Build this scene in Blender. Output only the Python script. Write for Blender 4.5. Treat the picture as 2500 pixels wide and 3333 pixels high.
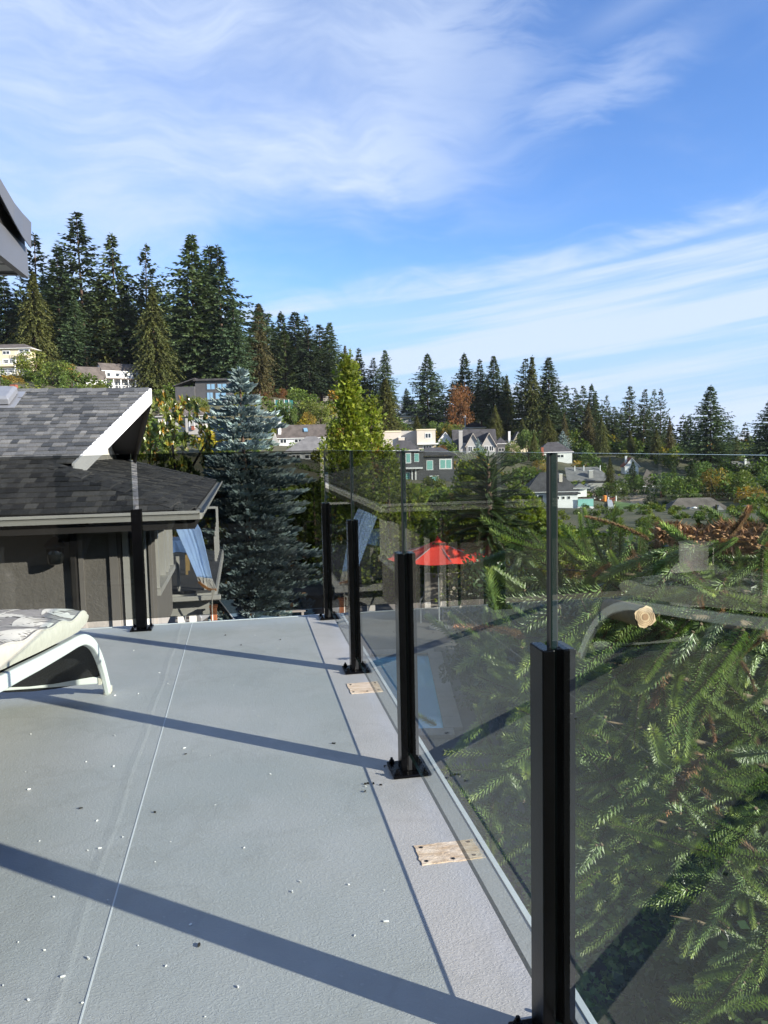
import bpy, math, random
from mathutils import Vector, Matrix, noise as mnoise
R = math.radians
scene = bpy.context.scene
for o in list(bpy.data.objects):
    bpy.data.objects.remove(o)

# ---------------------------------------------------------------- camera
F_PX, CX, CY, EYE = 2500.0, 1250.0, 1666.5, 1.092
PITCH = math.atan((CY - 1452.0) / F_PX)
ROLL = R(1.2)
cam_data = bpy.data.cameras.new('camera')
cam = bpy.data.objects.new('camera', cam_data)
scene.collection.objects.link(cam)
cam_data.sensor_fit = 'VERTICAL'
cam_data.sensor_height = 36.0
cam_data.lens = F_PX / 3333.0 * 36.0
cam_data.clip_start = 0.02
cam_data.clip_end = 20000.0
cam.matrix_world = (Matrix.Translation((0, 0, EYE)) @ Matrix.Rotation(R(90) - PITCH, 4, 'X')
                    @ Matrix.Rotation(-ROLL, 4, 'Z'))
scene.camera = cam

# ---------------------------------------------------------------- sun and sky
SUN_EL = R(20.0)
SUN_H = Vector((0.885, -0.465, 0)).normalized()
sun_dir = (SUN_H * math.cos(SUN_EL) + Vector((0, 0, math.sin(SUN_EL)))).normalized()
sd = bpy.data.lights.new('sun', 'SUN')
sd.energy = 5.0
sd.angle = R(0.5)
sd.color = (1.0, 0.93, 0.82)
sun = bpy.data.objects.new('sun', sd)
scene.collection.objects.link(sun)
sun.location = (20, -10, 20)
sun.rotation_euler = sun_dir.to_track_quat('Z', 'Y').to_euler()

world = bpy.data.worlds.new('World')
scene.world = world
world.use_nodes = True
SKY_STRENGTH = 0.085
scene.view_settings.view_transform = 'Standard'
scene.view_settings.look = 'None'
scene.view_settings.gamma = 1.0
scene.view_settings.use_curve_mapping = False
scene.view_settings.exposure = 1.1
scene.cycles.max_bounces = 10
scene.cycles.diffuse_bounces = 3
scene.cycles.glossy_bounces = 4
scene.cycles.transparent_max_bounces = 24
scene.cycles.transmission_bounces = 4
scene.cycles.sample_clamp_indirect = 6.0
scene.cycles.caustics_reflective = False
scene.cycles.caustics_refractive = False


class NT:
    """small node-tree helper"""
    def __init__(self, tree):
        self.t = tree
        self.n = tree.nodes
        self.l = tree.links

    def new(self, kind, **kw):
        n = self.n.new(kind)
        for k, v in kw.items():
            setattr(n, k, v)
        return n

    def val(self, sock, v):
        if hasattr(v, 'links'):
            self.l.new(v, sock)
        else:
            sock.default_value = v

    def math(self, op, a, b=0.0, c=0.0, clamp=False):
        n = self.new('ShaderNodeMath', operation=op, use_clamp=clamp)
        self.val(n.inputs[0], a)
        self.val(n.inputs[1], b)
        self.val(n.inputs[2], c)
        return n.outputs[0]

    def smooth(self, x, lo, hi, a=0.0, b=1.0):
        n = self.new('ShaderNodeMapRange', interpolation_type='SMOOTHSTEP')
        self.val(n.inputs[0], x)
        for i, v in ((1, lo), (2, hi), (3, a), (4, b)):
            self.val(n.inputs[i], v)
        return n.outputs[0]

    def noise(self, vec, scale, detail=4.0, rough=0.5, dist=0.0, w=None):
        n = self.new('ShaderNodeTexNoise')
        if vec is not None:
            self.l.new(vec, n.inputs['Vector'])
        n.inputs['Scale'].default_value = scale
        n.inputs['Detail'].default_value = detail
        n.inputs['Roughness'].default_value = rough
        n.inputs['Distortion'].default_value = dist
        return n.outputs[0]

    def mapping(self, vec, scale=(1, 1, 1), rot=(0, 0, 0), loc=(0, 0, 0)):
        n = self.new('ShaderNodeMapping')
        self.l.new(vec, n.inputs[0])
        n.inputs['Location'].default_value = loc
        n.inputs['Rotation'].default_value = rot
        n.inputs['Scale'].default_value = scale
        return n.outputs[0]

    def mix(self, fac, a, b, blend='MIX'):
        n = self.new('ShaderNodeMix', data_type='RGBA', blend_type=blend)
        self.val(n.inputs[0], fac)
        self.val(n.inputs[6], a)
        self.val(n.inputs[7], b)
        return n.outputs[2]


def build_sky():
    w = NT(world.node_tree)
    w.n.clear()
    out = w.new('ShaderNodeOutputWorld')
    bg = w.new('ShaderNodeBackground')
    bg.inputs[1].default_value = SKY_STRENGTH
    w.l.new(bg.outputs[0], out.inputs[0])
    sky = w.new('ShaderNodeTexSky', sky_type='NISHITA')
    sky.sun_disc = False
    sky.sun_elevation = SUN_EL
    sky.sun_rotation = math.atan2(SUN_H.x, SUN_H.y)
    sky.altitude = 200.0
    sky.air_density = 1.0
    sky.dust_density = 0.0
    sky.ozone_density = 2.0
    tc = w.new('ShaderNodeTexCoord')
    sep = w.new('ShaderNodeSeparateXYZ')
    w.l.new(tc.outputs['Generated'], sep.inputs[0])
    x, y, z = sep.outputs
    DEG = 57.29578
    az = w.math('MULTIPLY', w.math('ARCTAN2', x, y), DEG)
    azc = w.math('MINIMUM', w.math('MAXIMUM', az, -60.0), 60.0)
    el = w.math('MULTIPLY', w.math('ARCSINE', z), DEG)
    # cirrus: fibres in the air's own direction coordinates, bent by a slow warp
    cmb = w.new('ShaderNodeCombineXYZ')
    w.l.new(w.math('MULTIPLY', az, 0.1), cmb.inputs[0]); w.l.new(w.math('MULTIPLY', el, 0.1), cmb.inputs[1])
    Q = cmb.outputs[0]
    wn = w.new('ShaderNodeTexNoise')
    w.l.new(Q, wn.inputs['Vector'])
    wn.inputs['Scale'].default_value = 0.8
    wn.inputs['Detail'].default_value = 2.0
    ofs = w.new('ShaderNodeVectorMath', operation='SUBTRACT')
    w.l.new(wn.outputs['Color'], ofs.inputs[0]); ofs.inputs[1].default_value = (0.5, 0.5, 0.5)
    wa = w.new('ShaderNodeVectorMath', operation='MULTIPLY_ADD')
    w.l.new(ofs.outputs[0], wa.inputs[0]); wa.inputs[1].default_value = (0.85, 0.85, 0.0); w.l.new(Q, wa.inputs[2])
    QW = wa.outputs[0]
    fib = w.noise(w.mapping(QW, (0.55, 1.7, 1), rot=(0, 0, R(-24)), loc=(1.3, 0.4, 0)), 1.25, 7, 0.58)
    fine = w.noise(w.mapping(QW, (0.8, 3.4, 1), rot=(0, 0, R(-30)), loc=(7.3, 2.4, 0)), 2.2, 6, 0.62)
    broad = w.noise(w.mapping(Q, (0.5, 0.9, 1), rot=(0, 0, R(-20)), loc=(5.7, 9.1, 0)), 0.9, 2, 0.5)
    # big veil on the left and overhead
    dA = w.math('SUBTRACT', el, w.math('MULTIPLY_ADD', azc, 0.30, 15.2))
    dA = w.math('ADD', dA, w.math('MULTIPLY', w.math('SUBTRACT', fib, 0.5), 15.0))
    mA = w.smooth(dA, -2.8, 6.0)
    eA = w.math('ADD', azc, w.math('MULTIPLY', w.math('SUBTRACT', fine, 0.5), 16.0))
    eA = w.math('ADD', eA, w.math('MULTIPLY', w.math('SUBTRACT', fib, 0.5), 22.0))
    mA = w.math('MULTIPLY', mA, w.smooth(eA, 17.0, 3.0))
    mA = w.math('MULTIPLY', mA, w.smooth(broad, 0.25, 0.62, 0.66, 1.0))
    mA = w.math('MULTIPLY', mA, w.smooth(fib, 0.3, 0.68, 0.6, 1.0))
    mA = w.math('MULTIPLY', mA, w.smooth(fine, 0.3, 0.7, 0.72, 1.0))
    # streaky band towards the horizon
    dB = w.math('SUBTRACT', w.math('MULTIPLY_ADD', azc, 0.12, 12.0), el)
    dB = w.math('ADD', dB, w.math('MULTIPLY', w.math('SUBTRACT', fine, 0.5), 4.0))
    mB = w.smooth(dB, -0.9, 2.2)
    bandv = w.new('ShaderNodeCombineXYZ')
    w.l.new(w.math('MULTIPLY', azc, 0.02), bandv.inputs[0])
    w.l.new(w.math('SUBTRACT', el, w.math('MULTIPLY', azc, 0.13)), bandv.inputs[1])
    bands = w.noise(w.mapping(bandv.outputs[0], (1.0, 0.40, 1), loc=(4.6, 3.25, 0)), 1.0, 5, 0.55)
    mB = w.math('MULTIPLY', mB, w.smooth(bands, 0.40, 0.56, 0.22, 1.0))
    # two separate wisps on the right
    dC = w.math('ABSOLUTE', w.math('SUBTRACT', el, w.math('MULTIPLY_ADD', azc, 0.26, 18.9)))
    dC = w.math('ADD', dC, w.math('MULTIPLY', w.math('SUBTRACT', fine, 0.5), 4.4))
    mC = w.math('MULTIPLY', w.smooth(dC, 2.4, -0.4), w.math('MULTIPLY', w.smooth(azc, 7.0, 13.0), w.smooth(azc, 25.0, 17.0)))
    dD = w.math('ABSOLUTE', w.math('SUBTRACT', el, w.math('MULTIPLY_ADD', azc, 0.30, 21.6)))
    dD = w.math('ADD', dD, w.math('MULTIPLY', w.math('SUBTRACT', fib, 0.5), 4.0))
    mD = w.math('MULTIPLY', w.smooth(dD, 1.9, -0.2), w.math('MULTIPLY', w.smooth(azc, 12.0, 18.0), w.smooth(azc, 34.0, 24.0)))
    m = w.math('MAXIMUM', w.math('MAXIMUM', mA, mB), w.math('MAXIMUM', w.math('MULTIPLY', mC, 0.5), w.math('MULTIPLY', mD, 0.28)))
    thin = w.math('MULTIPLY', w.smooth(fib, 0.45, 0.8), 0.12)
    m = w.math('MULTIPLY', w.math('ADD', m, thin, clamp=True), 0.88)
    skc = w.mix(1.0, sky.outputs[0], (SKY_TINT[0], SKY_TINT[1], SKY_TINT[2], 1), 'MULTIPLY')
    # the air near the horizon is milky blue all the way round
    skc = w.mix(w.smooth(el, 15.0, 2.5, 0.0, 0.92), skc, (HAZE_C[0], HAZE_C[1], HAZE_C[2], 1))
    col = w.mix(m, skc, (CLOUD[0], CLOUD[1], CLOUD[2], 1))
    w.l.new(col, bg.inputs[0])
    world.cycles.sampling_method = 'MANUAL'
    world.cycles.sample_map_resolution = 256


HAZE_C = (2.3, 3.7, 5.5)
SKY_TINT = (0.72, 0.98, 1.42)
CLOUD = (4.0, 4.7, 6.0)
build_sky()

# ---------------------------------------------------------------- projection helpers (pixel of the photo + real distance -> place)
_c, _s = math.cos(ROLL), math.sin(ROLL)


def ray(u, v):
    x = (u - CX) / F_PX
    y = -(v - CY) / F_PX
    x, y = _c * x + _s * y, -_s * x + _c * y
    return Vector((x, math.cos(PITCH) + y * math.sin(PITCH), -math.sin(PITCH) + y * math.cos(PITCH)))


def at(u, v, d):
    r = ray(u, v)
    return Vector((0, 0, EYE)) + r * (d / r.y)


def gz(u, v, z=0.0):
    r = ray(u, v)
    return Vector((0, 0, EYE)) + r * ((z - EYE) / r.z)


def proj(p):
    p = Vector(p) - Vector((0, 0, EYE))
    fw = p.y * math.cos(PITCH) - p.z * math.sin(PITCH)
    y = (p.y * math.sin(PITCH) + p.z * math.cos(PITCH)) / fw
    x = p.x / fw
    x, y = _c * x - _s * y, _s * x + _c * y
    return CX + x * F_PX, CY - y * F_PX


# ---------------------------------------------------------------- materials
MATS = {}


def mat(name, col, rough=0.6, metal=0.0, var=0.0, vscale=3.0, bump=0.0, bscale=40.0, spec=0.5, attr=False,
        objvar=0.0, stretch=(1, 1, 1), col2=None, sub=0.0, coat=0.0, detail=4.0):
    m = bpy.data.materials.new(name)
    m.use_nodes = True
    t = NT(m.node_tree)
    b = m.node_tree.nodes['Principled BSDF']
    b.inputs['Roughness'].default_value = rough
    b.inputs['Metallic'].default_value = metal
    b.inputs['Specular IOR Level'].default_value = spec
    if coat:
        b.inputs['Coat Weight'].default_value = coat
        b.inputs['Coat Roughness'].default_value = 0.1
    c = (col[0], col[1], col[2], 1)
    tc = t.new('ShaderNodeTexCoord')
    vec = tc.outputs['Object']
    if stretch != (1, 1, 1):
        vec = t.mapping(vec, stretch)
    sock = None
    if var or col2:
        nz = t.noise(vec, vscale, detail, 0.6)
        f = t.smooth(nz, 0.3, 0.7)
        a2 = col2 if col2 else tuple(min(1, k * (1 + var)) for k in col)
        a1 = col if col2 else tuple(k * (1 - var) for k in col)
        sock = t.mix(f, (a1[0], a1[1], a1[2], 1), (a2[0], a2[1], a2[2], 1))
    if attr:
        at_ = t.new('ShaderNodeAttribute', attribute_name='tone')
        sock = t.mix(1.0, sock if sock else c, at_.outputs['Color'], 'MULTIPLY')
    if objvar:
        oi = t.new('ShaderNodeObjectInfo')
        k = t.math('MULTIPLY_ADD', oi.outputs['Random'], 2 * objvar, 1 - objvar)
        cb = t.new('ShaderNodeCombineColor')
        for i in range(3):
            t.l.new(k, cb.inputs[i])
        sock = t.mix(1.0, sock if sock else c, cb.outputs[0], 'MULTIPLY')
    if sock:
        t.l.new(sock, b.inputs['Base Color'])
    else:
        b.inputs['Base Color'].default_value = c
    if bump:
        bn = t.new('ShaderNodeBump')
        bn.inputs['Strength'].default_value = bump
        bn.inputs['Distance'].default_value = 0.01
        t.l.new(t.noise(vec, bscale, 5.0, 0.6), bn.inputs['Height'])
        t.l.new(bn.outputs[0], b.inputs['Normal'])
    MATS[name] = m
    return m


def leaf_mat(name, col, rough=0.55, trans=0.35, spec=0.3, objvar=0.12, warm=None, tint=(1.1, 1.15, 0.7)):
    """foliage: tone per clump, some light comes through"""
    m = bpy.data.materials.new(name)
    m.use_nodes = True
    t = NT(m.node_tree)
    b = m.node_tree.nodes['Principled BSDF']
    out = m.node_tree.nodes['Material Output']
    b.inputs['Roughness'].default_value = rough
    b.inputs['Specular IOR Level'].default_value = spec
    at_ = t.new('ShaderNodeAttribute', attribute_name='tone')
    sock = t.mix(1.0, (col[0], col[1], col[2], 1), at_.outputs['Color'], 'MULTIPLY')
    oi = t.new('ShaderNodeObjectInfo')
    k = t.math('MULTIPLY_ADD', oi.outputs['Random'], 2 * objvar, 1 - objvar)
    cb = t.new('ShaderNodeCombineColor')
    for i in range(3):
        t.l.new(k, cb.inputs[i])
    sock = t.mix(1.0, sock, cb.outputs[0], 'MULTIPLY')
    if warm:
        w2 = t.math('FRACT', t.math('MULTIPLY', oi.outputs['Random'], 7.13))
        sock = t.mix(t.math('MULTIPLY', w2, 0.6), sock, t.mix(1.0, sock, (warm[0], warm[1], warm[2], 1), 'MULTIPLY'))
    t.l.new(sock, b.inputs['Base Color'])
    tr = t.new('ShaderNodeBsdfTranslucent')
    t.l.new(t.mix(1.0, sock, (tint[0], tint[1], tint[2], 1), 'MULTIPLY'), tr.inputs[0])
    mx = t.new('ShaderNodeMixShader')
    mx.inputs[0].default_value = trans
    t.l.new(b.outputs[0], mx.inputs[1])
    t.l.new(tr.outputs[0], mx.inputs[2])
    t.l.new(mx.outputs[0], out.inputs[0])
    MATS[name] = m
    return m


def glass_mat(name, tint, ior=1.6, rough=0.0, refl=1.0, dirt=0.0):
    """thin clear sheet: tinted see-through plus Fresnel mirror on the outer faces"""
    m = bpy.data.materials.new(name)
    m.use_nodes = True
    t = NT(m.node_tree)
    t.n.clear()
    out = t.new('ShaderNodeOutputMaterial')
    tr = t.new('ShaderNodeBsdfTransparent')
    tr.inputs[0].default_value = (tint[0], tint[1], tint[2], 1)
    gl = t.new('ShaderNodeBsdfGlossy')
    gl.inputs['Roughness'].default_value = rough
    gl.inputs['Color'].default_value = (refl, refl, refl, 1)
    fr = t.new('ShaderNodeFresnel')
    fr.inputs[0].default_value = ior
    ge = t.new('ShaderNodeNewGeometry')
    slab = t.math('DIVIDE', t.math('MULTIPLY', fr.outputs[0], 2.0), t.math('ADD', fr.outputs[0], 1.0))      # both faces of the sheet
    fac = t.math('MULTIPLY', slab, t.math('SUBTRACT', 1.0, ge.outputs['Backfacing']))
    mx = t.new('ShaderNodeMixShader')
    t.l.new(fac, mx.inputs[0])
    t.l.new(tr.outputs[0], mx.inputs[1])
    t.l.new(gl.outputs[0], mx.inputs[2])
    last = mx.outputs[0]
    if dirt:
        tc = t.new('ShaderNodeTexCoord')
        d = t.noise(t.mapping(tc.outputs['Object'], (1, 1, 0.35)), 6.0, 6, 0.7)
        df = t.new('ShaderNodeBsdfDiffuse')
        df.inputs[0].default_value = (0.6, 0.62, 0.6, 1)
        m2 = t.new('ShaderNodeMixShader')
        t.l.new(t.math('MULTIPLY', t.smooth(d, 0.45, 0.8), dirt), m2.inputs[0])
        t.l.new(last, m2.inputs[1])
        t.l.new(df.outputs[0], m2.inputs[2])
        last = m2.outputs[0]
    t.l.new(last, out.inputs[0])
    MATS[name] = m
    return m


# ---------------------------------------------------------------- mesh helpers
COL = scene.collection


class MB:
    def __init__(self):
        self.v = []; self.f = []; self.m = []; self.tone = []; self.cur = 0; self.tcur = None

    def add(self, vs, fs, mi=None):
        b = len(self.v)
        self.v.extend([tuple(p) for p in vs])
        for f in fs:
            self.f.append(tuple(i + b for i in f))
            self.m.append(self.cur if mi is None else mi)
            self.tone.append(self.tcur)
        return self

    def poly(self, pts, mi=None):
        return self.add(pts, [tuple(range(len(pts)))], mi)

    def obox(self, o, ax, ay, az, mi=None):
        """box from corner o along three edge vectors (right-handed)"""
        o, ax, ay, az = Vector(o), Vector(ax), Vector(ay), Vector(az)
        vs = [o, o + ax, o + ax + ay, o + ay, o + az, o + ax + az, o + ax + ay + az, o + ay + az]
        fs = [(0, 3, 2, 1), (4, 5, 6, 7), (0, 1, 5, 4), (1, 2, 6, 5), (2, 3, 7, 6), (3, 0, 4, 7)]
        if ax.cross(ay).dot(az) < 0:
            fs = [f[::-1] for f in fs]
        return self.add(vs, fs, mi)

    def cbox(self, c, sx, sy, sz, rz=0.0, mi=None):
        c = Vector(c); ca, sa = math.cos(rz), math.sin(rz)
        ax = Vector((ca, sa, 0)) * sx; ay = Vector((-sa, ca, 0)) * sy; az = Vector((0, 0, sz))
        return self.obox(c - ax / 2 - ay / 2 - az / 2, ax, ay, az, mi)

    def bar(self, a, b, w, h, up=(0, 0, 1), mi=None):
        """rectangular bar from a to b, w across, h along up"""
        a, b = Vector(a), Vector(b); d = (b - a)
        u = Vector(up); s = d.cross(u).normalized() * w
        u = s.cross(d).normalized() * h
        return self.obox(a - s / 2 - u / 2, d, s, u, mi)

    def prism(self, pts, ext, mi=None):
        pts = [Vector(p) for p in pts]; e = Vector(ext); n = len(pts)
        vs = pts + [p + e for p in pts]
        fs = [tuple(range(n))[::-1], tuple(range(n, 2 * n))] + [(i, (i + 1) % n, n + (i + 1) % n, n + i) for i in range(n)]
        nr = Vector((0, 0, 0))
        for i in range(n):
            nr += pts[i].cross(pts[(i + 1) % n])
        if nr.dot(e) < 0:
            fs = [f[::-1] for f in fs]
        return self.add(vs, fs, mi)

    def tube(self, path, rad, n=8, caps=True, mi=None, flat=None):
        path = [Vector(p) for p in path]
        if not hasattr(rad, '__len__'):
            rad = [rad] * len(path)
        b = len(self.v); vs = []; fs = []
        prev = None
        for i, p in enumerate(path):
            d = (path[min(i + 1, len(path) - 1)] - path[max(i - 1, 0)]).normalized()
            if prev is None:
                u = d.orthogonal().normalized()
            else:
                u = (prev - d * prev.dot(d)).normalized()
            prev = u
            w = d.cross(u)
            for k in range(n):
                a = 2 * math.pi * k / n
                vs.append(p + (u * math.cos(a) + w * math.sin(a)) * rad[i])
        for i in range(len(path) - 1):
            for k in range(n):
                fs.append((i * n + k, i * n + (k + 1) % n, (i + 1) * n + (k + 1) % n, (i + 1) * n + k))
        if caps:
            fs.append(tuple(range(n))[::-1]); fs.append(tuple(range((len(path) - 1) * n, len(path) * n)))
        return self.add(vs, fs, mi)

    def rectsweep(self, path, side, w, h, mi=None):
        """flat bar swept along path; side = constant side vector; w along side, h across"""
        path = [Vector(p) for p in path]; side = Vector(side).normalized(); vs = []; fs = []
        for i, p in enumerate(path):
            d = (path[min(i + 1, len(path) - 1)] - path[max(i - 1, 0)]).normalized()
            u = side.cross(d).normalized()
            for a, c in ((-1, -1), (1, -1), (1, 1), (-1, 1)):
                vs.append(p + side * (a * w / 2) + u * (c * h / 2))
        for i in range(len(path) - 1):
            for k in range(4):
                fs.append((i * 4 + k, i * 4 + (k + 1) % 4, (i + 1) * 4 + (k + 1) % 4, (i + 1) * 4 + k))
        n = len(path) - 1
        fs.append((3, 2, 1, 0)); fs.append((n * 4, n * 4 + 1, n * 4 + 2, n * 4 + 3))
        return self.add(vs, fs, mi)

    def lathe(self, prof, c=(0, 0, 0), n=16, mi=None):
        c = Vector(c); vs = []; fs = []
        for r, z in prof:
            for k in range(n):
                a = 2 * math.pi * k / n
                vs.append(c + Vector((r * math.cos(a), r * math.sin(a), z)))
        for i in range(len(prof) - 1):
            for k in range(n):
                fs.append((i * n + k, i * n + (k + 1) % n, (i + 1) * n + (k + 1) % n, (i + 1) * n + k))
        fs.append(tuple(range(n))[::-1]); fs.append(tuple(range((len(prof) - 1) * n, len(prof) * n)))
        return self.add(vs, fs, mi)

    def mesh(self, name, mats, smooth=False):
        me = bpy.data.meshes.new(name)
        me.from_pydata(self.v, [], self.f)
        if not isinstance(mats, (list, tuple)):
            mats = [mats]
        for m in mats:
            me.materials.append(MATS[m] if isinstance(m, str) else m)
        if len(mats) > 1:
            me.polygons.foreach_set('material_index', self.m)
        if smooth:
            me.polygons.foreach_set('use_smooth', [True] * len(me.polygons))
        if any(t is not None for t in self.tone):
            at_ = me.attributes.new('tone', 'FLOAT_COLOR', 'FACE')
            d = []
            for t in self.tone:
                if t is None:
                    t = (1, 1, 1)
                elif not hasattr(t, '__len__'):
                    t = (t, t, t)
                d.extend((t[0], t[1], t[2], 1.0))
            at_.data.foreach_set('color', d)
        me.update()
        return me

    def build(self, name, mats, parent=None, smooth=False, bevel=0.0, bseg=2):
        return link(name, self.mesh(name, mats, smooth), parent, bevel, bseg)


WLOC = {}


def link(name, me, parent=None, bevel=0.0, bseg=2):
    o = bpy.data.objects.new(name, me)
    COL.objects.link(o)
    if parent is not None:
        setparent(o, parent)
    if bevel:
        b = o.modifiers.new('bevel', 'BEVEL')
        b.width = bevel; b.segments = bseg; b.limit_method = 'ANGLE'; b.angle_limit = R(35)
    return o


def setparent(o, parent):
    """parts are modelled in the place's own coordinates; keep them where they are"""
    o.parent = parent
    top = parent
    while top.parent is not None:
        top = top.parent
    if top is parent:
        o.matrix_parent_inverse = Matrix.Translation(-Vector(WLOC.get(top.name, (0, 0, 0))))


def tag(o, label=None, cat=None, group=None, kind=None):
    if label: o['label'] = label
    if cat: o['category'] = cat
    if group: o['group'] = group
    if kind: o['kind'] = kind
    return o


def thing(name, label, cat, loc=(0, 0, 0), group=None):
    o = bpy.data.objects.new(name, None)
    COL.objects.link(o)
    o.location = loc
    o.empty_display_size = 0.2
    WLOC[o.name] = tuple(loc)
    return tag(o, label, cat, group)


def local_thing(name, label, cat, loc, rz=0.0, scale=1.0, group=None):
    """an Empty whose parts are modelled round the origin"""
    o = bpy.data.objects.new(name, None)
    COL.objects.link(o)
    o.location = loc; o.rotation_euler = (0, 0, rz)
    o.scale = scale if hasattr(scale, '__len__') else (scale,) * 3
    o.empty_display_size = 0.2
    return tag(o, label, cat, group)


def child(name, me, parent):
    o = bpy.data.objects.new(name, me)
    COL.objects.link(o)
    o.parent = parent
    return o


# the deck's own frame: a = towards the camera along the side railing, b = to the left of it
P5 = Vector((-0.366, 4.86, 0))
E_A = Vector((0.1805, -0.9836, 0)).normalized()
E_B = Vector((E_A.y, -E_A.x, 0))


def D(a, b, z=0.0):
    return P5 + E_A * a + E_B * b + Vector((0, 0, z))
# ================================================================ deck
def deck_material():
    m = mat('deck_vinyl', (0.3, 0.31, 0.325), rough=0.5, spec=0.35)
    t = NT(m.node_tree)
    b = m.node_tree.nodes['Principled BSDF']
    tc = t.new('ShaderNodeTexCoord')
    o = tc.outputs['Object']
    big = t.noise(o, 0.9, 3, 0.6)
    med = t.noise(o, 5.0, 5, 0.65)
    c = t.mix(t.smooth(big, 0.32, 0.7), (0.31, 0.325, 0.318, 1), (0.395, 0.393, 0.386, 1))
    c = t.mix(t.math('MULTIPLY', t.smooth(med, 0.4, 0.75), 0.25), c, (0.29, 0.29, 0.275, 1))
    # scuffs and dried drips, pale and brownish
    sc = t.noise(t.mapping(o, (3, 26, 1), rot=(0, 0, R(35))), 1.6, 4, 0.72, 0.0)
    c = t.mix(t.math('MULTIPLY', t.smooth(sc, 0.68, 0.84), 0.22), c, (0.5, 0.5, 0.48, 1))
    st = t.noise(t.mapping(o, (1, 1, 1), loc=(4, 7, 0)), 2.6, 4, 0.7)
    c = t.mix(t.math('MULTIPLY', t.smooth(st, 0.62, 0.8), 0.4), c, (0.25, 0.235, 0.2, 1))
    sp = t.noise(o, 70.0, 0, 0.5)
    c = t.mix(t.math('MULTIPLY', t.smooth(sp, 0.76, 0.82), 0.2), c, (0.6, 0.6, 0.58, 1))
    wt = t.noise(t.mapping(o, (1, 1, 1), loc=(11, 3, 0)), 1.7, 4, 0.6)      # tide marks of dried puddles
    ring = t.math('MULTIPLY', t.smooth(wt, 0.52, 0.545), t.smooth(wt, 0.585, 0.55))
    c = t.mix(t.math('MULTIPLY', ring, 0.16), c, (0.23, 0.23, 0.215, 1))
    t.l.new(c, b.inputs['Base Color'])
    t.l.new(t.smooth(med, 0.3, 0.75, 0.42, 0.62), b.inputs['Roughness'])
    w = t.noise(t.mapping(o, (1.0, 1.7, 1.0), rot=(0, 0, 0.5)), 75.0, 2.0, 0.55, 1.6)
    h = t.smooth(w, 0.4, 0.62)
    h = t.math('ADD', h, t.math('MULTIPLY', med, 1.4))
    bn = t.new('ShaderNodeBump')
    bn.inputs['Strength'].default_value = 0.32
    bn.inputs['Distance'].default_value = 0.0016
    t.l.new(h, bn.inputs['Height'])
    t.l.new(bn.outputs[0], b.inputs['Normal'])


deck_material()
mat('deck_trim', (0.62, 0.66, 0.66), 0.4, var=0.08, vscale=5)
mat('seam_line', (0.55, 0.57, 0.57), 0.5)
mat('white_fascia', (0.74, 0.73, 0.70), 0.5, var=0.06, vscale=2)
mat('black_metal', (0.0022, 0.0022, 0.0026), 0.22, var=0.25, vscale=9, bump=0.03, bscale=120, spec=0.13)
mat('black_rubber', (0.01, 0.011, 0.012), 0.5)
mat('steel', (0.45, 0.45, 0.45), 0.35, 0.9)
mat('osb', (0.46, 0.34, 0.22), 0.85, col2=(0.66, 0.57, 0.45), vscale=16, bump=0.5, bscale=60, stretch=(1, 3, 1))
mat('plaster', (0.78, 0.77, 0.74), 0.8, var=0.08, vscale=30, objvar=0.12)
glass_mat('clear_glass', (0.915, 0.955, 0.935), ior=1.47, refl=0.6, dirt=0.015)
glass_mat('grey_glass', (0.475, 0.485, 0.48), ior=1.33, refl=0.4)
mat('glass_edge', (0.006, 0.016, 0.014), 0.35, spec=0.2)
mat('glass_rim', (0.42, 0.55, 0.54), 0.2, spec=0.6)
mat('glass_edge_dark', (0.02, 0.035, 0.032), 0.2, spec=0.5)

EDGE = -0.09
mb = MB()
mb.prism([D(-0.1, EDGE, -0.3), D(9, EDGE, -0.3), D(9, 5.5, -0.3), D(-0.1, 5.5, -0.3)], (0, 0, 0.3))
deck = tag(mb.build('deck_floor', 'deck_vinyl'), kind='structure')
mb = MB()      # pale metal flashing on the outer edges
mb.obox(D(-0.1, EDGE + 0.002, -0.062), E_A * 9, E_B * -0.014, (0, 0, 0.0645))
mb.obox(D(-0.098, EDGE, -0.062), E_B * 5.6, E_A * -0.014, (0, 0, 0.0645))
mb.build('edge_flashing', 'deck_trim', deck)
mb = MB()
mb.obox(D(-0.1, EDGE + 0.001, -0.34), E_A * 9, E_B * -0.006, (0, 0, 0.275))
mb.build('fascia_board', 'white_fascia', deck)
mb = MB()
mb.obox(D(-0.09, 0.86, -0.001), E_A * 8.5, E_B * 0.0035, (0, 0, 0.0022))
mb.build('seam', 'seam_line', deck)
mb = MB()      # the sheet's hidden joint telegraphs as a low rounded ridge beside the seam
for k in range(60):
    a0, a1 = k * 0.1 - 0.09, k * 0.1 + 0.012
    w0 = 0.925 + 0.004 * math.sin(k * 0.9)
    w1 = 0.925 + 0.004 * math.sin((k + 1) * 0.9)
    mb.add([D(a0, w0 - 0.014, 0.0002), D(a1, w1 - 0.014, 0.0002), D(a1, w1 - 0.002, 0.0009), D(a0, w0 - 0.002, 0.0009),
            D(a1, w1 + 0.02, 0.0002), D(a0, w0 + 0.02, 0.0002)], [(0, 1, 2, 3), (3, 2, 4, 5)])
mb.build('joint_ridge', 'deck_vinyl', deck)
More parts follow.
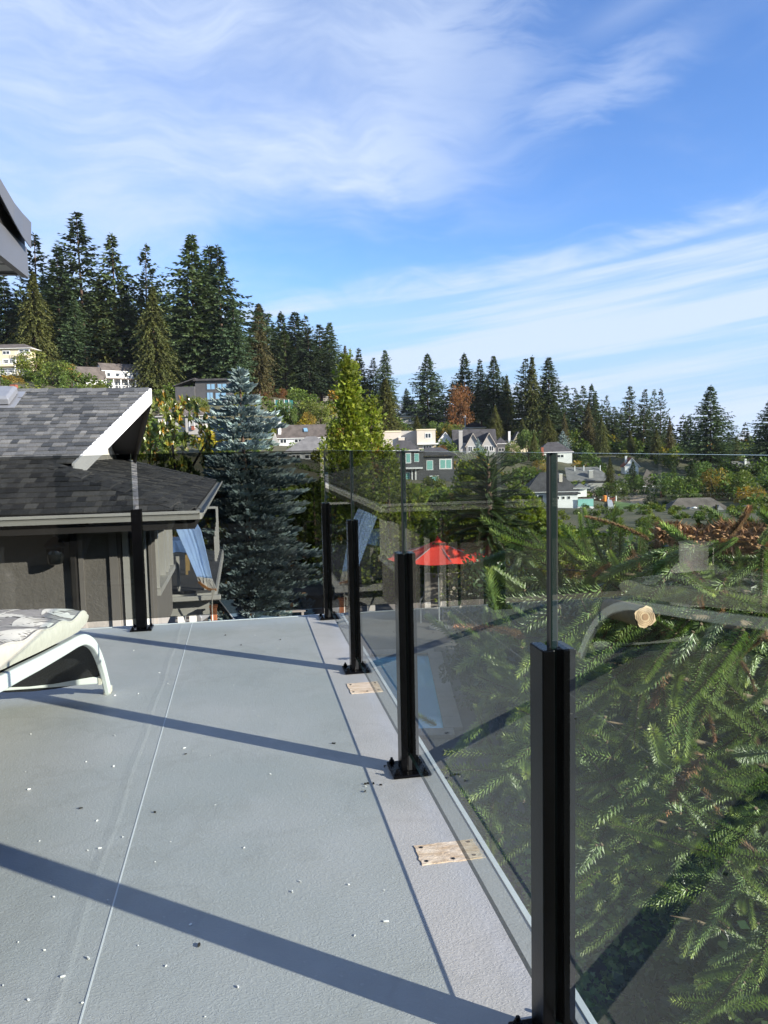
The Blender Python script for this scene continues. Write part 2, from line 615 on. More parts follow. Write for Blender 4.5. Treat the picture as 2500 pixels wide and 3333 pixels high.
# bare wood where old railing posts stood
rnd = random.Random(4)
for (u0, v0, u1, v1) in ((1135, 2222, 1238, 2256), (1356, 2742, 1560, 2806)):
    c = gz((u0 + u1) / 2, (v0 + v1) / 2)
    L = (gz(u1, (v0 + v1) / 2) - gz(u0, (v0 + v1) / 2)).length
    Wd = (gz((u0 + u1) / 2, v1) - gz((u0 + u1) / 2, v0)).length
    pts = []
    for i in range(28):
        q = i / 28 * 4
        s = int(q); r = q - s
        x, y = [(-1 + 2 * r, -1), (1, -1 + 2 * r), (1 - 2 * r, 1), (-1, 1 - 2 * r)][s]
        k = 1 + rnd.uniform(-0.055, 0.02)
        pts.append(c + E_B * (-x * L / 2 * k) + E_A * (-y * Wd / 2 * k) + Vector((0, 0, 0.0002)))
    mb = MB(); mb.prism(pts, (0, 0, 0.0022))
    o = mb.build('bare_wood_patch', 'osb', deck)
    o['label'] = 'tan bare wood patch left by an old post'
    for sx, sy in ((-0.8, -0.7), (0.75, -0.65), (-0.78, 0.7), (0.8, 0.72), (0.05, -0.75)):
        h = MB(); h.lathe([(0.005, 0.002), (0.005, 0.0036), (0.002, 0.0042)], c + E_B * (-sx * L / 2) + E_A * (-sy * Wd / 2), 8)
        h.build('screw_hole', 'black_rubber', o)

# ================================================================ glass railings
SP = 1.195
POST_H, G_LO, G_HI = 0.742, 0.066, 1.075


def post_section(ax, ay, s=0.03, g=0.0075, dp=0.023):
    """square section with a glazing channel on the two faces that look along ax"""
    r = [(-s, -s), (s, -s), (s, -g), (s - dp, -g), (s - dp, g), (s, g), (s, s), (-s, s), (-s, g), (-s + dp, g), (-s + dp, -g), (-s, -g)]
    return [ax * p + ay * q for p, q in r]


def rail_post(root, p, ax, ay, label=None, strip=True):
    mb = MB()
    sec = post_section(ax, ay)
    n = len(sec)
    mb.prism([p + q + Vector((0, 0, 0.011)) for q in sec], (0, 0, POST_H - 0.011))
    po = mb.build('post', 'black_metal', root, bevel=0.0022)
    if label: po['label'] = label
    mb = MB()
    mb.obox(p - ax * 0.064 - ay * 0.064 + Vector((0, 0, 0.0005)), ax * 0.128, ay * 0.128, (0, 0, 0.0105))
    mb.build('base_plate', 'black_metal', po, bevel=0.003)
    for i, j in ((1, 1), (1, -1), (-1, 1), (-1, -1)):
        c = p + ax * 0.049 * i + ay * 0.049 * j
        mb = MB()
        mb.lathe([(0.0125, 0.0112), (0.0125, 0.0135), (0.0085, 0.0137), (0.0085, 0.021), (0.006, 0.0225), (0.0045, 0.0228), (0.0045, 0.029), (0.001, 0.0295)], c, 6)
        mb.build('bolt', 'black_metal', po)
    if strip:
        mb = MB()
        mb.obox(p - ax * 0.0068 - ay * 0.0075 + Vector((0, 0, POST_H - 0.02)), ax * 0.0136, ay * 0.015, (0, 0, G_HI - POST_H + 0.019))
        mb.build('joint_strip', 'black_rubber', po)
    # glazing blocks at the foot of the channel
    for sgn in (1, -1):
        mb = MB()
        mb.prism([p + ax * sgn * 0.0285 - ay * 0.006 + Vector((0, 0, 0.0125)), p + ax * sgn * 0.0285 + ay * 0.006 + Vector((0, 0, 0.0125)),
                  p + ax * sgn * 0.0285 + ay * 0.006 + Vector((0, 0, G_LO - 0.001)), p + ax * sgn * 0.0285 - ay * 0.006 + Vector((0, 0, G_LO - 0.001))], ax * -sgn * 0.018)
        mb.build('setting_block', 'black_rubber', po)
    return po


def glass_panel(root, p, q, thick, body, edge, hi=G_HI):
    """sheet from p to q"""
    d = (q - p); ay = Vector((-d.y, d.x, 0)).normalized() * thick
    o = p - ay / 2 + Vector((0, 0, G_LO)); az = Vector((0, 0, hi - G_LO))
    mb = MB()
    vs = [o, o + d, o + d + ay, o + ay]
    vs = vs + [v + az for v in vs]
    mb.add(vs, [(0, 1, 5, 4), (2, 3, 7, 6)], 0)
    mb.add(vs, [(0, 3, 2, 1), (1, 2, 6, 5), (3, 0, 4, 7)], 1)
    mb.add(vs, [(4, 5, 6, 7)], 2)
    return mb.build('glass_panel', [body, edge, 'glass_rim' if body == 'clear_glass' else edge], root)


side = thing('glass_railing', 'clear frameless-top glass railing on slotted black posts along the deck edge by the shrubs', 'railing', D(2.4, 0))
lab = ['corner post where the two glass railings meet', None, None, 'nearest thick black post at the right']
PA = [0.0, 1.195, 2.39, 3.615, 4.81, 6.005]
for k in range(6):
    rail_post(side, D(PA[k], 0), E_A, E_B, lab[k] if k < 4 else None)
    if k < 5:
        glass_panel(side, D(PA[k] + 0.0075, 0), D(PA[k + 1] - 0.0075, 0), 0.010, 'clear_glass', 'glass_edge')
far = thing('glass_railing', 'grey tinted glass railing closing the far end of the deck', 'railing', D(0, 1.157))
SPF = 1.157
for k in range(1, 4):
    rail_post(far, D(0, k * SPF), E_B, E_A * -1, 'black post with a clear gap between dark panes above it' if k == 1 else None, strip=False)
edges = [0.018] + [k * SPF for k in range(1, 4)]
for k in range(3):
    b0 = 0.03 if k == 0 else k * SPF + 0.0165
    b1 = (k + 1) * SPF - 0.0165
    glass_panel(far, D(0, b0), D(0, b1), 0.010, 'grey_glass', 'glass_edge_dark')

# ================================================================ own house (eave in view, walls seen in the panes)
mat('own_stucco', (0.16, 0.145, 0.13), 0.9, var=0.12, vscale=4, bump=0.5, bscale=55)
mat('grey_flashing', (0.1, 0.104, 0.115), 0.45, var=0.05, vscale=3)
mat('dark_gap', (0.012, 0.012, 0.013), 0.8)
mat('soffit', (0.42, 0.42, 0.41), 0.7, var=0.05, vscale=2)
house0 = thing('deck_house', 'grey roof eave corner with bent metal flashing at the upper left edge', 'house', D(4, 3.2))
c0 = at(94, 905, 4.0)
rel = c0 - P5
EA0, EB0 = rel.dot(E_A), rel.dot(E_B)


def on_eave(u, v, off=0.0):
    """pixel -> point of the vertical plane of the eave"""
    r = ray(u, v); p0 = D(0, EB0 + off)
    k = (p0 - Vector((0, 0, EYE))).dot(E_B) / r.dot(E_B)
    return Vector((0, 0, EYE)) + r * k


zb, zt = c0.z, on_eave(94, 726).z
zm = on_eave(94, 812).z
mb = MB(); mb.obox(D(EA0, EB0, zb), E_A * 7, E_B * 0.03, (0, 0, zm - zb)); mb.build('fascia', 'grey_flashing', house0)
mb = MB(); mb.obox(D(EA0 - 0.002, EB0 + 0.032, zb + 0.01), E_B * 4, E_A * 0.03, (0, 0, zm - zb)); mb.build('fascia', 'grey_flashing', house0)
mb = MB(); mb.obox(D(EA0 + 0.032, EB0 + 0.032, zb + 0.02), E_A * 7, E_B * 4, (0, 0, 0.014)); mb.build('soffit', 'soffit', house0)
for k in range(16):
    mb = MB(); mb.obox(D(EA0 + 0.05 + k * 0.16, EB0 + 0.04, zb + 0.0165), E_A * 0.012, E_B * 1.1, (0, 0, 0.0035)); mb.build('soffit_groove', 'grey_flashing', house0)
# bent drip flashing, standing proud of the fascia and lifting away from it
cols = [(102, 724, 808), (74, 694, 770), (47, 660, 722), (0, 580, 632), (-60, 480, 545)]
vs = []; fs = []
for i, (u, vt, vb) in enumerate(cols):
    off = -0.035 - (0.012 if i == 2 else 0)
    vs += [on_eave(u, vt, off), on_eave(u, vb, off), on_eave(u, vb, off) + E_B * 0.004, on_eave(u, vt, off) + E_B * 0.06]
for i in range(len(cols) - 1):
    for k in range(4):
        fs.append((i * 4 + k, (i + 1) * 4 + k, (i + 1) * 4 + (k + 1) % 4, i * 4 + (k + 1) % 4))
fs.append((0, 1, 2, 3)); fs.append((16, 19, 18, 17))
mb = MB(); mb.add(vs, fs); mb.build('drip_flashing', 'grey_flashing', house0)
mb = MB(); mb.obox(D(EA0 + 0.01, EB0 + 0.006, zm - 0.012), E_A * 7, E_B * 0.026, (0, 0, zt - zm)); mb.build('gap_shade_board', 'dark_gap', house0)  # dark board added so the open gap looks shaded
mb = MB(); mb.prism([D(EA0 + 0.01, EB0 + 0.035, zm - 0.01), D(EA0 + 7, EB0 + 0.035, zm - 0.01), D(EA0 + 7, EB0 + 4, zm + 1.2), D(EA0 + 0.01, EB0 + 4, zm + 1.2)], (0, 0, 0.06))
mb.build('roof', 'dark_gap', house0)
mb = MB(); mb.obox(D(1.7, 2.75, 0), E_A * 7, E_B * 0.2, (0, 0, zb + 0.02)); mb.build('wall', 'own_stucco', house0)
mb = MB(); mb.obox(D(1.7, 2.95, 0), E_A * 0.2, E_B * 3, (0, 0, zb + 0.02)); mb.build('wall', 'own_stucco', house0)
mb = MB(); mb.obox(D(7.2, -0.02, 0), E_A * 0.2, E_B * 2.77, (0, 0, 2.6)); mb.build('wall', 'own_stucco', house0)

# ================================================================ lounger
mat('pale_frame', (0.62, 0.66, 0.63), 0.32, var=0.05, vscale=6, spec=0.5)
mat('sling', (0.02, 0.021, 0.023), 0.7, var=0.4, vscale=160, bump=0.4, bscale=200)
mat('cushion_grey', (0.25, 0.24, 0.222), 0.9, var=0.1, vscale=60, bump=0.3, bscale=300)
mat('cushion_side', (0.44, 0.425, 0.36), 0.9, var=0.06, vscale=40, bump=0.3, bscale=300)
mat('cushion_print', (0.56, 0.55, 0.48), 0.9, var=0.06, vscale=40)
LB = 1.152      # right-hand rail of the lounger
lounger = thing('sun_lounger', 'pale framed sun lounger with leaf patterned cushion at the left', 'sun lounger', D(1.27, LB))


def on_b(u, v, b):
    r = ray(u, v)
    k = (D(0, b) - Vector((0, 0, EYE))).dot(E_B) / r.dot(E_B)
    p = Vector((0, 0, EYE)) + r * k
    q = p - P5
    return q.dot(E_A), p.z


path = []
for (x, y) in ((0, 765), (300, 606), (500, 495), (590, 444), (650, 432), (710, 468), (752, 545), (786, 640), (812, 740), (834, 835)):
    a, z = on_b(x / 2.37, 1900 + y / 2.37, LB)
    path.append((a, z))
if path[-1][1] < 0.0:
    path[-1] = (path[-1][0], 0.0)
a0, z0 = path[0]; a1, z1 = path[1]
sl = (z0 - z1) / (a0 - a1)


def smooth_path(p, n=5):
    o = []
    for i in range(len(p) - 1):
        p0 = p[max(i - 1, 0)]; p1 = p[i]; p2 = p[i + 1]; p3 = p[min(i + 2, len(p) - 1)]
        for k in range(n):
            t = k / n
            o.append(tuple(0.5 * ((2 * p1[j]) + (-p0[j] + p2[j]) * t + (2 * p0[j] - 5 * p1[j] + 4 * p2[j] - p3[j]) * t * t
                                  + (-p0[j] + 3 * p1[j] - 3 * p2[j] + p3[j]) * t ** 3) for j in range(len(p1))))
    o.append(tuple(p[-1]))
    return o


head = [(a0 + 1.35, 0.02), (a0 + 1.30, 0.12), (a0 + 1.22, 0.24), (a0 + 1.1, 0.285), (a0 + 0.95, 0.275), (a0 + 0.5, max(0.18, z0 + sl * 0.4))]
rail_path = smooth_path(head + path)
LW = 0.62
for bb in (LB, LB + LW):
    mb = MB()
    mb.rectsweep([D(a, bb, max(z, 0.0)) for a, z in rail_path], E_B, 0.026, 0.043)
    o = mb.build('side_rail', 'pale_frame', lounger, bevel=0.006)
    mb = MB(); ft = path[-1]
    mb.obox(D(ft[0] - 0.024, bb - 0.016, 0.001), E_A * 0.05, E_B * 0.032, (0, 0, 0.03)); mb.build('foot_cap', 'cushion_side', o, bevel=0.004)
mb = MB(); zc = 0.085; ac = path[-2][0] + 0.012
mb.obox(D(ac, LB + 0.013, zc - 0.016), E_A * 0.022, E_B * (LW - 0.026), (0, 0, 0.034)); mb.build('cross_bar', 'pale_frame', lounger, bevel=0.005)
mb = MB(); mb.obox(D(ac - 0.003, LB + 0.011, zc - 0.019), E_A * 0.028, E_B * 0.012, (0, 0, 0.04)); mb.build('bar_clip', 'cushion_side', lounger)
# dark woven sling between the rails, wrapping over the arch to the cross bar
mb = MB()
pp = [(a, z + 0.004) for a, z in rail_path if a < a0 + 1.0 and z > 0.075]
vs = []; fs = []
for i, (a, z) in enumerate(pp):
    for k in range(7):
        q = k / 6
        vs.append(D(a + 0.012, LB + 0.014 + q * (LW - 0.028), z - 0.03 * math.sin(math.pi * q)))
for i in range(len(pp) - 1):
    for k in range(6):
        fs.append((i * 7 + k, i * 7 + k + 1, (i + 1) * 7 + k + 1, (i + 1) * 7 + k))
mb.add(vs, fs); mb.build('sling', 'sling', lounger, smooth=True)


# cushion: a soft slab following the rails, its top printed with palm leaves
def rail_z(a):
    best = None
    top = [(p, z) for p, z in rail_path if p > path[3][0] - 0.001 and p < a0 + 1.0]
    top.sort()
    for i in range(len(top) - 1):
        if top[i][0] <= a <= top[i + 1][0]:
            r = (a - top[i][0]) / max(1e-6, top[i + 1][0] - top[i][0])
            return top[i][1] * (1 - r) + top[i + 1][1] * r
    return top[0][1] if a < top[0][0] else top[-1][1]


CA0, CA1 = path[4][0] - 0.01, a0 + 0.98
CB0, CB1 = LB - 0.012, LB + LW + 0.02


def cushion_top(a, q, lift=0.0):
    """a along, q 0..1 across"""
    e = min(1.0, (a - CA0) / 0.10)
    edge = 1 - (1 - max(0, e)) ** 2.2 * 0.34
    s = 1 - abs(2 * q - 1) ** 6 * 0.25
    puff = 0.012 * math.sin(a * 21 + 1.0) + 0.008 * math.sin(q * 7 + a * 9)
    z = rail_z(max(a, path[3][0] + 0.02)) + 0.03 + 0.085 * edge * s + puff * s * 0.6
    return D(a, CB0 + (CB1 - CB0) * q, z + lift)


NA, NQ = 44, 18
mb = MB(); vs = []; fs = []
for i in range(NA + 1):
    a = CA0 + (CA1 - CA0) * (i / NA) ** 1.4
    for k in range(NQ + 1):
        vs.append(cushion_top(a, k / NQ))
for i in range(NA):
    for k in range(NQ):
        fs.append((i * (NQ + 1) + k, i * (NQ + 1) + k + 1, (i + 1) * (NQ + 1) + k + 1, (i + 1) * (NQ + 1) + k))
mb.add(vs, fs)
cush = mb.build('cushion', 'cushion_grey', lounger, smooth=True)
mb = MB(); vs = []; fs = []      # boxing strip round the right side, far end and left side
ring = [(CA0 + (CA1 - CA0) * (i / NA) ** 1.4, 0.0) for i in range(NA, -1, -1)] + [(CA0, k / NQ) for k in range(1, NQ + 1)] + \
       [(CA0 + (CA1 - CA0) * (i / NA) ** 1.4, 1.0) for i in range(1, NA + 1)]
for a, q in ring:
    p = cushion_top(a, q)
    out = E_B * (-1 if q == 0 else (1 if q == 1 else 0)) + (E_A * -1 if a == CA0 else Vector((0, 0, 0)))
    zb_ = D(a, CB0 + (CB1 - CB0) * q, rail_z(max(a, path[3][0] + 0.02)) + 0.036)
    mid = (p + zb_) / 2 + out * 0.006
    vs += [p + out * 0.002, p + out * 0.007 + Vector((0, 0, -0.008)), mid, zb_]
for i in range(len(ring) - 1):
    for k in range(3):
        fs.append((i * 4 + k, i * 4 + k + 1, (i + 1) * 4 + k + 1, (i + 1) * 4 + k))
mb.add(vs, [f[::-1] for f in fs])
mb.build('boxing_strip', 'cushion_side', cush, smooth=True)
mb = MB()
mb.tube([cushion_top(a, q, 0.001) for a, q in ring], 0.004, 6)
mb.build('piping', 'cushion_side', cush, smooth=True)
# printed leaves: sprays of long blades and broad split leaves
mb = MB(); rnd = random.Random(11)


def blade(ca, cq, ang, L, Wd, bend):
    W_ = CB1 - CB0; n = 7; l = []; r = []
    for i in range(n + 1):
        t = i / n
        an = ang + bend * t
        x = ca + L * t * math.cos(ang + bend * t * 0.5); y = cq * W_ + L * t * math.sin(ang + bend * t * 0.5)
        w = Wd * math.sin(math.pi * min(1, 0.12 + 0.88 * t)) ** 0.8 * (1 if t < 1 else 0)
        for sgn, lst in ((1, l), (-1, r)):
            xx = x - math.sin(an) * w * sgn; yy = y + math.cos(an) * w * sgn
            lst.append((min(max(xx, CA0 + 0.012), CA1), min(max(yy / W_, 0.012), 0.988)))
    vs = [cushion_top(a, q, 0.0016) for a, q in l] + [cushion_top(a, q, 0.0016) for a, q in r]
    n1 = n + 1
    mb.add(vs, [(i, i + 1, n1 + i + 1, n1 + i) for i in range(n)])


spots = []
for _ in range(2500):
    a = rnd.uniform(CA0 + 0.02, CA1 - 0.05); q = rnd.random()
    if all((a - s[0]) ** 2 + ((q - s[1]) * 0.65) ** 2 > 0.088 ** 2 for s in spots):
        spots.append((a, q))
for a, q in spots:
    base = rnd.uniform(0, 2 * math.pi)
    if rnd.random() < 0.72:
        nb = rnd.randint(7, 9)
        for i in range(nb):
            t = (i / (nb - 1) - 0.5)
            blade(a, q, base + t * 2.5, rnd.uniform(0.095, 0.125) * (1 - 0.35 * abs(t)), 0.0072, t * 0.5)
    else:
        for i in range(4):
            blade(a, q, base + (i - 1.5) * 0.5, 0.075, 0.016, 0.25 * (i - 1.5))
tag(mb.build('leaf_print', 'cushion_print', cush), kind='stuff')

# ================================================================ propane tank (stands left of the picture, shows in the panes)
mat('tank_white', (0.66, 0.66, 0.62), 0.35, var=0.06, vscale=6)
mat('tank_blue', (0.03, 0.06, 0.35), 0.4)
tank = thing('propane_tank', 'pale gas cylinder with collar and blue band, mirrored in the near glass pane', 'gas cylinder', D(0.62, 2.2))
tc_ = D(0.62, 2.2)
mb = MB(); mb.lathe([(0.10, 0.0), (0.10, 0.03), (0.125, 0.035), (0.15, 0.08), (0.155, 0.12), (0.155, 0.25), (0.148, 0.29), (0.125, 0.325), (0.085, 0.345), (0.03, 0.352)], tc_, 28)
body = mb.build('cylinder', 'tank_white', tank, smooth=True)
mb = MB(); mb.lathe([(0.1560, 0.243), (0.1575, 0.247), (0.1560, 0.251)], tc_, 28); mb.build('blue_band', 'tank_blue', body)
mb = MB()
for k in range(20):
    if k % 10 in (3, 4):
        continue
    t0, t1 = [2 * math.pi * (k + e) / 20 for e in (0, 1)]
    lo = 0.335
    q = [tc_ + Vector((0.1 * math.cos(t), 0.1 * math.sin(t), 0)) for t in (t0, t1)]
    mb.prism([q[0] + Vector((0, 0, lo)), q[1] + Vector((0, 0, lo)), q[1] + Vector((0, 0, 0.46)), q[0] + Vector((0, 0, 0.46))], (tc_ - q[0]).normalized() * 0.006)
mb.lathe([(0.094, 0.455), (0.104, 0.46), (0.104, 0.467), (0.094, 0.468)], tc_, 28)
mb.build('collar', 'tank_white', tank)
mb = MB(); mb.lathe([(0.018, 0.35), (0.018, 0.41), (0.03, 0.412), (0.03, 0.432), (0.01, 0.435)], tc_, 10); mb.build('valve', 'steel', tank)

# ================================================================ plaster chips swept about the deck
chip_me = []
rnd = random.Random(21)
for k in range(6):
    mb = MB(); n = rnd.randint(5, 7)
    L, W_ = rnd.uniform(0.007, 0.013), rnd.uniform(0.004, 0.007)
    pts = [Vector((math.cos(2 * math.pi * i / n) * L * rnd.uniform(0.7, 1.1), math.sin(2 * math.pi * i / n) * W_ * rnd.uniform(0.6, 1.1), rnd.uniform(0, 0.002))) for i in range(n)]
    mb.prism(pts, (rnd.uniform(-.001, .001), 0, rnd.uniform(0.0035, 0.008)))
    chip_me.append(mb.mesh('plaster_chip', 'plaster'))
chips = [(60, 3067), (145, 3094), (92, 3255), (268, 3265), (450, 3078), (288, 3120), (205, 3180), (400, 2725), (555, 2740), (795, 2760), (505, 2806),
         (977, 2870), (952, 2903), (1250, 2898), (1256, 3000), (775, 3213), (668, 3310), (175, 2920), (165, 2868), (325, 2762), (285, 2768), (128, 2738),
         (82, 2512), (280, 2480), (370, 2495), (245, 2298), (518, 2190), (546, 2225), (450, 2258), (374, 2264), (373, 2395), (435, 2118), (600, 2435),
         (628, 2445), (684, 2460), (460, 2452), (100, 2390), (95, 2570), (1155, 3045), (540, 3145), (10, 3208), (316, 2672), (1135, 2880),
         (830, 2068), (905, 2110), (930, 2075), (560, 2100), (1190, 2560), (760, 2230), (840, 2330), (700, 2620), (880, 2520), (620, 3010), (350, 2930)]
for i, (u, v) in enumerate(chips):
    p = gz(u, v, 0.001)
    o = link('plaster_chip', chip_me[i % 6])
    o.location = p; o.rotation_euler = (0, 0, rnd.uniform(0, 6.28))
    s = rnd.uniform(0.16, 0.42) * (1.15 if v > 2800 else 1.0)
    o.scale = (s * rnd.uniform(0.8, 1.6), s, s)
    tag(o, 'small white plaster chip lying on the grey deck', 'debris', 'plaster chips scattered over the deck')
mat('soil_crumb', (0.02, 0.018, 0.015), 0.9)
for i, (u, v) in enumerate(((1190, 2553), (1185, 2577), (1190, 2550), (1083, 2420), (1248, 2494), (1208, 2551), (1240, 2556), (730, 2068), (905, 2082), (785, 2100), (600, 2455), (640, 3078), (505, 2645), (260, 2632), (1082, 2420))):
    o = link('dirt_crumb', chip_me[i % 6].copy()); o.data.materials.clear(); o.data.materials.append(MATS['soil_crumb'])
    o.location = gz(u + (i % 3) * 4, v, 0.001); o.rotation_euler = (0, 0, i); o.scale = (0.6, 0.5, 0.5)
    tag(o, 'tiny dark dirt crumb lying on the grey deck', 'debris', 'dirt crumbs on the deck')
# ================================================================ neighbouring wing of the house below the deck
HC = Vector((-1.981, 8.0, 0))
H_S = E_B * -1
H_T = E_A * -1


def H(s, t, z):
    return HC + H_S * s + H_T * t + Vector((0, 0, z))


Z0, TAN_F, T_R, HIP_S, HIP_T, T_END = 0.471, 0.4167, 3.66, -1.67, 1.21, 7.32
TAN_S = TAN_F * HIP_T / -HIP_S
RZ = Z0 + TAN_F * T_R
RK_S0, RK_T0, RK_S1 = -1.40, 1.27, -0.80
mat('roof_felt', (0.03, 0.03, 0.032), 0.9)
SH = []
for i, c in enumerate(((0.082, 0.086, 0.09), (0.118, 0.121, 0.122), (0.155, 0.156, 0.152), (0.205, 0.203, 0.192), (0.058, 0.063, 0.068))):
    SH.append(mat('shingle_%d' % i, c, 0.95, var=0.16, vscale=14, bump=0.7, bscale=220, objvar=0.08, spec=0.2))
mat('house_stucco', (0.30, 0.283, 0.258), 0.9, var=0.07, vscale=5, bump=0.9, bscale=26)
mat('house_trim', (0.35, 0.33, 0.305), 0.7, var=0.06, vscale=4)
mat('gutter_white', (0.74, 0.74, 0.69), 0.35, var=0.05, vscale=3)
mat('rake_white', (0.82, 0.82, 0.80), 0.5, var=0.03, vscale=3)
mat('gable_board', (0.55, 0.53, 0.48), 0.7, var=0.05, vscale=3)
mat('dark_board', (0.045, 0.042, 0.04), 0.7, var=0.1, vscale=3)
mat('window_glass', (0.012, 0.016, 0.018), 0.03, spec=0.9)
mat('vent_metal', (0.26, 0.27, 0.29), 0.4, 0.3, var=0.08, vscale=6)
house = thing('grey_house', 'grey shingled house wing with white rake board seen over the left glass panes', 'house', H(-3, 3.6, -3.6))

# --- roof planes
mb = MB()


def RP(s, t, dz=0.0):
    return H(s, t, Z0 + TAN_F * (t if t <= T_R else 2 * T_R - t) + dz)


def SP_(s, t, dz=0.0):
    return H(s, t, Z0 - TAN_S * s + dz)


front = [RP(-11, 0), RP(0, 0), RP(HIP_S, HIP_T), RP(RK_S0, RK_T0), RP(RK_S1, T_R), RP(-11, T_R)]
back = [RP(-11, T_R), RP(RK_S1, T_R), RP(RK_S0, T_END - RK_T0), RP(HIP_S, T_END - HIP_T), RP(0, T_END), RP(-11, T_END)]
skirt = [SP_(0, 0), SP_(0, T_END), SP_(HIP_S, T_END - HIP_T), SP_(HIP_S, HIP_T)]
for pl in (front, back, skirt):
    mb.prism([p + Vector((0, 0, -0.05)) for p in pl], (0, 0, 0.045))
roof = mb.build('roof', 'roof_felt', house)
roof['label'] = 'hipped and gabled roof of grey shingles'

# --- shingles: wedges laid in courses
EXP = 0.128


def wedge(mi):
    m = MB()
    m.add([(0, 0, 0), (1, 0, 0), (1, 0.19, -0.012), (0, 0.19, -0.012), (0, 0, 0.014), (1, 0, 0.014), (1, 0.19, -0.006), (0, 0.19, -0.006)],
          [(0, 3, 2, 1), (4, 5, 6, 7), (0, 1, 5, 4), (1, 2, 6, 5), (2, 3, 7, 6), (3, 0, 4, 7)])
    return m.mesh('shingle', SH[mi])


WEDGE = [wedge(i) for i in range(5)]
rnd = random.Random(5)
pieces = []     # (origin, x axis, y axis, z axis, width, tone)


def course_plane(org, ex, ey, n_course, span):
    """org = left end of the eave, ex along the eave, ey up the slope; span(k) -> list of x ranges"""
    ez = ex.cross(ey).normalized()
    for k in range(n_course):
        x0, x1 = span(k)
        x = x0 - rnd.uniform(0, 0.12)
        while x < x1:
            wd = rnd.choice((0.075, 0.1, 0.12, 0.14, 0.17)) * rnd.uniform(0.9, 1.1)
            a = max(x, x0); b = min(x + wd - 0.004, x1)
            if b - a > 0.02:
                up = rnd.choice((0, 0, 0.0025, 0.005))
                pieces.append((org + ex * a + ey * (k * EXP + rnd.uniform(-0.003, 0.003)) + ez * (0.004 + up), ex, ey, ez, b - a, rnd.choice((0, 0, 1, 1, 1, 2, 2, 3, 4))))
            x += wd


ey = (RP(-5, 1) - RP(-5, 0)).normalized()
LEN_F = (RP(-5, T_R) - RP(-5, 0)).length
cosF = T_R / LEN_F


def span_f(k):
    t = (k + 0.6) * EXP * cosF
    if t < HIP_T:
        s1 = HIP_S * t / HIP_T
    else:
        s1 = RK_S0 + (RK_S1 - RK_S0) * (t - RK_T0) / (T_R - RK_T0)
    return 0.0, s1 + 5.2


nF = int(LEN_F / EXP)
course_plane(RP(-5.2, 0), H_S.copy(), ey, nF, span_f)
ey2 = (SP_(-1, 3) - SP_(0, 3)).normalized()
LEN_S = (SP_(HIP_S, 3) - SP_(0, 3)).length
cosS = -HIP_S / LEN_S


def span_s(k):
    s = (k + 0.5) * EXP * cosS
    o = HIP_T * s / -HIP_S
    return o, T_END - o


course_plane(SP_(0, 0), H_T.copy(), ey2, int(LEN_S / EXP), span_s)


def in_view(p):
    u, v = proj(p)
    return -60 < u < 2560


vis = [q for q in pieces if in_view(q[0])]
vis.sort(key=lambda q: -(q[4] * abs((Vector((0, 0, EYE)) - q[0]).normalized().dot(q[3]))) / (q[0] - Vector((0, 0, EYE))).length_squared)
keep = vis[:296]
ids = set(id(q) for q in keep)
for q in keep:
    o = bpy.data.objects.new('shingle', WEDGE[q[5]])
    COL.objects.link(o)
    M = Matrix.Identity(4)
    for i in range(3):
        M[i][0] = q[1][i] * q[4]; M[i][1] = q[2][i]; M[i][2] = q[3][i]; M[i][3] = q[0][i]
    o.parent = roof
    o.matrix_local = M
rest = MB()
for q in pieces:
    if id(q) in ids:
        continue
    o_, ex, ey_, ez = q[0], q[1], q[2], q[3]
    rest.cur = q[5]
    vs = [(0, 0, 0), (1, 0, 0), (1, 0.19, -0.012), (0, 0.19, -0.012), (0, 0, 0.014), (1, 0, 0.014), (1, 0.19, -0.006), (0, 0.19, -0.006)]
    rest.add([o_ + ex * (a * q[4]) + ey_ * b + ez * c for a, b, c in vs],
             [(0, 3, 2, 1), (4, 5, 6, 7), (0, 1, 5, 4), (1, 2, 6, 5), (2, 3, 7, 6), (3, 0, 4, 7)])
tag(rest.build('shingles', SH, roof), kind='stuff')


def caps(p, q, across, n, wid, start=0):
    """bent caps over a ridge or a hip"""
    d = (q - p) / n
    for k in range(n):
        m = MB()
        a = p + d * k; b = a + d * 1.25
        h0, h1 = 0.032, 0.02
        l = across[0] * wid; r = across[1] * wid
        up = Vector((0, 0, 1))
        m.add([a + l + up * (h0 - 0.012), a + up * h0, a + r + up * (h0 - 0.012), b + l + up * (h1 - 0.012), b + up * h1, b + r + up * (h1 - 0.012),
               a + l + up * (h0 - 0.024), a + up * (h0 - 0.012), a + r + up * (h0 - 0.024)],
              [(0, 1, 4, 3), (1, 2, 5, 4), (6, 7, 1, 0), (7, 8, 2, 1)])
        m.build('ridge_cap', SH[rnd.choice((0, 1, 1, 2))], roof)


fr = (RP(-5, T_R - 1) - RP(-5, T_R)).normalized(); bk = (RP(-5, T_R + 1) - RP(-5, T_R)).normalized()
caps(RP(-0.8, T_R), RP(-5.2, T_R), (fr, bk), 22, 0.13)
hd = (RP(HIP_S, HIP_T) - RP(0, 0))
nf = (RP(-1, 0) - RP(0, 0)).normalized(); ns = (SP_(0, 1) - SP_(0, 0)).normalized()
pf = (nf - hd.normalized() * nf.dot(hd.normalized())).normalized(); ps = (ns - hd.normalized() * ns.dot(hd.normalized())).normalized()
caps(RP(0, 0), RP(HIP_S, HIP_T), (pf, ps), 10, 0.13)
hb = SP_(HIP_S, T_END - HIP_T) - SP_(0, T_END)
caps(SP_(0, T_END), SP_(HIP_S, T_END - HIP_T), ((SP_(0, -1) - SP_(0, 0)).normalized(), (RP(-1, T_END) - RP(0, T_END)).normalized()), 10, 0.12)

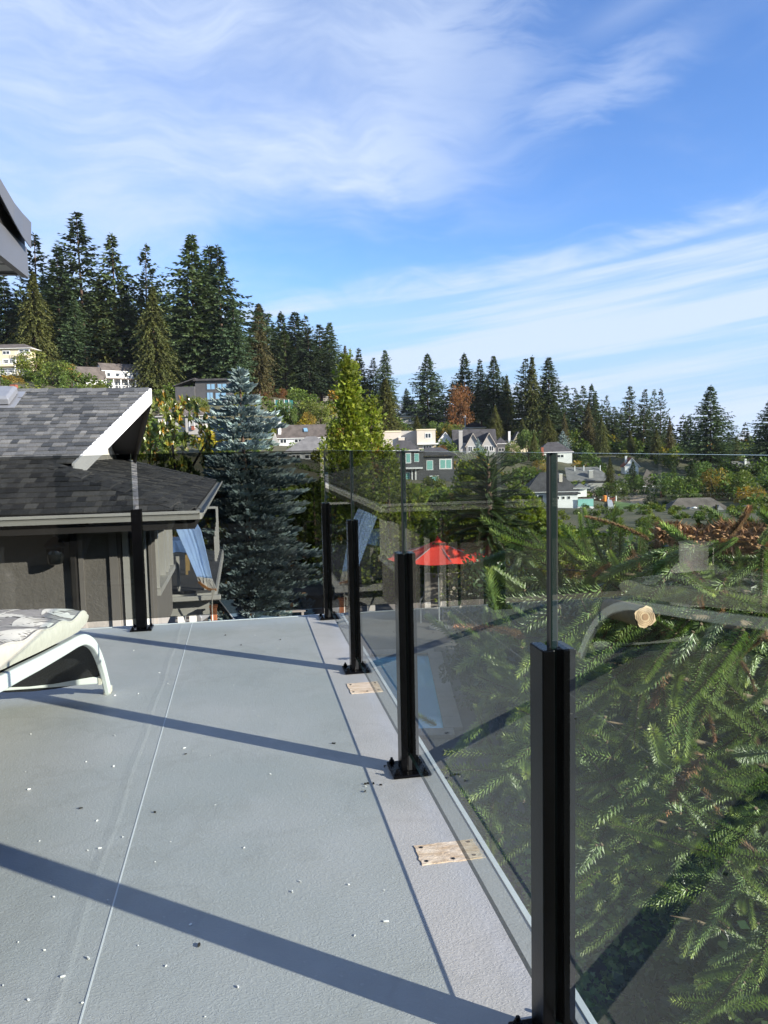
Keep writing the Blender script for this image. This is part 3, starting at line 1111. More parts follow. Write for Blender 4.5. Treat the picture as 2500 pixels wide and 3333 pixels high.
# --- rakes, gable, gutters
for sgn in (0, 1):
    p = RP(RK_S1 + 0.004, T_R, 0.015)
    q = RP(RK_S0 + 0.004, RK_T0, 0.015) if sgn == 0 else RP(RK_S0 + 0.004, T_END - RK_T0, 0.015)
    ext = H_S * 0.03
    dn = Vector((0, 0, -0.215))
    if sgn == 0:
        q = q + (q - p).normalized() * 0.12
    m = MB(); m.prism([p, q, q + dn, p + dn], ext)
    m.build('rake_board', 'rake_white' if sgn == 0 else 'dark_board', house)
gs = HIP_S - 0.01
m = MB()
m.prism([H(gs, HIP_T, Z0 + TAN_F * HIP_T - 0.05), H(gs, T_R, RZ - 0.06), H(gs, T_END - HIP_T, Z0 + TAN_F * HIP_T - 0.05)], H_S * 0.02)
m.build('gable_wall', 'gable_board', house)
for k in range(12):
    t = HIP_T + 0.2 + k * 0.4
    zt_ = Z0 + TAN_F * min(t, T_END - t) - 0.08
    m = MB(); m.obox(H(gs + 0.02, t, Z0 + TAN_F * HIP_T - 0.05), H_T * 0.05, H_S * 0.015, (0, 0, max(0.02, zt_ - Z0 - TAN_F * HIP_T + 0.05)))
    m.build('batten', 'gable_board', house)
for (p, q, nrm) in ((H(-11, 0, 0), H(0.06, 0, 0), H_T * -1), (H(0, -0.06, 0), H(0, T_END, 0), H_S)):
    d = (q - p)
    prof = [(0.0, -0.095), (0.075, -0.095), (0.088, -0.055), (0.10, -0.035), (0.115, -0.03), (0.115, 0.0), (0.105, 0.0), (0.1, -0.022), (0.085, -0.03), (0.0, -0.03)]
    m = MB()
    pts = [p + nrm * (a - 0.0) + Vector((0, 0, Z0 + b)) for a, b in prof]
    m.prism(pts, d)
    m.build('gutter', 'gutter_white', house)
for p, a, b in ((H(-11, 0.002, Z0 - 0.2), H_S * 11, H_T * 0.02), (H(-0.002, 0.02, Z0 - 0.2), H_T * (T_END - 0.02), H_S * -0.02)):
    m = MB(); m.obox(p, a, b, (0, 0, 0.15)); m.build('fascia', 'dark_board', house)
m = MB()
m.prism([H(-11, 0.022, Z0 - 0.185), H(-0.022, 0.022, Z0 - 0.185), H(-0.022, T_END, Z0 - 0.185), H(-11, T_END, Z0 - 0.185)], (0, 0, 0.02))
m.build('soffit', 'dark_board', house)
# roof vent hood
vc = [RP(-3.02, 3.02, 0.0), RP(-2.56, 3.02, 0.0), RP(-2.56, 3.48, 0.0), RP(-3.02, 3.48, 0.0)]
nz_ = H_S.cross(ey).normalized()
m = MB()
bot = [p + nz_ * 0.012 for p in vc]
ctr = sum(bot, Vector((0, 0, 0))) / 4
m.prism([ctr + (p - ctr) * 1.35 for p in bot], nz_ * 0.008)
m.build('vent_flange', 'vent_metal', house)
m = MB()
top = [ctr + (p - ctr) * 0.86 + nz_ * 0.13 for p in bot]
mid = [ctr + (p - ctr) * 1.0 + nz_ * 0.10 for p in bot]
low = [ctr + (p - ctr) * 1.0 + nz_ * 0.025 for p in bot]
m.add(low + mid + top, [(0, 1, 5, 4), (1, 2, 6, 5), (2, 3, 7, 6), (3, 0, 4, 7), (4, 5, 9, 8), (5, 6, 10, 9), (6, 7, 11, 10), (7, 4, 8, 11), (8, 9, 10, 11)])
m.build('vent_hood', 'vent_metal', house, bevel=0.01)

# --- walls (top storey overhangs the patio)
WS, WT, WZ = -0.6, 0.6, Z0 - 0.185
m = MB(); m.obox(H(-11, WT, -3.6), H_S * (11 + WS - 0.27), H_T * 0.16, (0, 0, WZ + 3.6)); m.build('wall', 'house_stucco', house)
m = MB(); m.obox(H(WS - 0.16, 1.1, -1.32), H_T * 0.4, H_S * 0.16, (0, 0, WZ + 1.32)); m.build('wall', 'house_stucco', house)
m = MB(); m.obox(H(WS - 0.16, 1.5, -1.32), H_T * 2.15, H_S * 0.16, (0, 0, 1.32 - 0.62)); m.build('wall', 'house_stucco', house)
m = MB(); m.obox(H(WS - 0.16, 3.5, -0.62), H_T * 0.15, H_S * 0.16, (0, 0, WZ + 0.62)); m.build('wall', 'house_stucco', house)
m = MB(); m.obox(H(-6, 3.65, -3.6), H_S * (6 + WS - 1.6), H_T * -0.16, (0, 0, WZ + 3.6)); m.build('wall', 'dark_board', house)
m = MB(); m.obox(H(-2.4, WT + 0.2, -3.6), H_T * 3.1, H_S * 0.16, (0, 0, 2.28)); m.build('wall', 'dark_board', house)
m = MB(); m.obox(H(-11, WT + 0.16, -1.32), H_S * (11 + WS - 0.01), H_T * 2.9, (0, 0, 0.16)); m.build('floor_slab', 'dark_board', house)
m = MB(); m.obox(H(WS - 0.27, WT + 0.02, -3.6), H_S * 0.27, H_T * 0.14, (0, 0, 2.3)); m.build('wall', 'house_stucco', house)
# pilaster strips beside the corner glazing
for t, wd, out in ((0.98, 0.1, 0.03), (1.18, 0.06, 0.05), (1.33, 0.08, 0.02)):
    m = MB(); m.obox(H(WS + 0.001, t, -1.3), H_T * wd, H_S * out, (0, 0, WZ + 1.3)); m.build('pilaster', 'house_trim', house)
for s, wd, out in ((-1.29, 0.05, 0.03), (-0.965, 0.085, 0.035)):
    m = MB(); m.obox(H(s, WT - 0.001, -3.3), H_S * wd, H_T * -out, (0, 0, WZ + 3.3)); m.build('pilaster', 'house_trim', house)
# upright dark strip standing in for the shaded recess corner
m = MB(); m.obox(H(-1.37, WT - 0.075, -3.3), H_S * 0.065, H_T * 0.07, (0, 0, WZ + 3.3)); m.build('recess_strip', 'dark_board', house, bevel=0.012)
# corner glazing: front pane + side pane with white frames
w1 = MB(); w1.obox(H(WS - 0.27, WT + 0.05, -1.16), H_S * 0.26, H_T * 0.012, (0, 0, WZ + 1.16)); g1 = w1.build('window', 'window_glass', house)
for s, wd, d_, mt in ((WS - 0.27, 0.03, 0.05, 'house_trim'), (WS - 0.235, 0.012, 0.03, 'glass_edge'), (WS - 0.225, 0.06, 0.075, 'gutter_white'), (WS - 0.035, 0.035, 0.05, 'gutter_white')):
    m = MB(); m.obox(H(s, WT + 0.048, -1.16), H_S * wd, H_T * -d_, (0, 0, WZ + 1.16)); m.build('window_frame', mt, g1)
w2 = MB(); w2.obox(H(WS - 0.05, WT + 0.075, -1.16), H_T * 0.43, H_S * 0.012, (0, 0, WZ + 1.16)); g2 = w2.build('window', 'window_glass', house)
for t, wd in ((WT + 0.06, 0.05), (WT + 0.42, 0.06)):
    m = MB(); m.obox(H(WS - 0.04, t, -1.0), H_T * wd, H_S * 0.05, (0, 0, WZ + 1.0)); m.build('window_frame', 'gutter_white', g2)
# long side window
w3 = MB(); w3.obox(H(WS - 0.07, 1.5, -0.6), H_T * 2.0, H_S * 0.012, (0, 0, WZ + 0.6)); g3 = w3.build('window', 'window_glass', house)
for t, wd, dp in ((1.5, 0.07, 0.11), (2.5, 0.06, 0.085), (2.78, 0.05, 0.1), (3.1, 0.05, 0.085), (3.43, 0.07, 0.11)):
    m = MB(); m.obox(H(WS - 0.056, t, -0.6), H_T * wd, H_S * dp, (0, 0, WZ + 0.6)); m.build('window_frame', 'gutter_white', g3)
m = MB(); m.obox(H(WS - 0.05, 1.44, -0.68), H_T * 2.12, H_S * 0.12, (0, 0, 0.075)); m.build('window_sill', 'gutter_white', g3)

# hanging lantern under the front soffit
mat('lantern_black', (0.012, 0.012, 0.013), 0.35)
lan = thing('hanging_lantern', 'black domed lantern hanging under the front eave beside the dark recess strip', 'lantern', H(-1.5, 0.46, 0.1))
lc = H(-1.5, 0.46, 0.1)
m = MB(); m.lathe([(0.008, 0.09), (0.008, WZ - 0.102)], lc, 8); m.build('stem', 'steel', lan)
m = MB(); m.lathe([(0.105, -0.02), (0.11, 0.0), (0.095, 0.035), (0.06, 0.07), (0.02, 0.092), (0.012, 0.1)], lc, 20); m.build('dome', 'lantern_black', lan, smooth=True)
m = MB(); m.lathe([(0.05, -0.2), (0.085, -0.185), (0.09, -0.03), (0.08, -0.021)], lc, 16); m.build('globe', 'window_glass', lan, smooth=True)

# ================================================================ balcony behind the wing, with columns
mat('balcony_floor', (0.13, 0.135, 0.14), 0.8, var=0.1, vscale=3)
bal = thing('balcony', 'white edged balcony on columns with slim white posts behind the house', 'balcony', H(-1.5, 6, -3.6))
BZ = -1.15
m = MB(); m.obox(H(-4, 4.25, BZ - 0.06), H_S * 4.0, H_T * 5, (0, 0, 0.06)); m.build('floor', 'balcony_floor', bal)
m = MB(); m.obox(H(-4, 4.22, BZ - 0.17), H_S * 4.03, H_T * 0.028, (0, 0, 0.13)); m.build('fascia', 'gutter_white', bal)
m = MB(); m.obox(H(-4, 4.12, BZ - 0.14), H_S * 4.1, H_T * 0.098, (0, 0, 0.075)); m.build('gutter', 'gutter_white', bal, bevel=0.012)
m = MB(); m.obox(H(0.002, 4.25, BZ - 0.17), H_T * 5, H_S * 0.03, (0, 0, 0.175)); m.build('fascia', 'gutter_white', bal)
m = MB(); m.obox(H(-4, 4.4, BZ - 0.42), H_S * 3.9, H_T * 0.12, (0, 0, 0.23)); m.build('beam', 'gutter_white', bal)
for s, t in ((-0.6, 4.38), (-0.55, 6.2)):
    m = MB(); m.obox(H(s, t, -3.6), H_S * 0.12, H_T * 0.15, (0, 0, 3.6 + BZ - 0.42)); m.build('column', 'gutter_white', bal)
for s, t, h in ((-0.58, 4.3, 0.56), (-0.16, 4.3, 0.26), (-0.1, 7.5, 0.5), (-0.1, 7.95, 0.56), (-0.1, 8.4, 0.6), (-0.1, 8.8, 0.66), (-0.1, 9.15, 0.98)):
    m = MB(); m.obox(H(s, t, BZ), H_S * 0.05, H_T * 0.05, (0, 0, h)); m.build('post', 'gutter_white', bal)
m = MB(); m.obox(H(-1.6, 9.15, BZ + 0.94), H_S * 1.5, H_T * 0.05, (0, 0, 0.05)); m.build('rail', 'gutter_white', bal)
for t in (7.56, 8.0, 8.45, 8.85):
    m = MB(); m.obox(H(-0.08, t, BZ + 0.06), H_T * 0.38, H_S * 0.008, (0, 0, 0.42)); m.build('glass_panel', 'clear_glass', bal)
# table with a blue cloth out on the balcony
mat('blue_cloth', (0.16, 0.3, 0.62), 0.85, var=0.08, vscale=10)
mat('pine', (0.5, 0.36, 0.16), 0.6, var=0.1, vscale=10)
tb = thing('balcony_table', 'small table under a blue cloth standing on the balcony', 'table', H(-0.75, 6.2, BZ))
m = MB(); m.obox(H(-1.1, 5.9, BZ + 0.6), H_S * 0.6, H_T * 0.6, (0, 0, 0.03)); m.build('top', 'pine', tb)
for s, t in ((-1.07, 5.93), (-0.56, 5.93), (-1.07, 6.43), (-0.56, 6.43)):
    m = MB(); m.obox(H(s, t, BZ), H_S * 0.04, H_T * 0.04, (0, 0, 0.6)); m.build('leg', 'pine', tb)
m = MB(); vs = []; fs = []
for i in range(33):
    q = 2 * math.pi * i / 32
    x, y = max(-1, min(1, 1.35 * math.cos(q))), max(-1, min(1, 1.35 * math.sin(q)))
    vs += [H(-0.8 + 0.32 * x, 6.2 + 0.32 * y, BZ + 0.634), H(-0.8 + (0.33 + 0.02 * math.sin(i * 1.7)) * x, 6.2 + (0.33 + 0.02 * math.sin(i * 1.7)) * y, BZ + 0.4 + 0.03 * math.sin(i * 0.8))]
for i in range(32):
    fs.append((2 * i, 2 * i + 1, 2 * i + 3, 2 * i + 2))
m.add(vs, fs); m.poly([vs[2 * i] for i in range(32)])
m.build('tablecloth', 'blue_cloth', tb)

# ================================================================ hammock hanging from the eave
mat('hammock_blue', (0.40, 0.60, 1.0), 0.85, var=0.08, vscale=5, bump=0.3, bscale=200)
mat('rope_white', (0.75, 0.73, 0.66), 0.8)
mat('bar_wood', (0.42, 0.2, 0.07), 0.5, var=0.2, vscale=20)
mat('post_brown', (0.3, 0.11, 0.045), 0.6, var=0.2, vscale=10)
ham = thing('hammock', 'sky blue cloth hammock with white fringe hanging down from the eave', 'hammock', at(690, 2015, 12.0))
left = [(563, 1698), (580, 1738), (600, 1783), (620, 1828), (641, 1877)]
right = [(627, 1674), (655, 1728), (668, 1780), (680, 1834), (691, 1884)]
NR, NC = 24, 22
vs = []; fs = []
for i in range(NR + 1):
    q = i / NR * 4; k = min(3, int(q)); r = q - k
    l = [left[k][j] * (1 - r) + left[k + 1][j] * r for j in (0, 1)]
    rr = [right[k][j] * (1 - r) + right[k + 1][j] * r for j in (0, 1)]
    for c in range(NC + 1):
        x = c / NC
        d_ = 11.35 + 0.35 * i / NR + 0.08 * math.sin(math.pi * x) + 0.03 * sum(math.exp(-((x - x0 - 0.02 * math.sin(i * 0.2)) / 0.035) ** 2) for x0 in (0.22, 0.42, 0.60)) + 0.3 * x
        vs.append(at(l[0] * (1 - x) + rr[0] * x, l[1] * (1 - x) + rr[1] * x, d_))
for i in range(NR):
    for c in range(NC):
        fs.append((i * (NC + 1) + c, (i + 1) * (NC + 1) + c, (i + 1) * (NC + 1) + c + 1, i * (NC + 1) + c + 1))
m = MB(); m.add(vs, fs)
ho = m.build('cloth', 'hammock_blue', ham, smooth=True)
so = ho.modifiers.new('thick', 'SOLIDIFY'); so.thickness = 0.006
bar = [at(647, 1893, 11.8), at(660, 1905, 11.85), at(675, 1915, 11.9), at(690, 1920, 11.9), at(704, 1919, 11.9)]
m = MB(); m.rectsweep(bar, (0.2, 1, 0), 0.03, 0.035); m.build('spreader_bar', 'bar_wood', ham)
rnd = random.Random(8)
base = NR * (NC + 1)
for c in range(0, NC + 1):
    x = c / NC
    q = x * 4; k = min(3, int(q)); b_ = bar[k].lerp(bar[k + 1], q - k) if k < 4 else bar[4]
    p = Vector(vs[base + c])
    m = MB(); m.tube([p, p.lerp(b_, 0.5) + Vector((rnd.uniform(-.02, .02), 0, rnd.uniform(-.01, .02))), b_], 0.006, 4)
    m.build('fringe_cord', 'rope_white', ham)
for k in range(5):
    m = MB(); a = bar[3].lerp(bar[4], k / 6) + Vector((0, -0.02, 0)); b_ = at(691, 1948, 11.9)
    m.tube([a, b_], 0.007, 4); m.build('fringe_cord', 'rope_white', ham)
m = MB(); m.tube([at(691, 1945, 11.9), at(690, 1975, 11.95), at(692, 2022, 12.0)], 0.011, 6); m.build('chain', 'rope_white', ham)
pb = at(692, 2010, 12.0)
pst = thing('tie_post', 'short reddish brown timber post tying the hammock chain', 'post', (pb.x, pb.y + 0.1, -3.6))
m = MB(); m.cbox((pb.x, pb.y + 0.1, (-3.6 + pb.z + 0.15) / 2), 0.1, 0.1, pb.z + 0.15 + 3.6, 0.2); m.build('shaft', 'post_brown', pst, bevel=0.008)
m = MB(); m.cbox((pb.x, pb.y + 0.1, pb.z + 0.165), 0.13, 0.13, 0.025, 0.2); m.build('cap', 'post_brown', pst)
# ================================================================ land
GZ = -3.6                                   # level of the garden and pool terrace
ANCH = []                                   # (x, y, z) the ground passes through


def anchor(u, v, d):
    p = at(u, v, d)
    ANCH.append((p.x, p.y, p.z))
    return p


HILL = [  # photo pixel of the ground, distance
    (0, 1240, 180), (200, 1245, 190), (400, 1268, 200), (560, 1300, 190), (700, 1310, 200), (860, 1290, 260), (1000, 1305, 300),
    (1200, 1340, 320), (1400, 1390, 320), (1600, 1415, 300), (1800, 1450, 280), (2000, 1480, 260), (2200, 1490, 260), (2450, 1490, 270),
    (0, 1200, 260), (300, 1205, 270), (600, 1240, 280), (-500, 1210, 230), (-900, 1230, 200),
    (550, 1410, 120), (700, 1440, 110), (900, 1470, 120), (1100, 1480, 130), (1300, 1560, 120), (1500, 1560, 130), (1700, 1600, 120),
    (1800, 1700, 105), (2000, 1668, 140), (2100, 1720, 95), (2400, 1705, 105), (2600, 1700, 110), (1950, 1600, 185), (2200, 1590, 200), (2500, 1560, 200),
    (3200, 1700, 110), (3300, 1560, 220), (1450, 1475, 210), (1650, 1480, 240), (1300, 1475, 215), (1850, 1520, 220), (2050, 1560, 210)]
for h in HILL:
    anchor(*h)
for x, y in ((-40, 30), (-25, 42), (-10, 50), (8, 52), (25, 50), (45, 45), (60, 30), (60, 5), (-50, 10), (0, -60), (60, -40), (-60, -40)):
    ANCH.append((x, y, GZ + (0.06 * max(0, -x) - 0.02 * max(0, x))))
for x, y, z in ((-300, 500, 30), (0, 480, 0), (200, 460, -25), (400, 450, -40), (450, 200, -35), (400, 0, -30), (-300, 200, 26), (-300, 0, 10), (0, -300, -5), (300, -250, -20)):
    ANCH.append((x, y, z))


def ground_z(x, y):
    r = math.hypot(x, y - 10)
    near = GZ
    num = den = 0.0
    for ax, ay, az in ANCH:
        d2 = (x - ax) ** 2 + (y - ay) ** 2
        w_ = 1.0 / (d2 + 30.0) ** 1.6
        num += az * w_; den += w_
    far_ = num / den
    k = min(1, max(0, (r - 26) / 22)); k = k * k * (3 - 2 * k)
    z = near * (1 - k) + far_ * k
    if r > 420:
        q = min(1, (r - 420) / 500)
        z = z * (1 - q) + -62 * q
    return z


m_ground = mat('ground_cover', (0.05, 0.055, 0.022), 0.95, col2=(0.11, 0.095, 0.05), vscale=0.25, bump=0.6, bscale=3, detail=8)

# garden terrace by the pool
mat('paving', (0.10, 0.095, 0.09), 0.85, var=0.12, vscale=2, bump=0.3, bscale=40)
mat('brick_paving', (0.2, 0.085, 0.05), 0.85, var=0.25, vscale=6, objvar=0.2)
mat('pool_tile', (0.18, 0.52, 0.66), 0.4, var=0.08, vscale=2)
mat('coping', (0.24, 0.22, 0.2), 0.7, var=0.08, vscale=4)
PX0, PX1, PY0, PY1 = -0.5, 1.05, 11.9, 16.8
m = MB()
def ring_slab(x0, x1, y0, y1, hx0, hx1, hy0, hy1, z, mbx):
    for a, b, c, d_ in ((x0, hx0, y0, y1), (hx1, x1, y0, y1), (hx0, hx1, y0, hy0), (hx0, hx1, hy1, y1)):
        mbx.obox((a, c, z - 0.08), (b - a, 0, 0), (0, d_ - c, 0), (0, 0, 0.08))
ring_slab(-9, 1.7, 6.6, 23, PX0, PX1, PY0, PY1, GZ + 0.09, m)
tag(m.build('pool_terrace', 'paving'), kind='structure')
m = MB(); m.obox((-6.7, 15.1, GZ + 0.08), (3.6, 0, 0), (0, 2.4, 0), (0, 0, 0.014))
bpath = tag(m.build('brick_path', 'paving'), kind='structure')
m = MB(); m.obox((0, 0, 0), (0.212, 0, 0), (0, 0.23, 0), (0, 0, 0.02)); brick_me = m.mesh('brick', 'brick_paving')
for i in range(15):
    for j in range(9):
        o = child('brick', brick_me, bpath)
        o.location = (-6.6 + i * 0.22 + (0.11 if j % 2 else 0), 15.2 + j * 0.24, GZ + 0.086)
pool = thing('swimming_pool', 'blue swimming pool with pale coping below the deck railing', 'swimming pool', (1, 12, GZ))
m = MB(); d_ = 1.3
m.add([(PX0, PY0, GZ + 0.085), (PX1, PY0, GZ + 0.085), (PX1, PY1, GZ + 0.085), (PX0, PY1, GZ + 0.085),
       (PX0, PY0, GZ - d_), (PX1, PY0, GZ - d_), (PX1, PY1, GZ - d_), (PX0, PY1, GZ - d_)],
      [(4, 5, 6, 7), (0, 1, 5, 4), (1, 2, 6, 5), (2, 3, 7, 6), (3, 0, 4, 7)])
m.build('basin', 'pool_tile', pool)
gw = mat('pool_water', (0.16, 0.50, 0.68), 0.03, spec=0.5, bump=0.15, bscale=3)
m = MB(); m.poly([(PX0, PY0, GZ + 0.05), (PX1, PY0, GZ + 0.05), (PX1, PY1, GZ + 0.05), (PX0, PY1, GZ + 0.05)]); m.build('water', 'pool_water', pool)
n = 0
for a, b, ax, L in ((PX0, PY0, 0, PX1 - PX0), (PX0, PY1, 0, PX1 - PX0), (PX0, PY0, 1, PY1 - PY0), (PX1, PY0, 1, PY1 - PY0)):
    k = int(L / 0.5)
    for i in range(k):
        m = MB(); q = L / k
        if ax == 0:
            m.obox((a + i * q + 0.004, b - 0.15, GZ + 0.092), (q - 0.008, 0, 0), (0, 0.3, 0), (0, 0, 0.05))
        else:
            m.obox((a - 0.15, b + 0.16 + i * (L - 0.32) / k + 0.004, GZ + 0.092), (0.3, 0, 0), (0, (L - 0.32) / k - 0.008, 0), (0, 0, 0.05))
        m.build('coping_stone', 'coping', pool)

# ================================================================ vegetation prototypes
leaf_mat('fir_green', (0.056, 0.09, 0.046), 0.6, 0.18, objvar=0.36, warm=(1.5, 1.2, 0.65))
leaf_mat('cedar_olive', (0.10, 0.115, 0.036), 0.6, 0.25, warm=(1.2, 1.0, 0.8))
leaf_mat('cedar_brown', (0.092, 0.082, 0.034), 0.7, 0.25)
leaf_mat('spruce_blue', (0.275, 0.35, 0.335), 0.6, 0.12, objvar=0.05, tint=(1, 1, 1))
leaf_mat('gold_leaf', (0.26, 0.31, 0.045), 0.55, 0.42, objvar=0.05)
leaf_mat('shrub_leaf', (0.105, 0.155, 0.036), 0.5, 0.32, warm=(1.5, 1.1, 0.6))
leaf_mat('hedge_leaf', (0.10, 0.16, 0.038), 0.55, 0.28, objvar=0.05)
leaf_mat('maple_brown', (0.19, 0.09, 0.035), 0.6, 0.35)
leaf_mat('yellow_leaf', (0.27, 0.20, 0.04), 0.55, 0.4)
leaf_mat('magnolia_leaf', (0.14, 0.17, 0.035), 0.28, 0.3, spec=0.6)
mat('bark', (0.085, 0.055, 0.038), 0.95, var=0.35, vscale=6, bump=0.8, bscale=8, stretch=(1, 1, 0.2))
mat('bark_red', (0.17, 0.095, 0.06), 0.95, var=0.3, vscale=6, bump=0.8, bscale=8, stretch=(1, 1, 0.2))


def diamond(mb, p, d, side, L, W_, tone, curl=0.0):
    """one spray of foliage: a long kite"""
    a = p; b = p + d * (L * 0.45) + side * (W_ / 2); c = p + d * L; e = p + d * (L * 0.45) - side * (W_ / 2)
    if curl:
        c = c + Vector((0, 0, curl * L))
    mb.tcur = tone
    mb.add([a, b, c, e], [(0, 1, 2, 3)])


def conifer(seed, wid, power, whorls, per, sparse=0.0, droop=0.25, z0=0.07, leaf=0.036, upturn=0.15, lop=0.25, hang=0.5):
    """crown + trunk of unit height"""
    r = random.Random(seed)
    mb = MB()
    whorls = int(whorls * 1.6); leaf *= 0.97
    ph = [r.uniform(0, 6.28) for _ in range(4)]
    for i in range(whorls):
        q = (i + r.uniform(-0.4, 0.4)) / whorls
        z = z0 + (0.985 - z0) * max(0, q)
        rad = min(wid * 2.3 * (1 - q) ** 1.08, wid * (0.98 + 0.3 * (1 - q))) * (0.6 + 0.4 * min(1, (q + 0.02) / 0.12)) * (1 + 0.1 * math.sin(q * 17 + ph[2]))
        n = max(3, int(per * (0.55 + 0.45 * (1 - q))))
        a0 = r.uniform(0, 6.28)
        for k in range(n):
            if r.random() < sparse:
                continue
            az = a0 + 2 * math.pi * k / n + r.uniform(-0.3, 0.3)
            R_ = rad * r.uniform(0.55, 1.2) * (1 + lop * math.sin(az + ph[0] + q * 3) * math.sin(q * 9 + ph[1]))
            if r.random() < 0.06:
                R_ *= 1.35
            tone = r.uniform(0.62, 1.3)
            tn = (tone * r.uniform(0.92, 1.08), tone, tone * r.uniform(0.85, 1.1))
            dirh = Vector((math.cos(az), math.sin(az), 0)); sd_ = Vector((-math.sin(az), math.cos(az), 0))
            m_ = max(3, int(3 + R_ / leaf * 2.0))
            up = 0.35 * q
            for j in range(m_):
                t = (j + r.random()) / m_
                if t < 0.12:
                    continue
                p = dirh * (R_ * t) + Vector((0, 0, z + R_ * (up * t - droop * t * t * 1.4 + upturn * t ** 4)))
                L = leaf * (1.15 - 0.45 * t) * r.uniform(0.7, 1.25)
                for sgn in (-1, 1):
                    d = (dirh * r.uniform(0.45, 1.0) + sd_ * sgn * r.uniform(0.35, 1.0) * (1.15 - t) + Vector((0, 0, r.uniform(-hang, 0.22)))).normalized()
                    nrm = d.cross(Vector((0, 0, 1)))
                    nrm = (nrm.normalized() if nrm.length > 1e-3 else sd_)
                    sd2 = (nrm * r.uniform(0.5, 1) + Vector((0, 0, r.uniform(-0.8, 0.8)))).normalized()
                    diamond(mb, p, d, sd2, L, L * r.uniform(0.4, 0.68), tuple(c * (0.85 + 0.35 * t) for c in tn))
            diamond(mb, dirh * (R_ * 0.85) + Vector((0, 0, z + R_ * (up * .85 - droop + upturn * 0.5))), dirh, sd_, leaf * 1.1, leaf * 0.35, tn)
    for k in range(10):
        q = r.uniform(0.93, 1.0)
        az = r.uniform(0, 6.28)
        diamond(mb, Vector((0, 0, q - 0.015)), Vector((math.cos(az) * .5, math.sin(az) * .5, 0.8)).normalized(), Vector((-math.sin(az), math.cos(az), 0)), leaf * 0.8, leaf * 0.25, 1.0)
    tr = MB()
    tr.tube([(0, 0, -0.03), (0.002, 0, 0.2), (-0.001, 0.001, 0.55), (0, 0, 0.97)], [0.0125, 0.0105, 0.0065, 0.0015], 7)
    return mb, tr


KIND = {}


def reg(key, gen, leafm, barkm='bark'):
    cr, tr = gen
    KIND[key] = (cr.mesh('crown', leafm), tr.mesh('trunk', barkm, True))


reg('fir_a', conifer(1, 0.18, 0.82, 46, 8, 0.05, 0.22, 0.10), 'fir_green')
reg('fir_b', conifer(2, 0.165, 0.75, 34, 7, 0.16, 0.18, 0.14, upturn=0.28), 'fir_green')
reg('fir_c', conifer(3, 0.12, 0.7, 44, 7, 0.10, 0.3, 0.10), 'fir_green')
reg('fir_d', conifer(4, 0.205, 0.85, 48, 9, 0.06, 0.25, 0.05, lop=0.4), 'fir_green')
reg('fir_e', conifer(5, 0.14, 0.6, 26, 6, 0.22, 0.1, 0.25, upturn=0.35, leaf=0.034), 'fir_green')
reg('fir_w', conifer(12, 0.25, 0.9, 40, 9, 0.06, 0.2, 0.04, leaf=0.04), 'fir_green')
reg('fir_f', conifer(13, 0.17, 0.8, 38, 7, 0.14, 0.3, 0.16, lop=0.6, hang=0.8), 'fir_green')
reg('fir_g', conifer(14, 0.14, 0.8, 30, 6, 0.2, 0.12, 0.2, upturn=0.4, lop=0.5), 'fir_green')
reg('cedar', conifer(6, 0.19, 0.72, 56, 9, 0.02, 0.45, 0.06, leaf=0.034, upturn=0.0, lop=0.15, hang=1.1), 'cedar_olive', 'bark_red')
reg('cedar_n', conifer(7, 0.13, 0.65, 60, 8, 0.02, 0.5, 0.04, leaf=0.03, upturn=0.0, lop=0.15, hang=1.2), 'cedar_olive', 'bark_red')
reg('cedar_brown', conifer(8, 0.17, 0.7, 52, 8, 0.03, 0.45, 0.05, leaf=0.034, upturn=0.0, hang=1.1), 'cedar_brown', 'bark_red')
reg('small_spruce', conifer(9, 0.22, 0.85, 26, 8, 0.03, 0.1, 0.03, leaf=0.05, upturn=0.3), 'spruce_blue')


def clump_tree(seed, n_cl, n_leaf, leaf, flat=0.9, trunk=True, spread=0.5):
    """rounded broadleaf crown made of uneven leaf clumps, unit height"""
    r = random.Random(seed); mb = MB(); cl = []
    for i in range(n_cl):
        a = r.uniform(0, 6.28); zz = r.uniform(0.22, 0.95)
        rr = spread * math.sqrt(max(0.02, 1 - ((zz - 0.5) / 0.52) ** 2)) * r.uniform(0.3, 0.92)
        cl.append((Vector((rr * math.cos(a), rr * math.sin(a), zz)), r.uniform(0.10, 0.2), r.uniform(0.6, 1.3)))
    for c, s, tone in cl:
        for k in range(n_leaf):
            v = Vector((r.gauss(0, 1), r.gauss(0, 1), r.gauss(0, 1))); v.normalize()
            p = c + v * s * r.uniform(0.5, 1.0) * Vector((1, 1, flat)).length / 1.7
            if p.z < 0.02:
                continue
            d = (v + Vector((r.uniform(-1, 1), r.uniform(-1, 1), r.uniform(-1, 0.6))) * 0.9).normalized()
            sd_ = d.orthogonal().normalized()
            sd_ = (sd_ * r.uniform(-1, 1) + d.cross(sd_) * r.uniform(-1, 1)).normalized()
            t = tone * r.uniform(0.75, 1.25)
            diamond(mb, p, d, sd_, leaf * r.uniform(0.7, 1.3), leaf * r.uniform(0.5, 0.75), (t * r.uniform(0.9, 1.2), t, t * r.uniform(0.7, 1.1)))
    tr = MB(); tr.tube([(0, 0, -0.05), (0.01, 0, 0.3), (0, 0.01, 0.6)], [0.035, 0.025, 0.01], 6)
    for c, s, tone in cl[:7]:
        tr.tube([(0, 0, 0.2), tuple(c * 0.6 + Vector((0, 0, 0.1))), tuple(c)], [0.018, 0.01, 0.004], 5)
    return mb, tr


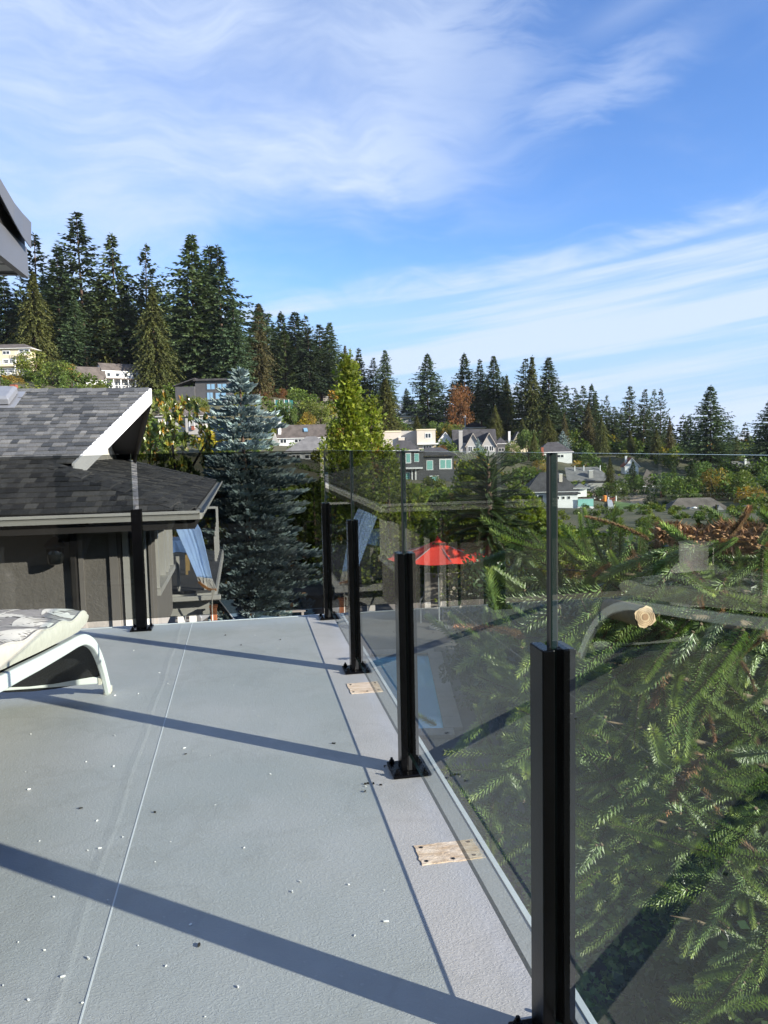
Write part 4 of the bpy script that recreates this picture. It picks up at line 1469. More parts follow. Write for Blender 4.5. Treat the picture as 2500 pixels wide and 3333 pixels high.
reg('bush_a', clump_tree(21, 26, 95, 0.062, spread=0.62), 'shrub_leaf')
reg('bush_b', clump_tree(22, 20, 105, 0.058, spread=0.5), 'shrub_leaf')
reg('bush_c', clump_tree(23, 30, 85, 0.055, spread=0.75), 'shrub_leaf')
reg('bush_y', clump_tree(24, 24, 95, 0.06, spread=0.6), 'yellow_leaf')
reg('bush_dark', clump_tree(25, 26, 100, 0.055, spread=0.62), 'hedge_leaf')
reg('maple', clump_tree(26, 34, 95, 0.05, spread=0.5), 'maple_brown')


def plant(key, name, label, cat, loc, h, w=1.0, group=None, rz=None, seed=0):
    t = local_thing(name, label, cat, loc, rz if rz is not None else random.Random(seed).uniform(0, 6.28), (h * w, h * w, h), group)
    if cat == 'tree' and h > 12:
        rr_ = random.Random(seed + 5); t.rotation_euler = (rr_.uniform(-0.028, 0.028), rr_.uniform(-0.028, 0.028), t.rotation_euler.z)
    c, b = KIND[key]
    child('crown', c, t); child('trunk', b, t)
    return t


def pix_tree(key, u, vt, vb, d, w=1.0, label='', name='fir_tree', cat='tree', group=None, sink=0.0, extra=0.0):
    """tree whose top stands at pixel (u, vt) and foot at vb, d metres off"""
    b = at(u, vb, d); t = at(u, vt, d)
    h = t.z - b.z + sink
    return plant(key, name, label, cat, (b.x, b.y, b.z - sink), h, w, group, seed=int(u * 7 + vt))


ORD = ['first', 'second', 'third', 'fourth', 'fifth', 'sixth', 'seventh', 'eighth', 'ninth', 'tenth', 'eleventh', 'twelfth']

# --- tall trees on the left of the hill
G1 = 'tall conifers on the hill above the white houses'
LEFT = [
    ('fir_c', 30, 880, 1190, 235, 1.3, 'dark fir partly hidden behind the grey eave, leftmost on the hill'),
    ('fir_e', 128, 748, 1170, 240, 1.25, 'thin see-through fir rising just right of the grey eave'),
    ('fir_c', 197, 795, 1180, 225, 1.35, 'dark narrow fir between the thin fir and the tallest fir'),
    ('fir_b', 283, 680, 1195, 230, 1.1, 'tallest fir with open upright branches above the bushy slope'),
    ('fir_f', 388, 752, 1200, 235, 1.05, 'dense dark fir right of the tallest fir'),
    ('fir_g', 480, 785, 1200, 240, 1.05, 'pale topped fir behind the cedar by the white porch house'),
    ('fir_d', 636, 752, 1262, 225, 1.0, 'broad dark fir with long side branches, left of a trio'),
    ('fir_c', 697, 795, 1240, 240, 1.25, 'slim fir in the middle of the trio of dark firs'),
    ('fir_f', 735, 790, 1265, 228, 1.15, 'dense fir at the right of the dark trio'),
]
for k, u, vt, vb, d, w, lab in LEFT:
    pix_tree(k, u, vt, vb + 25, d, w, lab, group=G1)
pix_tree('cedar', 118, 880, 1215, 205, 0.95, 'olive green cedar in front of the firs above the cream house', 'cedar_tree', group=G1)
pix_tree('cedar', 508, 925, 1290, 205, 0.92, 'olive cedar with a bare lower trunk by the white porch house', 'cedar_tree', group=G1)
pix_tree('cedar_n', 345, 900, 1235, 235, 1.2, 'deep green cedar in shade below the dense dark fir', 'cedar_tree', group=G1)
pix_tree('fir_d', 250, 960, 1250, 215, 0.9, 'short full fir right of the olive cedar, foot among bushes', group=G1)
pix_tree('fir_a', 420, 960, 1230, 240, 1.2, 'shorter dark fir behind the white porch house', group=G1)
pix_tree('fir_d', 600, 960, 1270, 235, 0.9, 'low fir in the dark gap left of the trio', group=G1)
pix_tree('fir_d', 770, 960, 1275, 220, 0.85, 'full low fir at the right foot of the dark trio', group=G1)
pix_tree('cedar_brown', 560, 1020, 1270, 245, 0.8, 'small brownish cedar glimpsed behind the trio of firs', 'cedar_tree', group=G1)
pix_tree('cedar_brown', 845, 985, 1275, 240, 0.85, 'rusty brown cedar between the dark trio and the fir row', 'cedar_tree', group=G1)
# --- row stepping down to the right
G2 = 'row of firs stepping down the hill'
row = [(852, 985, 1.2), (888, 1015, 1.1), (925, 1008, 1.2), (962, 1012, 1.1), (1002, 1022, 1.15), (1048, 1050, 1.1), (1072, 1045, 1.05), (1010, 1060, 1.3), (935, 1070, 1.3)]
for i, (u, vt, w) in enumerate(sorted(row)):
    pix_tree(('fir_a', 'fir_g', 'fir_f', 'fir_b')[i % 4], u, vt, 1310, 300 + 8 * (i % 3), w * (1.25 if i % 3 == 1 else 1.0), 'dark fir, %s from the left in the stepped row behind the brown-roofed houses' % ORD[i], group=G2)
MIDS = [
    ('cedar_brown', 1130, 1120, 1330, 300, 0.75, 'brown topped cedar showing above the golden tree'),
    ('fir_c', 1172, 1130, 1340, 300, 1.2, 'slim fir just right of the golden tree top'),
    ('fir_b', 1216, 1160, 1350, 300, 1.0, 'shorter fir left of a taller twin over the cone shaped cedar'),
    ('fir_a', 1254, 1136, 1370, 295, 0.95, 'taller twin fir over the cone shaped cedar'),
    ('fir_w', 1322, 1262, 1370, 310, 0.8, 'small fir in the gap left of the lone fir'),
    ('fir_c', 1345, 1290, 1380, 310, 1.4, 'smaller dark fir in the gap beside the lone fir'),
    ('fir_w', 1393, 1148, 1385, 300, 0.98, 'lone symmetrical fir over the green roofed house'),
    ('fir_w', 1512, 1148, 1380, 305, 0.88, 'full fir behind the rusty maple'),
    ('fir_c', 1567, 1166, 1380, 300, 1.15, 'narrow fir right of the rusty maple'),
    ('fir_a', 1608, 1155, 1400, 295, 1.1, 'dense fir left of the twin gabled house chimney gap'),
    ('fir_c', 1640, 1222, 1400, 305, 1.0, 'thin fir peeping between two taller firs'),
    ('cedar_n', 1655, 1218, 1420, 295, 1.0, 'dull green cedar beside the dense fir'),
    ('fir_b', 1707, 1162, 1430, 285, 1.05, 'open fir at the left of the tallest central group'),
    ('cedar_n', 1731, 1156, 1440, 280, 0.95, 'tall cedar with bare pale trunk in the central group'),
    ('fir_a', 1786, 1158, 1440, 282, 1.1, 'broad fir at the right of the tallest central group'),
]
for k, u, vt, vb, d, w, lab in MIDS:
    pix_tree(k, u, vt, vb, d, w, lab, 'cedar_tree' if 'cedar' in k else 'fir_tree', group='conifers along the middle of the skyline')
for i, (k, u, vt, vb, d, w, lab) in enumerate([
        ('cedar_n', 1255, 1228, 1420, 260, 1.75, 'cone shaped dark cedar in front of the twin firs'),
        ('cedar', 1612, 1315, 1425, 265, 1.0, 'shaded cedar low behind the twin gabled house'),
        ('cedar', 1700, 1360, 1460, 255, 1.0, 'low green cedar beside the cream gabled house'),
        ('cedar_n', 1785, 1345, 1475, 250, 1.7, 'broad olive cedar under the central group'),
        ('cedar_brown', 1838, 1340, 1480, 255, 0.7, 'dull brown cedar left of the pale blue spruce'),
        ('small_spruce', 1832, 1400, 1490, 235, 1.1, 'pale blue spruce standing by the red chimney house'),
        ('cedar_brown', 1912, 1305, 1495, 260, 0.85, 'large rusty cedar in the middle right of the skyline'),
        ('cedar', 1960, 1350, 1495, 255, 0.85, 'green cedar just right of the large rusty cedar'),
        ('cedar_brown', 2178, 1362, 1500, 255, 0.72, 'rust tinted cedar right of the twin thin firs'),
        ('cedar_n', 2135, 1390, 1500, 250, 1.5, 'bluish green cedar below the twin thin firs'),
        ('cedar', 2052, 1400, 1500, 255, 0.9, 'bushy green cedar under the dark fir pair')]):
    pix_tree(k, u, vt, vb, d, w, lab, 'spruce_tree' if 'spruce' in k else 'cedar_tree', group='cedars below the skyline')
RIGHT = [(1838, 1252, 1.0), (1870, 1262, 0.95), (1896, 1250, 1.0), (1922, 1246, 1.0), (1942, 1270, 1.0), (1976, 1282, 1.0), (1998, 1320, 1.2), (2020, 1340, 1.3)]
for i, (u, vt, w) in enumerate(RIGHT):
    pix_tree(('fir_c', 'fir_g', 'fir_b', 'fir_f')[i % 4], u, vt, 1480, 300 + 6 * (i % 2), w * 0.95, 'dark fir, %s from the left in the close row right of the central group' % ORD[i], group='close row of firs right of the centre')
for k, u, vt, vb, d, w, lab in [
        ('fir_b', 2046, 1252, 1495, 270, 0.98, 'dark leaning fir left of a pair on the right'),
        ('fir_b', 2091, 1262, 1500, 270, 0.88, 'open fir right of the dark leaning fir'),
        ('fir_e', 2127, 1262, 1500, 275, 0.85, 'left one of the twin thin firs'),
        ('fir_e', 2148, 1260, 1500, 275, 0.85, 'right one of the twin thin firs'),
        ('fir_c', 2238, 1348, 1500, 260, 1.25, 'small spiky fir left of the big lone fir'),
        ('fir_c', 2262, 1390, 1505, 258, 1.4, 'smallest fir tucked against the big lone fir'),
        ('fir_w', 2313, 1252, 1515, 230, 1.05, 'big lone fir left of the distant city towers'),
        ('cedar', 2395, 1420, 1515, 240, 1.0, 'low cedar at the right foot of the big lone fir'),
        ('fir_w', 2510, 1285, 1520, 210, 1.15, 'big fir cut by the right edge of the picture')]:
    pix_tree(k, u, vt, vb, d, w, lab, 'cedar_tree' if 'cedar' in k else 'fir_tree', group='conifers at the right of the skyline')
# second rank: the wood closing the gaps (reads as one dark mass)
r_ = random.Random(77)
wood = MB(); wk = conifer(31, 0.2, 0.8, 14, 7, 0.05, 0.25, 0.04, leaf=0.07)[0]
prof = [(-100, 960, 290), (200, 930, 300), (560, 960, 310), (800, 1060, 330), (1000, 1100, 350), (1200, 1225, 350), (1350, 1290, 345), (1500, 1250, 345), (1700, 1240, 330), (1850, 1290, 325), (2000, 1318, 310), (2200, 1368, 300), (2600, 1388, 290)]
for i in range(210):
    u = -60 + (i // 2) * 25 + r_.uniform(-12, 12)
    for k in range(len(prof) - 1):
        if prof[k][0] <= u <= prof[k + 1][0]:
            q = (u - prof[k][0]) / (prof[k + 1][0] - prof[k][0])
            vt = prof[k][1] * (1 - q) + prof[k + 1][1] * q; d = prof[k][2] * (1 - q) + prof[k + 1][2] * q
            break
    vt += r_.uniform(-22, 34)
    if i % 2:
        d *= 0.94; vt += 60
    t = at(u, vt, d); zb_ = ground_z(t.x, t.y) - 3
    h = t.z - zb_; ca, sa = math.cos(i * 1.7), math.sin(i * 1.7); ww = r_.uniform(0.75, 1.2)
    b0 = len(wood.v)
    wood.v.extend([(t.x + (x * ca - y * sa) * h * ww, t.y + (x * sa + y * ca) * h * ww, zb_ + z * h) for x, y, z in wk.v])
    tn_ = r_.uniform(0.6, 0.95)
    for f, tn in zip(wk.f, wk.tone):
        wood.f.append(tuple(j + b0 for j in f)); wood.m.append(0)
        tt = tn if hasattr(tn, '__len__') else (tn or 1,) * 3
        wood.tone.append(tuple(c * tn_ for c in tt))
tag(wood.build('distant_wood', 'fir_green'), 'mass of dark conifers closing the gaps along the hill', 'wood', kind='stuff')
# ================================================================ houses across the valley
mat('wall_white', (0.72, 0.72, 0.70), 0.8, var=0.05, vscale=0.6)
mat('wall_cream', (0.66, 0.58, 0.40), 0.8, var=0.05, vscale=0.6)
mat('wall_beige', (0.56, 0.50, 0.42), 0.8, var=0.05, vscale=0.6)
mat('wall_grey', (0.36, 0.35, 0.33), 0.8, var=0.06, vscale=0.6)
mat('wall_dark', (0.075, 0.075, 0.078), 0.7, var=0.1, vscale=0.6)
mat('wall_peach', (0.58, 0.42, 0.32), 0.8, var=0.05, vscale=0.6)
mat('roof_dark', (0.055, 0.053, 0.055), 0.9, var=0.25, vscale=0.9, bump=0.6, bscale=3)
mat('roof_brown', (0.105, 0.088, 0.076), 0.9, var=0.25, vscale=0.9, bump=0.6, bscale=3)
mat('roof_grey', (0.16, 0.155, 0.15), 0.9, var=0.2, vscale=0.9, bump=0.6, bscale=3)
mat('roof_green', (0.19, 0.22, 0.19), 0.9, var=0.1, vscale=0.9)
mat('brick_red', (0.26, 0.085, 0.05), 0.9, var=0.2, vscale=3)
mat('trim_white', (0.78, 0.78, 0.75), 0.6)
mat('pane_dark', (0.03, 0.036, 0.042), 0.06, spec=0.8)
mat('pane_teal', (0.25, 0.52, 0.46), 0.12, spec=0.7)
mat('door_brown', (0.16, 0.05, 0.03), 0.5)


class HB:
    """house builder in photo-pixel units at distance d; x right, y away, z up from the pixel (u0, vb)"""
    def __init__(self, label, u0, vb, d, yaw=0.0, name='house', cat='house', foot=14):
        self.o = at(u0, vb, d); self.k = d / F_PX
        self.ex = Vector((math.cos(yaw), math.sin(yaw), 0)) * self.k
        self.ey = Vector((-math.sin(yaw), math.cos(yaw), 0)) * self.k
        self.ez = Vector((0, 0, self.k))
        self.foot = foot
        self.t = thing(name, label, cat, self.o)
        ANCH.append((self.o.x, self.o.y, self.o.z))

    def P(self, x, y, z):
        return self.o + self.ex * x + self.ey * y + self.ez * z

    def box(self, name, x0, x1, y0, y1, z0, z1, m, parent=None):
        b = MB(); b.obox(self.P(x0, y0, z0), self.ex * (x1 - x0), self.ey * (y1 - y0), self.ez * (z1 - z0))
        return b.build(name, m, parent or self.t)

    def wall(self, x0, x1, y0, y1, z0, z1, m='wall_white'):
        return self.box('wall', x0, x1, y0, y1, z0 - (self.foot if z0 <= 0 else 0), z1, m)

    def poly(self, name, pts, ext, m, parent=None):
        b = MB(); b.prism([self.P(*p) for p in pts], self.ex * ext[0] + self.ey * ext[1] + self.ez * ext[2])
        return b.build(name, m, parent or self.t)

    def win(self, x, z, w, h, y=0.0, m='pane_dark', fr='trim_white', bars=1, side=None):
        """window on the front wall (side None), left wall (side='l', x runs along y) or right wall ('r')"""
        e = 0.35
        fw = max(0.7, w * 0.09)
        if side is None:
            f = self.box('window', x, x + w, y - 0.9, y - 0.05, z, z + h, fr)
            n = bars + 1; pw = (w - fw * (n + 1)) / n
            for i in range(n):
                self.box('pane', x + fw + i * (pw + fw), x + fw + i * (pw + fw) + pw, y - 1.1, y - 0.92, z + fw, z + h - fw, m, f)
        else:
            xs_ = (y - 0.9, y - 0.05) if side == 'l' else (y + 0.05, y + 0.9)
            f = self.box('window', xs_[0], xs_[1], x, x + w, z, z + h, fr)
            xp = (y - 1.1, y - 0.92) if side == 'l' else (y + 0.92, y + 1.1)
            self.box('pane', xp[0], xp[1], x + fw, x + w - fw, z + fw, z + h - fw, m, f)
        return f

    def hip(self, x0, x1, y0, y1, z, h, m='roof_dark', over=3, inset=None, eave='trim_white'):
        x0 -= over; x1 += over; y0 -= over; y1 += over
        i = inset if inset is not None else min((y1 - y0) / 2, (x1 - x0) / 2)
        yc = (y0 + y1) / 2
        if (x1 - x0) >= (y1 - y0):
            a, b = (x0 + i, yc), (x1 - i, yc)
        else:
            xc = (x0 + x1) / 2; a, b = (xc, y0 + i), (xc, y1 - i)
        P = self.P
        vs = [P(x0, y0, z), P(x1, y0, z), P(x1, y1, z), P(x0, y1, z), P(a[0], a[1], z + h), P(b[0], b[1], z + h)]
        b_ = MB()
        if (x1 - x0) >= (y1 - y0):
            b_.add(vs, [(0, 1, 5, 4), (1, 2, 5), (2, 3, 4, 5), (3, 0, 4), (3, 2, 1, 0)])
        else:
            b_.add(vs, [(0, 1, 4), (1, 2, 5, 4), (2, 3, 5), (3, 0, 4, 5), (3, 2, 1, 0)])
        r = b_.build('roof', m, self.t)
        self.box('eave', x0 + 0.2, x1 - 0.2, y0 + 0.2, y1 - 0.2, z - 1.7, z - 0.1, eave, r)
        return r

    def gable_x(self, x0, x1, y0, y1, z, h, m='roof_dark', over=3, wallm='wall_white', trim='trim_white'):
        """ridge along x"""
        yc = (y0 + y1) / 2
        self.poly('gable', [(x0, y0, z), (x0, y1, z), (x0, yc, z + h)], (1, 0, 0), wallm)
        self.poly('gable', [(x1 - 1, y0, z), (x1 - 1, y1, z), (x1 - 1, yc, z + h)], (1, 0, 0), wallm)
        s = h / (yc - y0); o = over
        for sg in (0, 1):
            ye = y0 - o if sg == 0 else y1 + o
            self.poly('roof', [(x0 - o, ye, z - s * o), (x0 - o, yc, z + h), (x0 - o, yc, z + h + 2.2), (x0 - o, ye, z - s * o + 2.2)], (x1 - x0 + 2 * o, 0, 0), m)
        self.box('eave', x0 - o, x1 + o, y0 - o - 0.6, y0 - o - 0.05, z - s * o - 0.4, z - s * o + 1.6, trim)

    def gable_y(self, x0, x1, y0, y1, z, h, m='roof_dark', over=3, wallm='wall_white', trim='trim_white'):
        """ridge runs away from the viewer, gable faces the front"""
        xc = (x0 + x1) / 2
        self.poly('gable', [(x0, y0, z), (x1, y0, z), (xc, y0, z + h)], (0, 1, 0), wallm)
        s = h / (xc - x0); o = over
        for sg in (0, 1):
            xe = x0 - o if sg == 0 else x1 + o
            self.poly('roof', [(xe, y0 - o, z - s * o), (xc, y0 - o, z + h), (xc, y0 - o, z + h + 2.2), (xe, y0 - o, z - s * o + 2.2)], (0, y1 - y0 + o, 0), m)
            self.poly('barge_board', [(xe, y0 - o - 0.6, z - s * o - 1.2), (xc, y0 - o - 0.6, z + h - 1.2), (xc, y0 - o - 0.6, z + h + 1.2), (xe, y0 - o - 0.6, z - s * o + 1.2)], (0, 0.5, 0), trim)

    def chimney(self, x, y, z0, z1, w=6, m='brick_red'):
        c = self.box('chimney', x, x + w, y, y + w, z0, z1, m)
        self.box('chimney_cap', x - 0.6, x + w + 0.6, y - 0.6, y + w + 0.6, z1, z1 + 1.3, 'trim_white' if m != 'brick_red' else 'roof_dark', c)

    def rail(self, x0, x1, y, z, h, n=8, m='trim_white'):
        r = self.box('railing', x0, x1, y, y + 0.6, z + h - 0.9, z + h, m)
        self.box('lower_rail', x0, x1, y, y + 0.6, z + h * 0.35, z + h * 0.35 + 0.8, m, r)
        for i in range(n + 1):
            x = x0 + (x1 - x0 - 0.8) * i / n
            self.box('baluster', x, x + 0.8, y + 0.05, y + 0.55, z, z + h - 0.9, m, r)


# cream terraced house under the eave
h = HB('cream house with stacked white balconies at the left edge', -60, 1222, 190)
h.wall(0, 150, 0, 60, 0, 82, 'wall_cream')
h.hip(-2, 160, 0, 60, 84, 17, 'roof_brown', 8)
h.box('balcony', 0, 168, -16, -0.2, 26, 30, 'wall_cream'); h.rail(0, 168, -16, 30, 12, 14)
h.box('balcony', 118, 168, -14, -0.2, 58, 61, 'wall_cream'); h.rail(118, 168, -14, 61, 10, 6)
h.box('balcony', 0, 172, -20, -0.2, -4, 0, 'wall_white'); h.rail(0, 172, -20, 0, 13, 14)
for x, z, w, hh in ((72, 64, 24, 13), (124, 63, 36, 18), (128, 34, 32, 17), (70, 34, 44, 17), (60, 4, 50, 18), (122, 4, 30, 18)):
    h.win(x, z, w, hh)
for x in (64, 116, 164):
    h.box('post', x, x + 3, -18, -15, 0, 28, 'wall_white')

h = HB('small white house with a steep brown roof left of the porch house', 250, 1275, 195, R(30))
h.wall(0, 92, 0, 70, 0, 40); h.gable_x(0, 92, 0, 70, 40, 42, 'roof_brown', 3)
for x, w in ((10, 9), (34, 22), (66, 11)):
    h.win(x, 10, w, 16)

h = HB('white two storey house with a long railed porch under the firs', 336, 1272, 200, R(38))
h.wall(0, 150, 0, 62, 0, 66); h.gable_x(0, 150, 0, 62, 66, 24, 'roof_brown', 3)
for i in range(5):
    h.win(14 + i * 28, 46, 12, 13, bars=0)
h.win(30, 52, 8, 9, 0, side='l'); h.win(14, 48, 6, 8, 0, side='l')
h.box('porch_roof', 0, 170, -26, -0.3, 36, 40, 'roof_brown')
h.box('porch_floor', 0, 170, -26, -0.3, -3, 3, 'wall_white')
for i in range(8):
    h.box('porch_post', 1 + i * 24, 3.6 + i * 24, -25.5, -23, 3, 36, 'trim_white')
h.rail(0, 170, -25.4, 3, 14, 16)
for i in range(5):
    h.win(12 + i * 28, 8, 18, 22, bars=1)

h = HB('dark modern house with sky blue panes, wall colour darkened for the shade of the firs', 572, 1312, 185)
h.wall(0, 62, 0, 60, 0, 52, 'wall_dark'); h.wall(62, 175, 12, 70, 0, 70, 'wall_dark')  # dark wall colour carries the shade of the firs
h.poly('roof', [(-6, -6, 52), (66, -6, 76), (66, -6, 79), (-6, -6, 55)], (0, 70, 0), 'roof_dark')
h.box('roof', 58, 182, 2, 74, 70, 76, 'roof_dark')
mat('pane_sky', (0.2, 0.36, 0.5), 0.1, spec=0.8)  # blue base colour stands in for reflected sky
for x, z, w, hh in ((98, 40, 30, 22), (132, 40, 34, 22), (98, 8, 22, 26), (124, 8, 40, 26)):
    h.win(x, z, w, hh, 12, 'pane_sky', 'wall_dark')
h.win(10, 12, 40, 14, 0, 'pane_dark', 'wall_dark')

h = HB('grey house with arched white windows right of the big leafed tree', 512, 1402, 130)
h.wall(0, 96, 14, 80, 0, 46, 'wall_grey'); h.hip(0, 96, 14, 80, 46, 38, 'roof_brown', 8)
h.wall(92, 150, 0, 60, 0, 44, 'wall_grey'); h.hip(92, 150, 0, 60, 46, 26, 'roof_brown', 8)


def arch(hb, x, z, w, hh, y, nm='window'):
    pts = [(x, y, z), (x + w, y, z)] + [(x + w / 2 + w / 2 * math.cos(a), y, z + hh - w / 2 + w / 2 * math.sin(a)) for a in [math.pi * i / 10 for i in range(11)]]
    f = hb.poly(nm, pts, (0, -1.5, 0), 'trim_white')
    s = 0.82
    cx_, cz_ = x + w / 2, z + hh * 0.48
    pts2 = [(cx_ + (a - cx_) * s, y - 1.6, cz_ + (c - cz_) * s) for a, b, c in pts]
    hb.poly('pane', pts2, (0, -0.4, 0), 'wall_grey', f)
    hb.box('glazing_bar', cx_ - 0.7, cx_ + 0.7, y - 2.6, y - 2.1, z + 2, z + hh - 3, 'trim_white', f)
    return f


arch(h, 104, 6, 34, 38, 0); arch(h, 62, 26, 24, 24, 14, 'window'); h.win(10, 14, 30, 20, 14)
h.chimney(112, -6, 0, 12, 9)

h = HB('plain grey roofed house low behind the blue spruce', 628, 1462, 120)
h.wall(0, 80, 0, 60, 0, 22, 'wall_grey'); h.hip(0, 80, 0, 60, 24, 36, 'roof_grey', 5)

h = HB('far brown hipped house above the clipped green bank', 926, 1310, 320)
h.wall(0, 104, 0, 60, 0, 16, 'wall_white'); h.hip(0, 104, 0, 60, 16, 28, 'roof_brown', 4)
h.wall(-10, 8, 4, 30, 0, 18, 'wall_cream'); h.win(10, 3, 14, 10); h.win(60, 3, 18, 10)
h = HB('far house with a tall red chimney beside the golden tree', 1036, 1308, 325)
h.wall(0, 60, 0, 40, 0, 18, 'wall_grey'); h.gable_x(0, 60, 0, 40, 18, 24, 'roof_dark', 3); h.chimney(6, -8, 0, 40, 8)

h = HB('white house with a long brown roof and skylight right of the blue spruce', 898, 1450, 155)
h.wall(10, 156, 0, 66, 0, 26); h.gable_x(6, 158, 0, 66, 26, 38, 'roof_brown', 4)
h.chimney(8, 6, 30, 76, 9, 'wall_white')
sk = h.poly('skylight', [(92, 10, 42), (104, 10, 42), (101, 21, 52), (89, 21, 52)], (0, -1.2, 3), 'pane_sky')
h.win(14, 6, 22, 14); h.win(60, 6, 26, 14); h.win(120, 6, 20, 14)
h.poly('gable', [(-14, -8, 8), (10, -8, 8), (-2, -8, 40)], (0, 16, 0), 'wall_grey')

h = HB('white house with a pale grey hip roof just above the dark glass', 936, 1530, 125)
h.wall(0, 150, 0, 100, 0, 56); h.hip(0, 150, 0, 100, 58, 50, 'roof_grey', 10, inset=70)
for x, w in ((14, 30), (56, 34), (104, 30)):
    h.win(x, 34, w, 16); h.win(x, 4, w, 18)

h = HB('cream house with a grey green roof below the lone fir', 1300, 1396, 300)
h.wall(0, 84, 0, 50, 0, 40, 'wall_cream'); h.hip(0, 84, 0, 50, 40, 17, 'roof_green', 5)
h.box('balcony', 4, 46, -12, -0.3, 16, 18, 'wall_white'); h.rail(4, 46, -12, 18, 8, 8)
h.win(8, 21, 14, 12); h.win(30, 21, 12, 12); h.win(56, 22, 16, 11); h.win(12, 3, 20, 10)
h = HB('peach flat roofed house beside the grey green roof', 1388, 1394, 305)
h.wall(0, 62, 0, 40, 0, 26, 'wall_peach'); h.box('roof', -2, 64, -2, 42, 26, 29, 'wall_beige'); h.win(8, 8, 12, 12); h.win(34, 8, 7, 13)

h = HB('beige flat roofed modern house of stepped cubes', 1246, 1478, 205)
h.wall(0, 60, 10, 60, 0, 70, 'wall_beige'); h.wall(60, 112, 30, 80, 0, 74, 'wall_grey'); h.wall(112, 172, 0, 60, 0, 74, 'wall_beige')
h.box('parapet', 110.5, 173.5, -1.5, 61.5, 74, 78, 'wall_cream'); h.box('parapet', -1.5, 61.5, 8.5, 61.5, 70, 75, 'wall_cream')
h.win(138, 48, 20, 17); h.win(112 + 18, 8, 30, 18, 0, 'pane_dark', 'trim_white', 2)
h.box('canopy', 112, 180, -14, -0.3, 28, 32, 'wall_white'); h.chimney(52, 0, 36, 52, 20, 'wall_beige')
h = HB('dark hip roof in front of the beige cubes', 1268, 1486, 190)
h.wall(0, 96, 0, 60, 0, 18, 'wall_white'); h.hip(0, 96, 0, 60, 20, 32, 'roof_dark', 4)

h = HB('white gabled house with a steep dark roof and slim red chimney', 1418, 1482, 240)
h.wall(0, 64, 0, 60, 0, 34); h.gable_y(0, 64, 0, 60, 34, 40, 'roof_dark', 5)
h.win(24, 22, 12, 22, bars=0); h.win(8, 6, 14, 12); h.win(44, 6, 12, 12)
h.wall(60, 86, 12, 50, 0, 40); h.hip(58, 88, 12, 50, 40, 16, 'roof_dark', 4); h.win(66, 20, 14, 13, 12); h.chimney(64, 30, 40, 72, 5)

h = HB('dark roofed house with cream wall behind the twin gables', 1500, 1412, 300)
h.wall(0, 80, 0, 46, 0, 20, 'wall_cream'); h.hip(0, 80, 0, 46, 20, 17, 'roof_dark', 4); h.win(30, 6, 12, 9); h.win(10, 6, 10, 9); h.chimney(64, 20, 20, 40, 5, 'wall_white')

h = HB('grey house with two steep dark gables and white paned windows', 1508, 1484, 235)
h.wall(0, 104, 4, 70, 0, 42, 'wall_grey'); h.gable_x(-30, 110, 14, 80, 36, 48, 'roof_dark', 2, 'wall_dark')
for x in (10, 62):
    h.wall(x, x + 42, -6, 40, 0, 36, 'wall_grey'); h.gable_y(x, x + 42, -6, 44, 36, 36, 'roof_dark', 5, 'wall_grey', 'wall_beige')
    h.win(x + 5, 14, 14, 17, -6, bars=1); h.win(x + 22, 14, 14, 17, -6, bars=1)
h.chimney(-14, -4, 10, 80, 12, 'wall_grey')
h.wall(-40, -2, 6, 60, 0, 40, 'wall_dark')

h = HB('low dark garage wing right of the twin gables', 1614, 1478, 245)
h.wall(0, 36, 0, 50, 0, 34, 'wall_dark'); h.hip(0, 36, 0, 50, 34, 20, 'roof_dark', 3); h.win(8, 8, 20, 12, 0, 'pane_dark', 'wall_grey')

h = HB('cream gabled house with white chimney left of the tall cedar trunk', 1652, 1476, 265)
h.wall(0, 66, 0, 50, 0, 40, 'wall_cream'); h.gable_y(20, 46, -8, 40, 44, 24, 'roof_dark', 4, 'wall_cream'); h.hip(0, 66, 0, 50, 42, 12, 'roof_dark', 3)
h.win(24, 24, 16, 14, -8); h.win(50, 22, 10, 13); h.chimney(2, -6, 20, 70, 7, 'wall_white')

h = HB('dark modern house with teal windows seen through the glass', 1290, 1585, 125)
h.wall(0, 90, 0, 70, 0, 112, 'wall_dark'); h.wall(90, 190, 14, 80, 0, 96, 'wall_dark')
h.poly('roof', [(84, 4, 98), (200, 4, 98), (150, 60, 122), (100, 60, 122)], (0, 0.5, 4), 'roof_dark')
h.box('roof', -4, 94, -4, 74, 112, 116, 'roof_dark')
for x, z, w, hh, y in ((16, 76, 34, 34, 0), (60, 80, 16, 28, 0), (100, 52, 22, 32, 14), (142, 54, 42, 34, 14), (24, 20, 22, 28, 0), (110, 10, 30, 24, 14)):
    h.win(x, z, w, hh, y, 'pane_teal', 'trim_white', 1 if w > 30 else 0)
h.box('balcony', 4, 86, -22, -0.3, 58, 63, 'wall_white')
for x in (50, 62):
    h.box('window_post', x, x + 4, -8, -4, 22, 58, 'trim_white')

h = HB('dark hip roofed house with a red chimney by the pale spruce', 1752, 1496, 230)
h.wall(0, 110, 0, 70, 0, 22); h.hip(0, 110, 0, 70, 24, 32, 'roof_dark', 5, inset=44); h.chimney(8, -8, 0, 40, 8); h.win(16, 4, 20, 12); h.win(60, 4, 24, 12)
h.poly('skylight', [(48, 14, 34), (58, 14, 34), (58, 22, 41), (48, 22, 41)], (0, -1, 3), 'pane_sky')

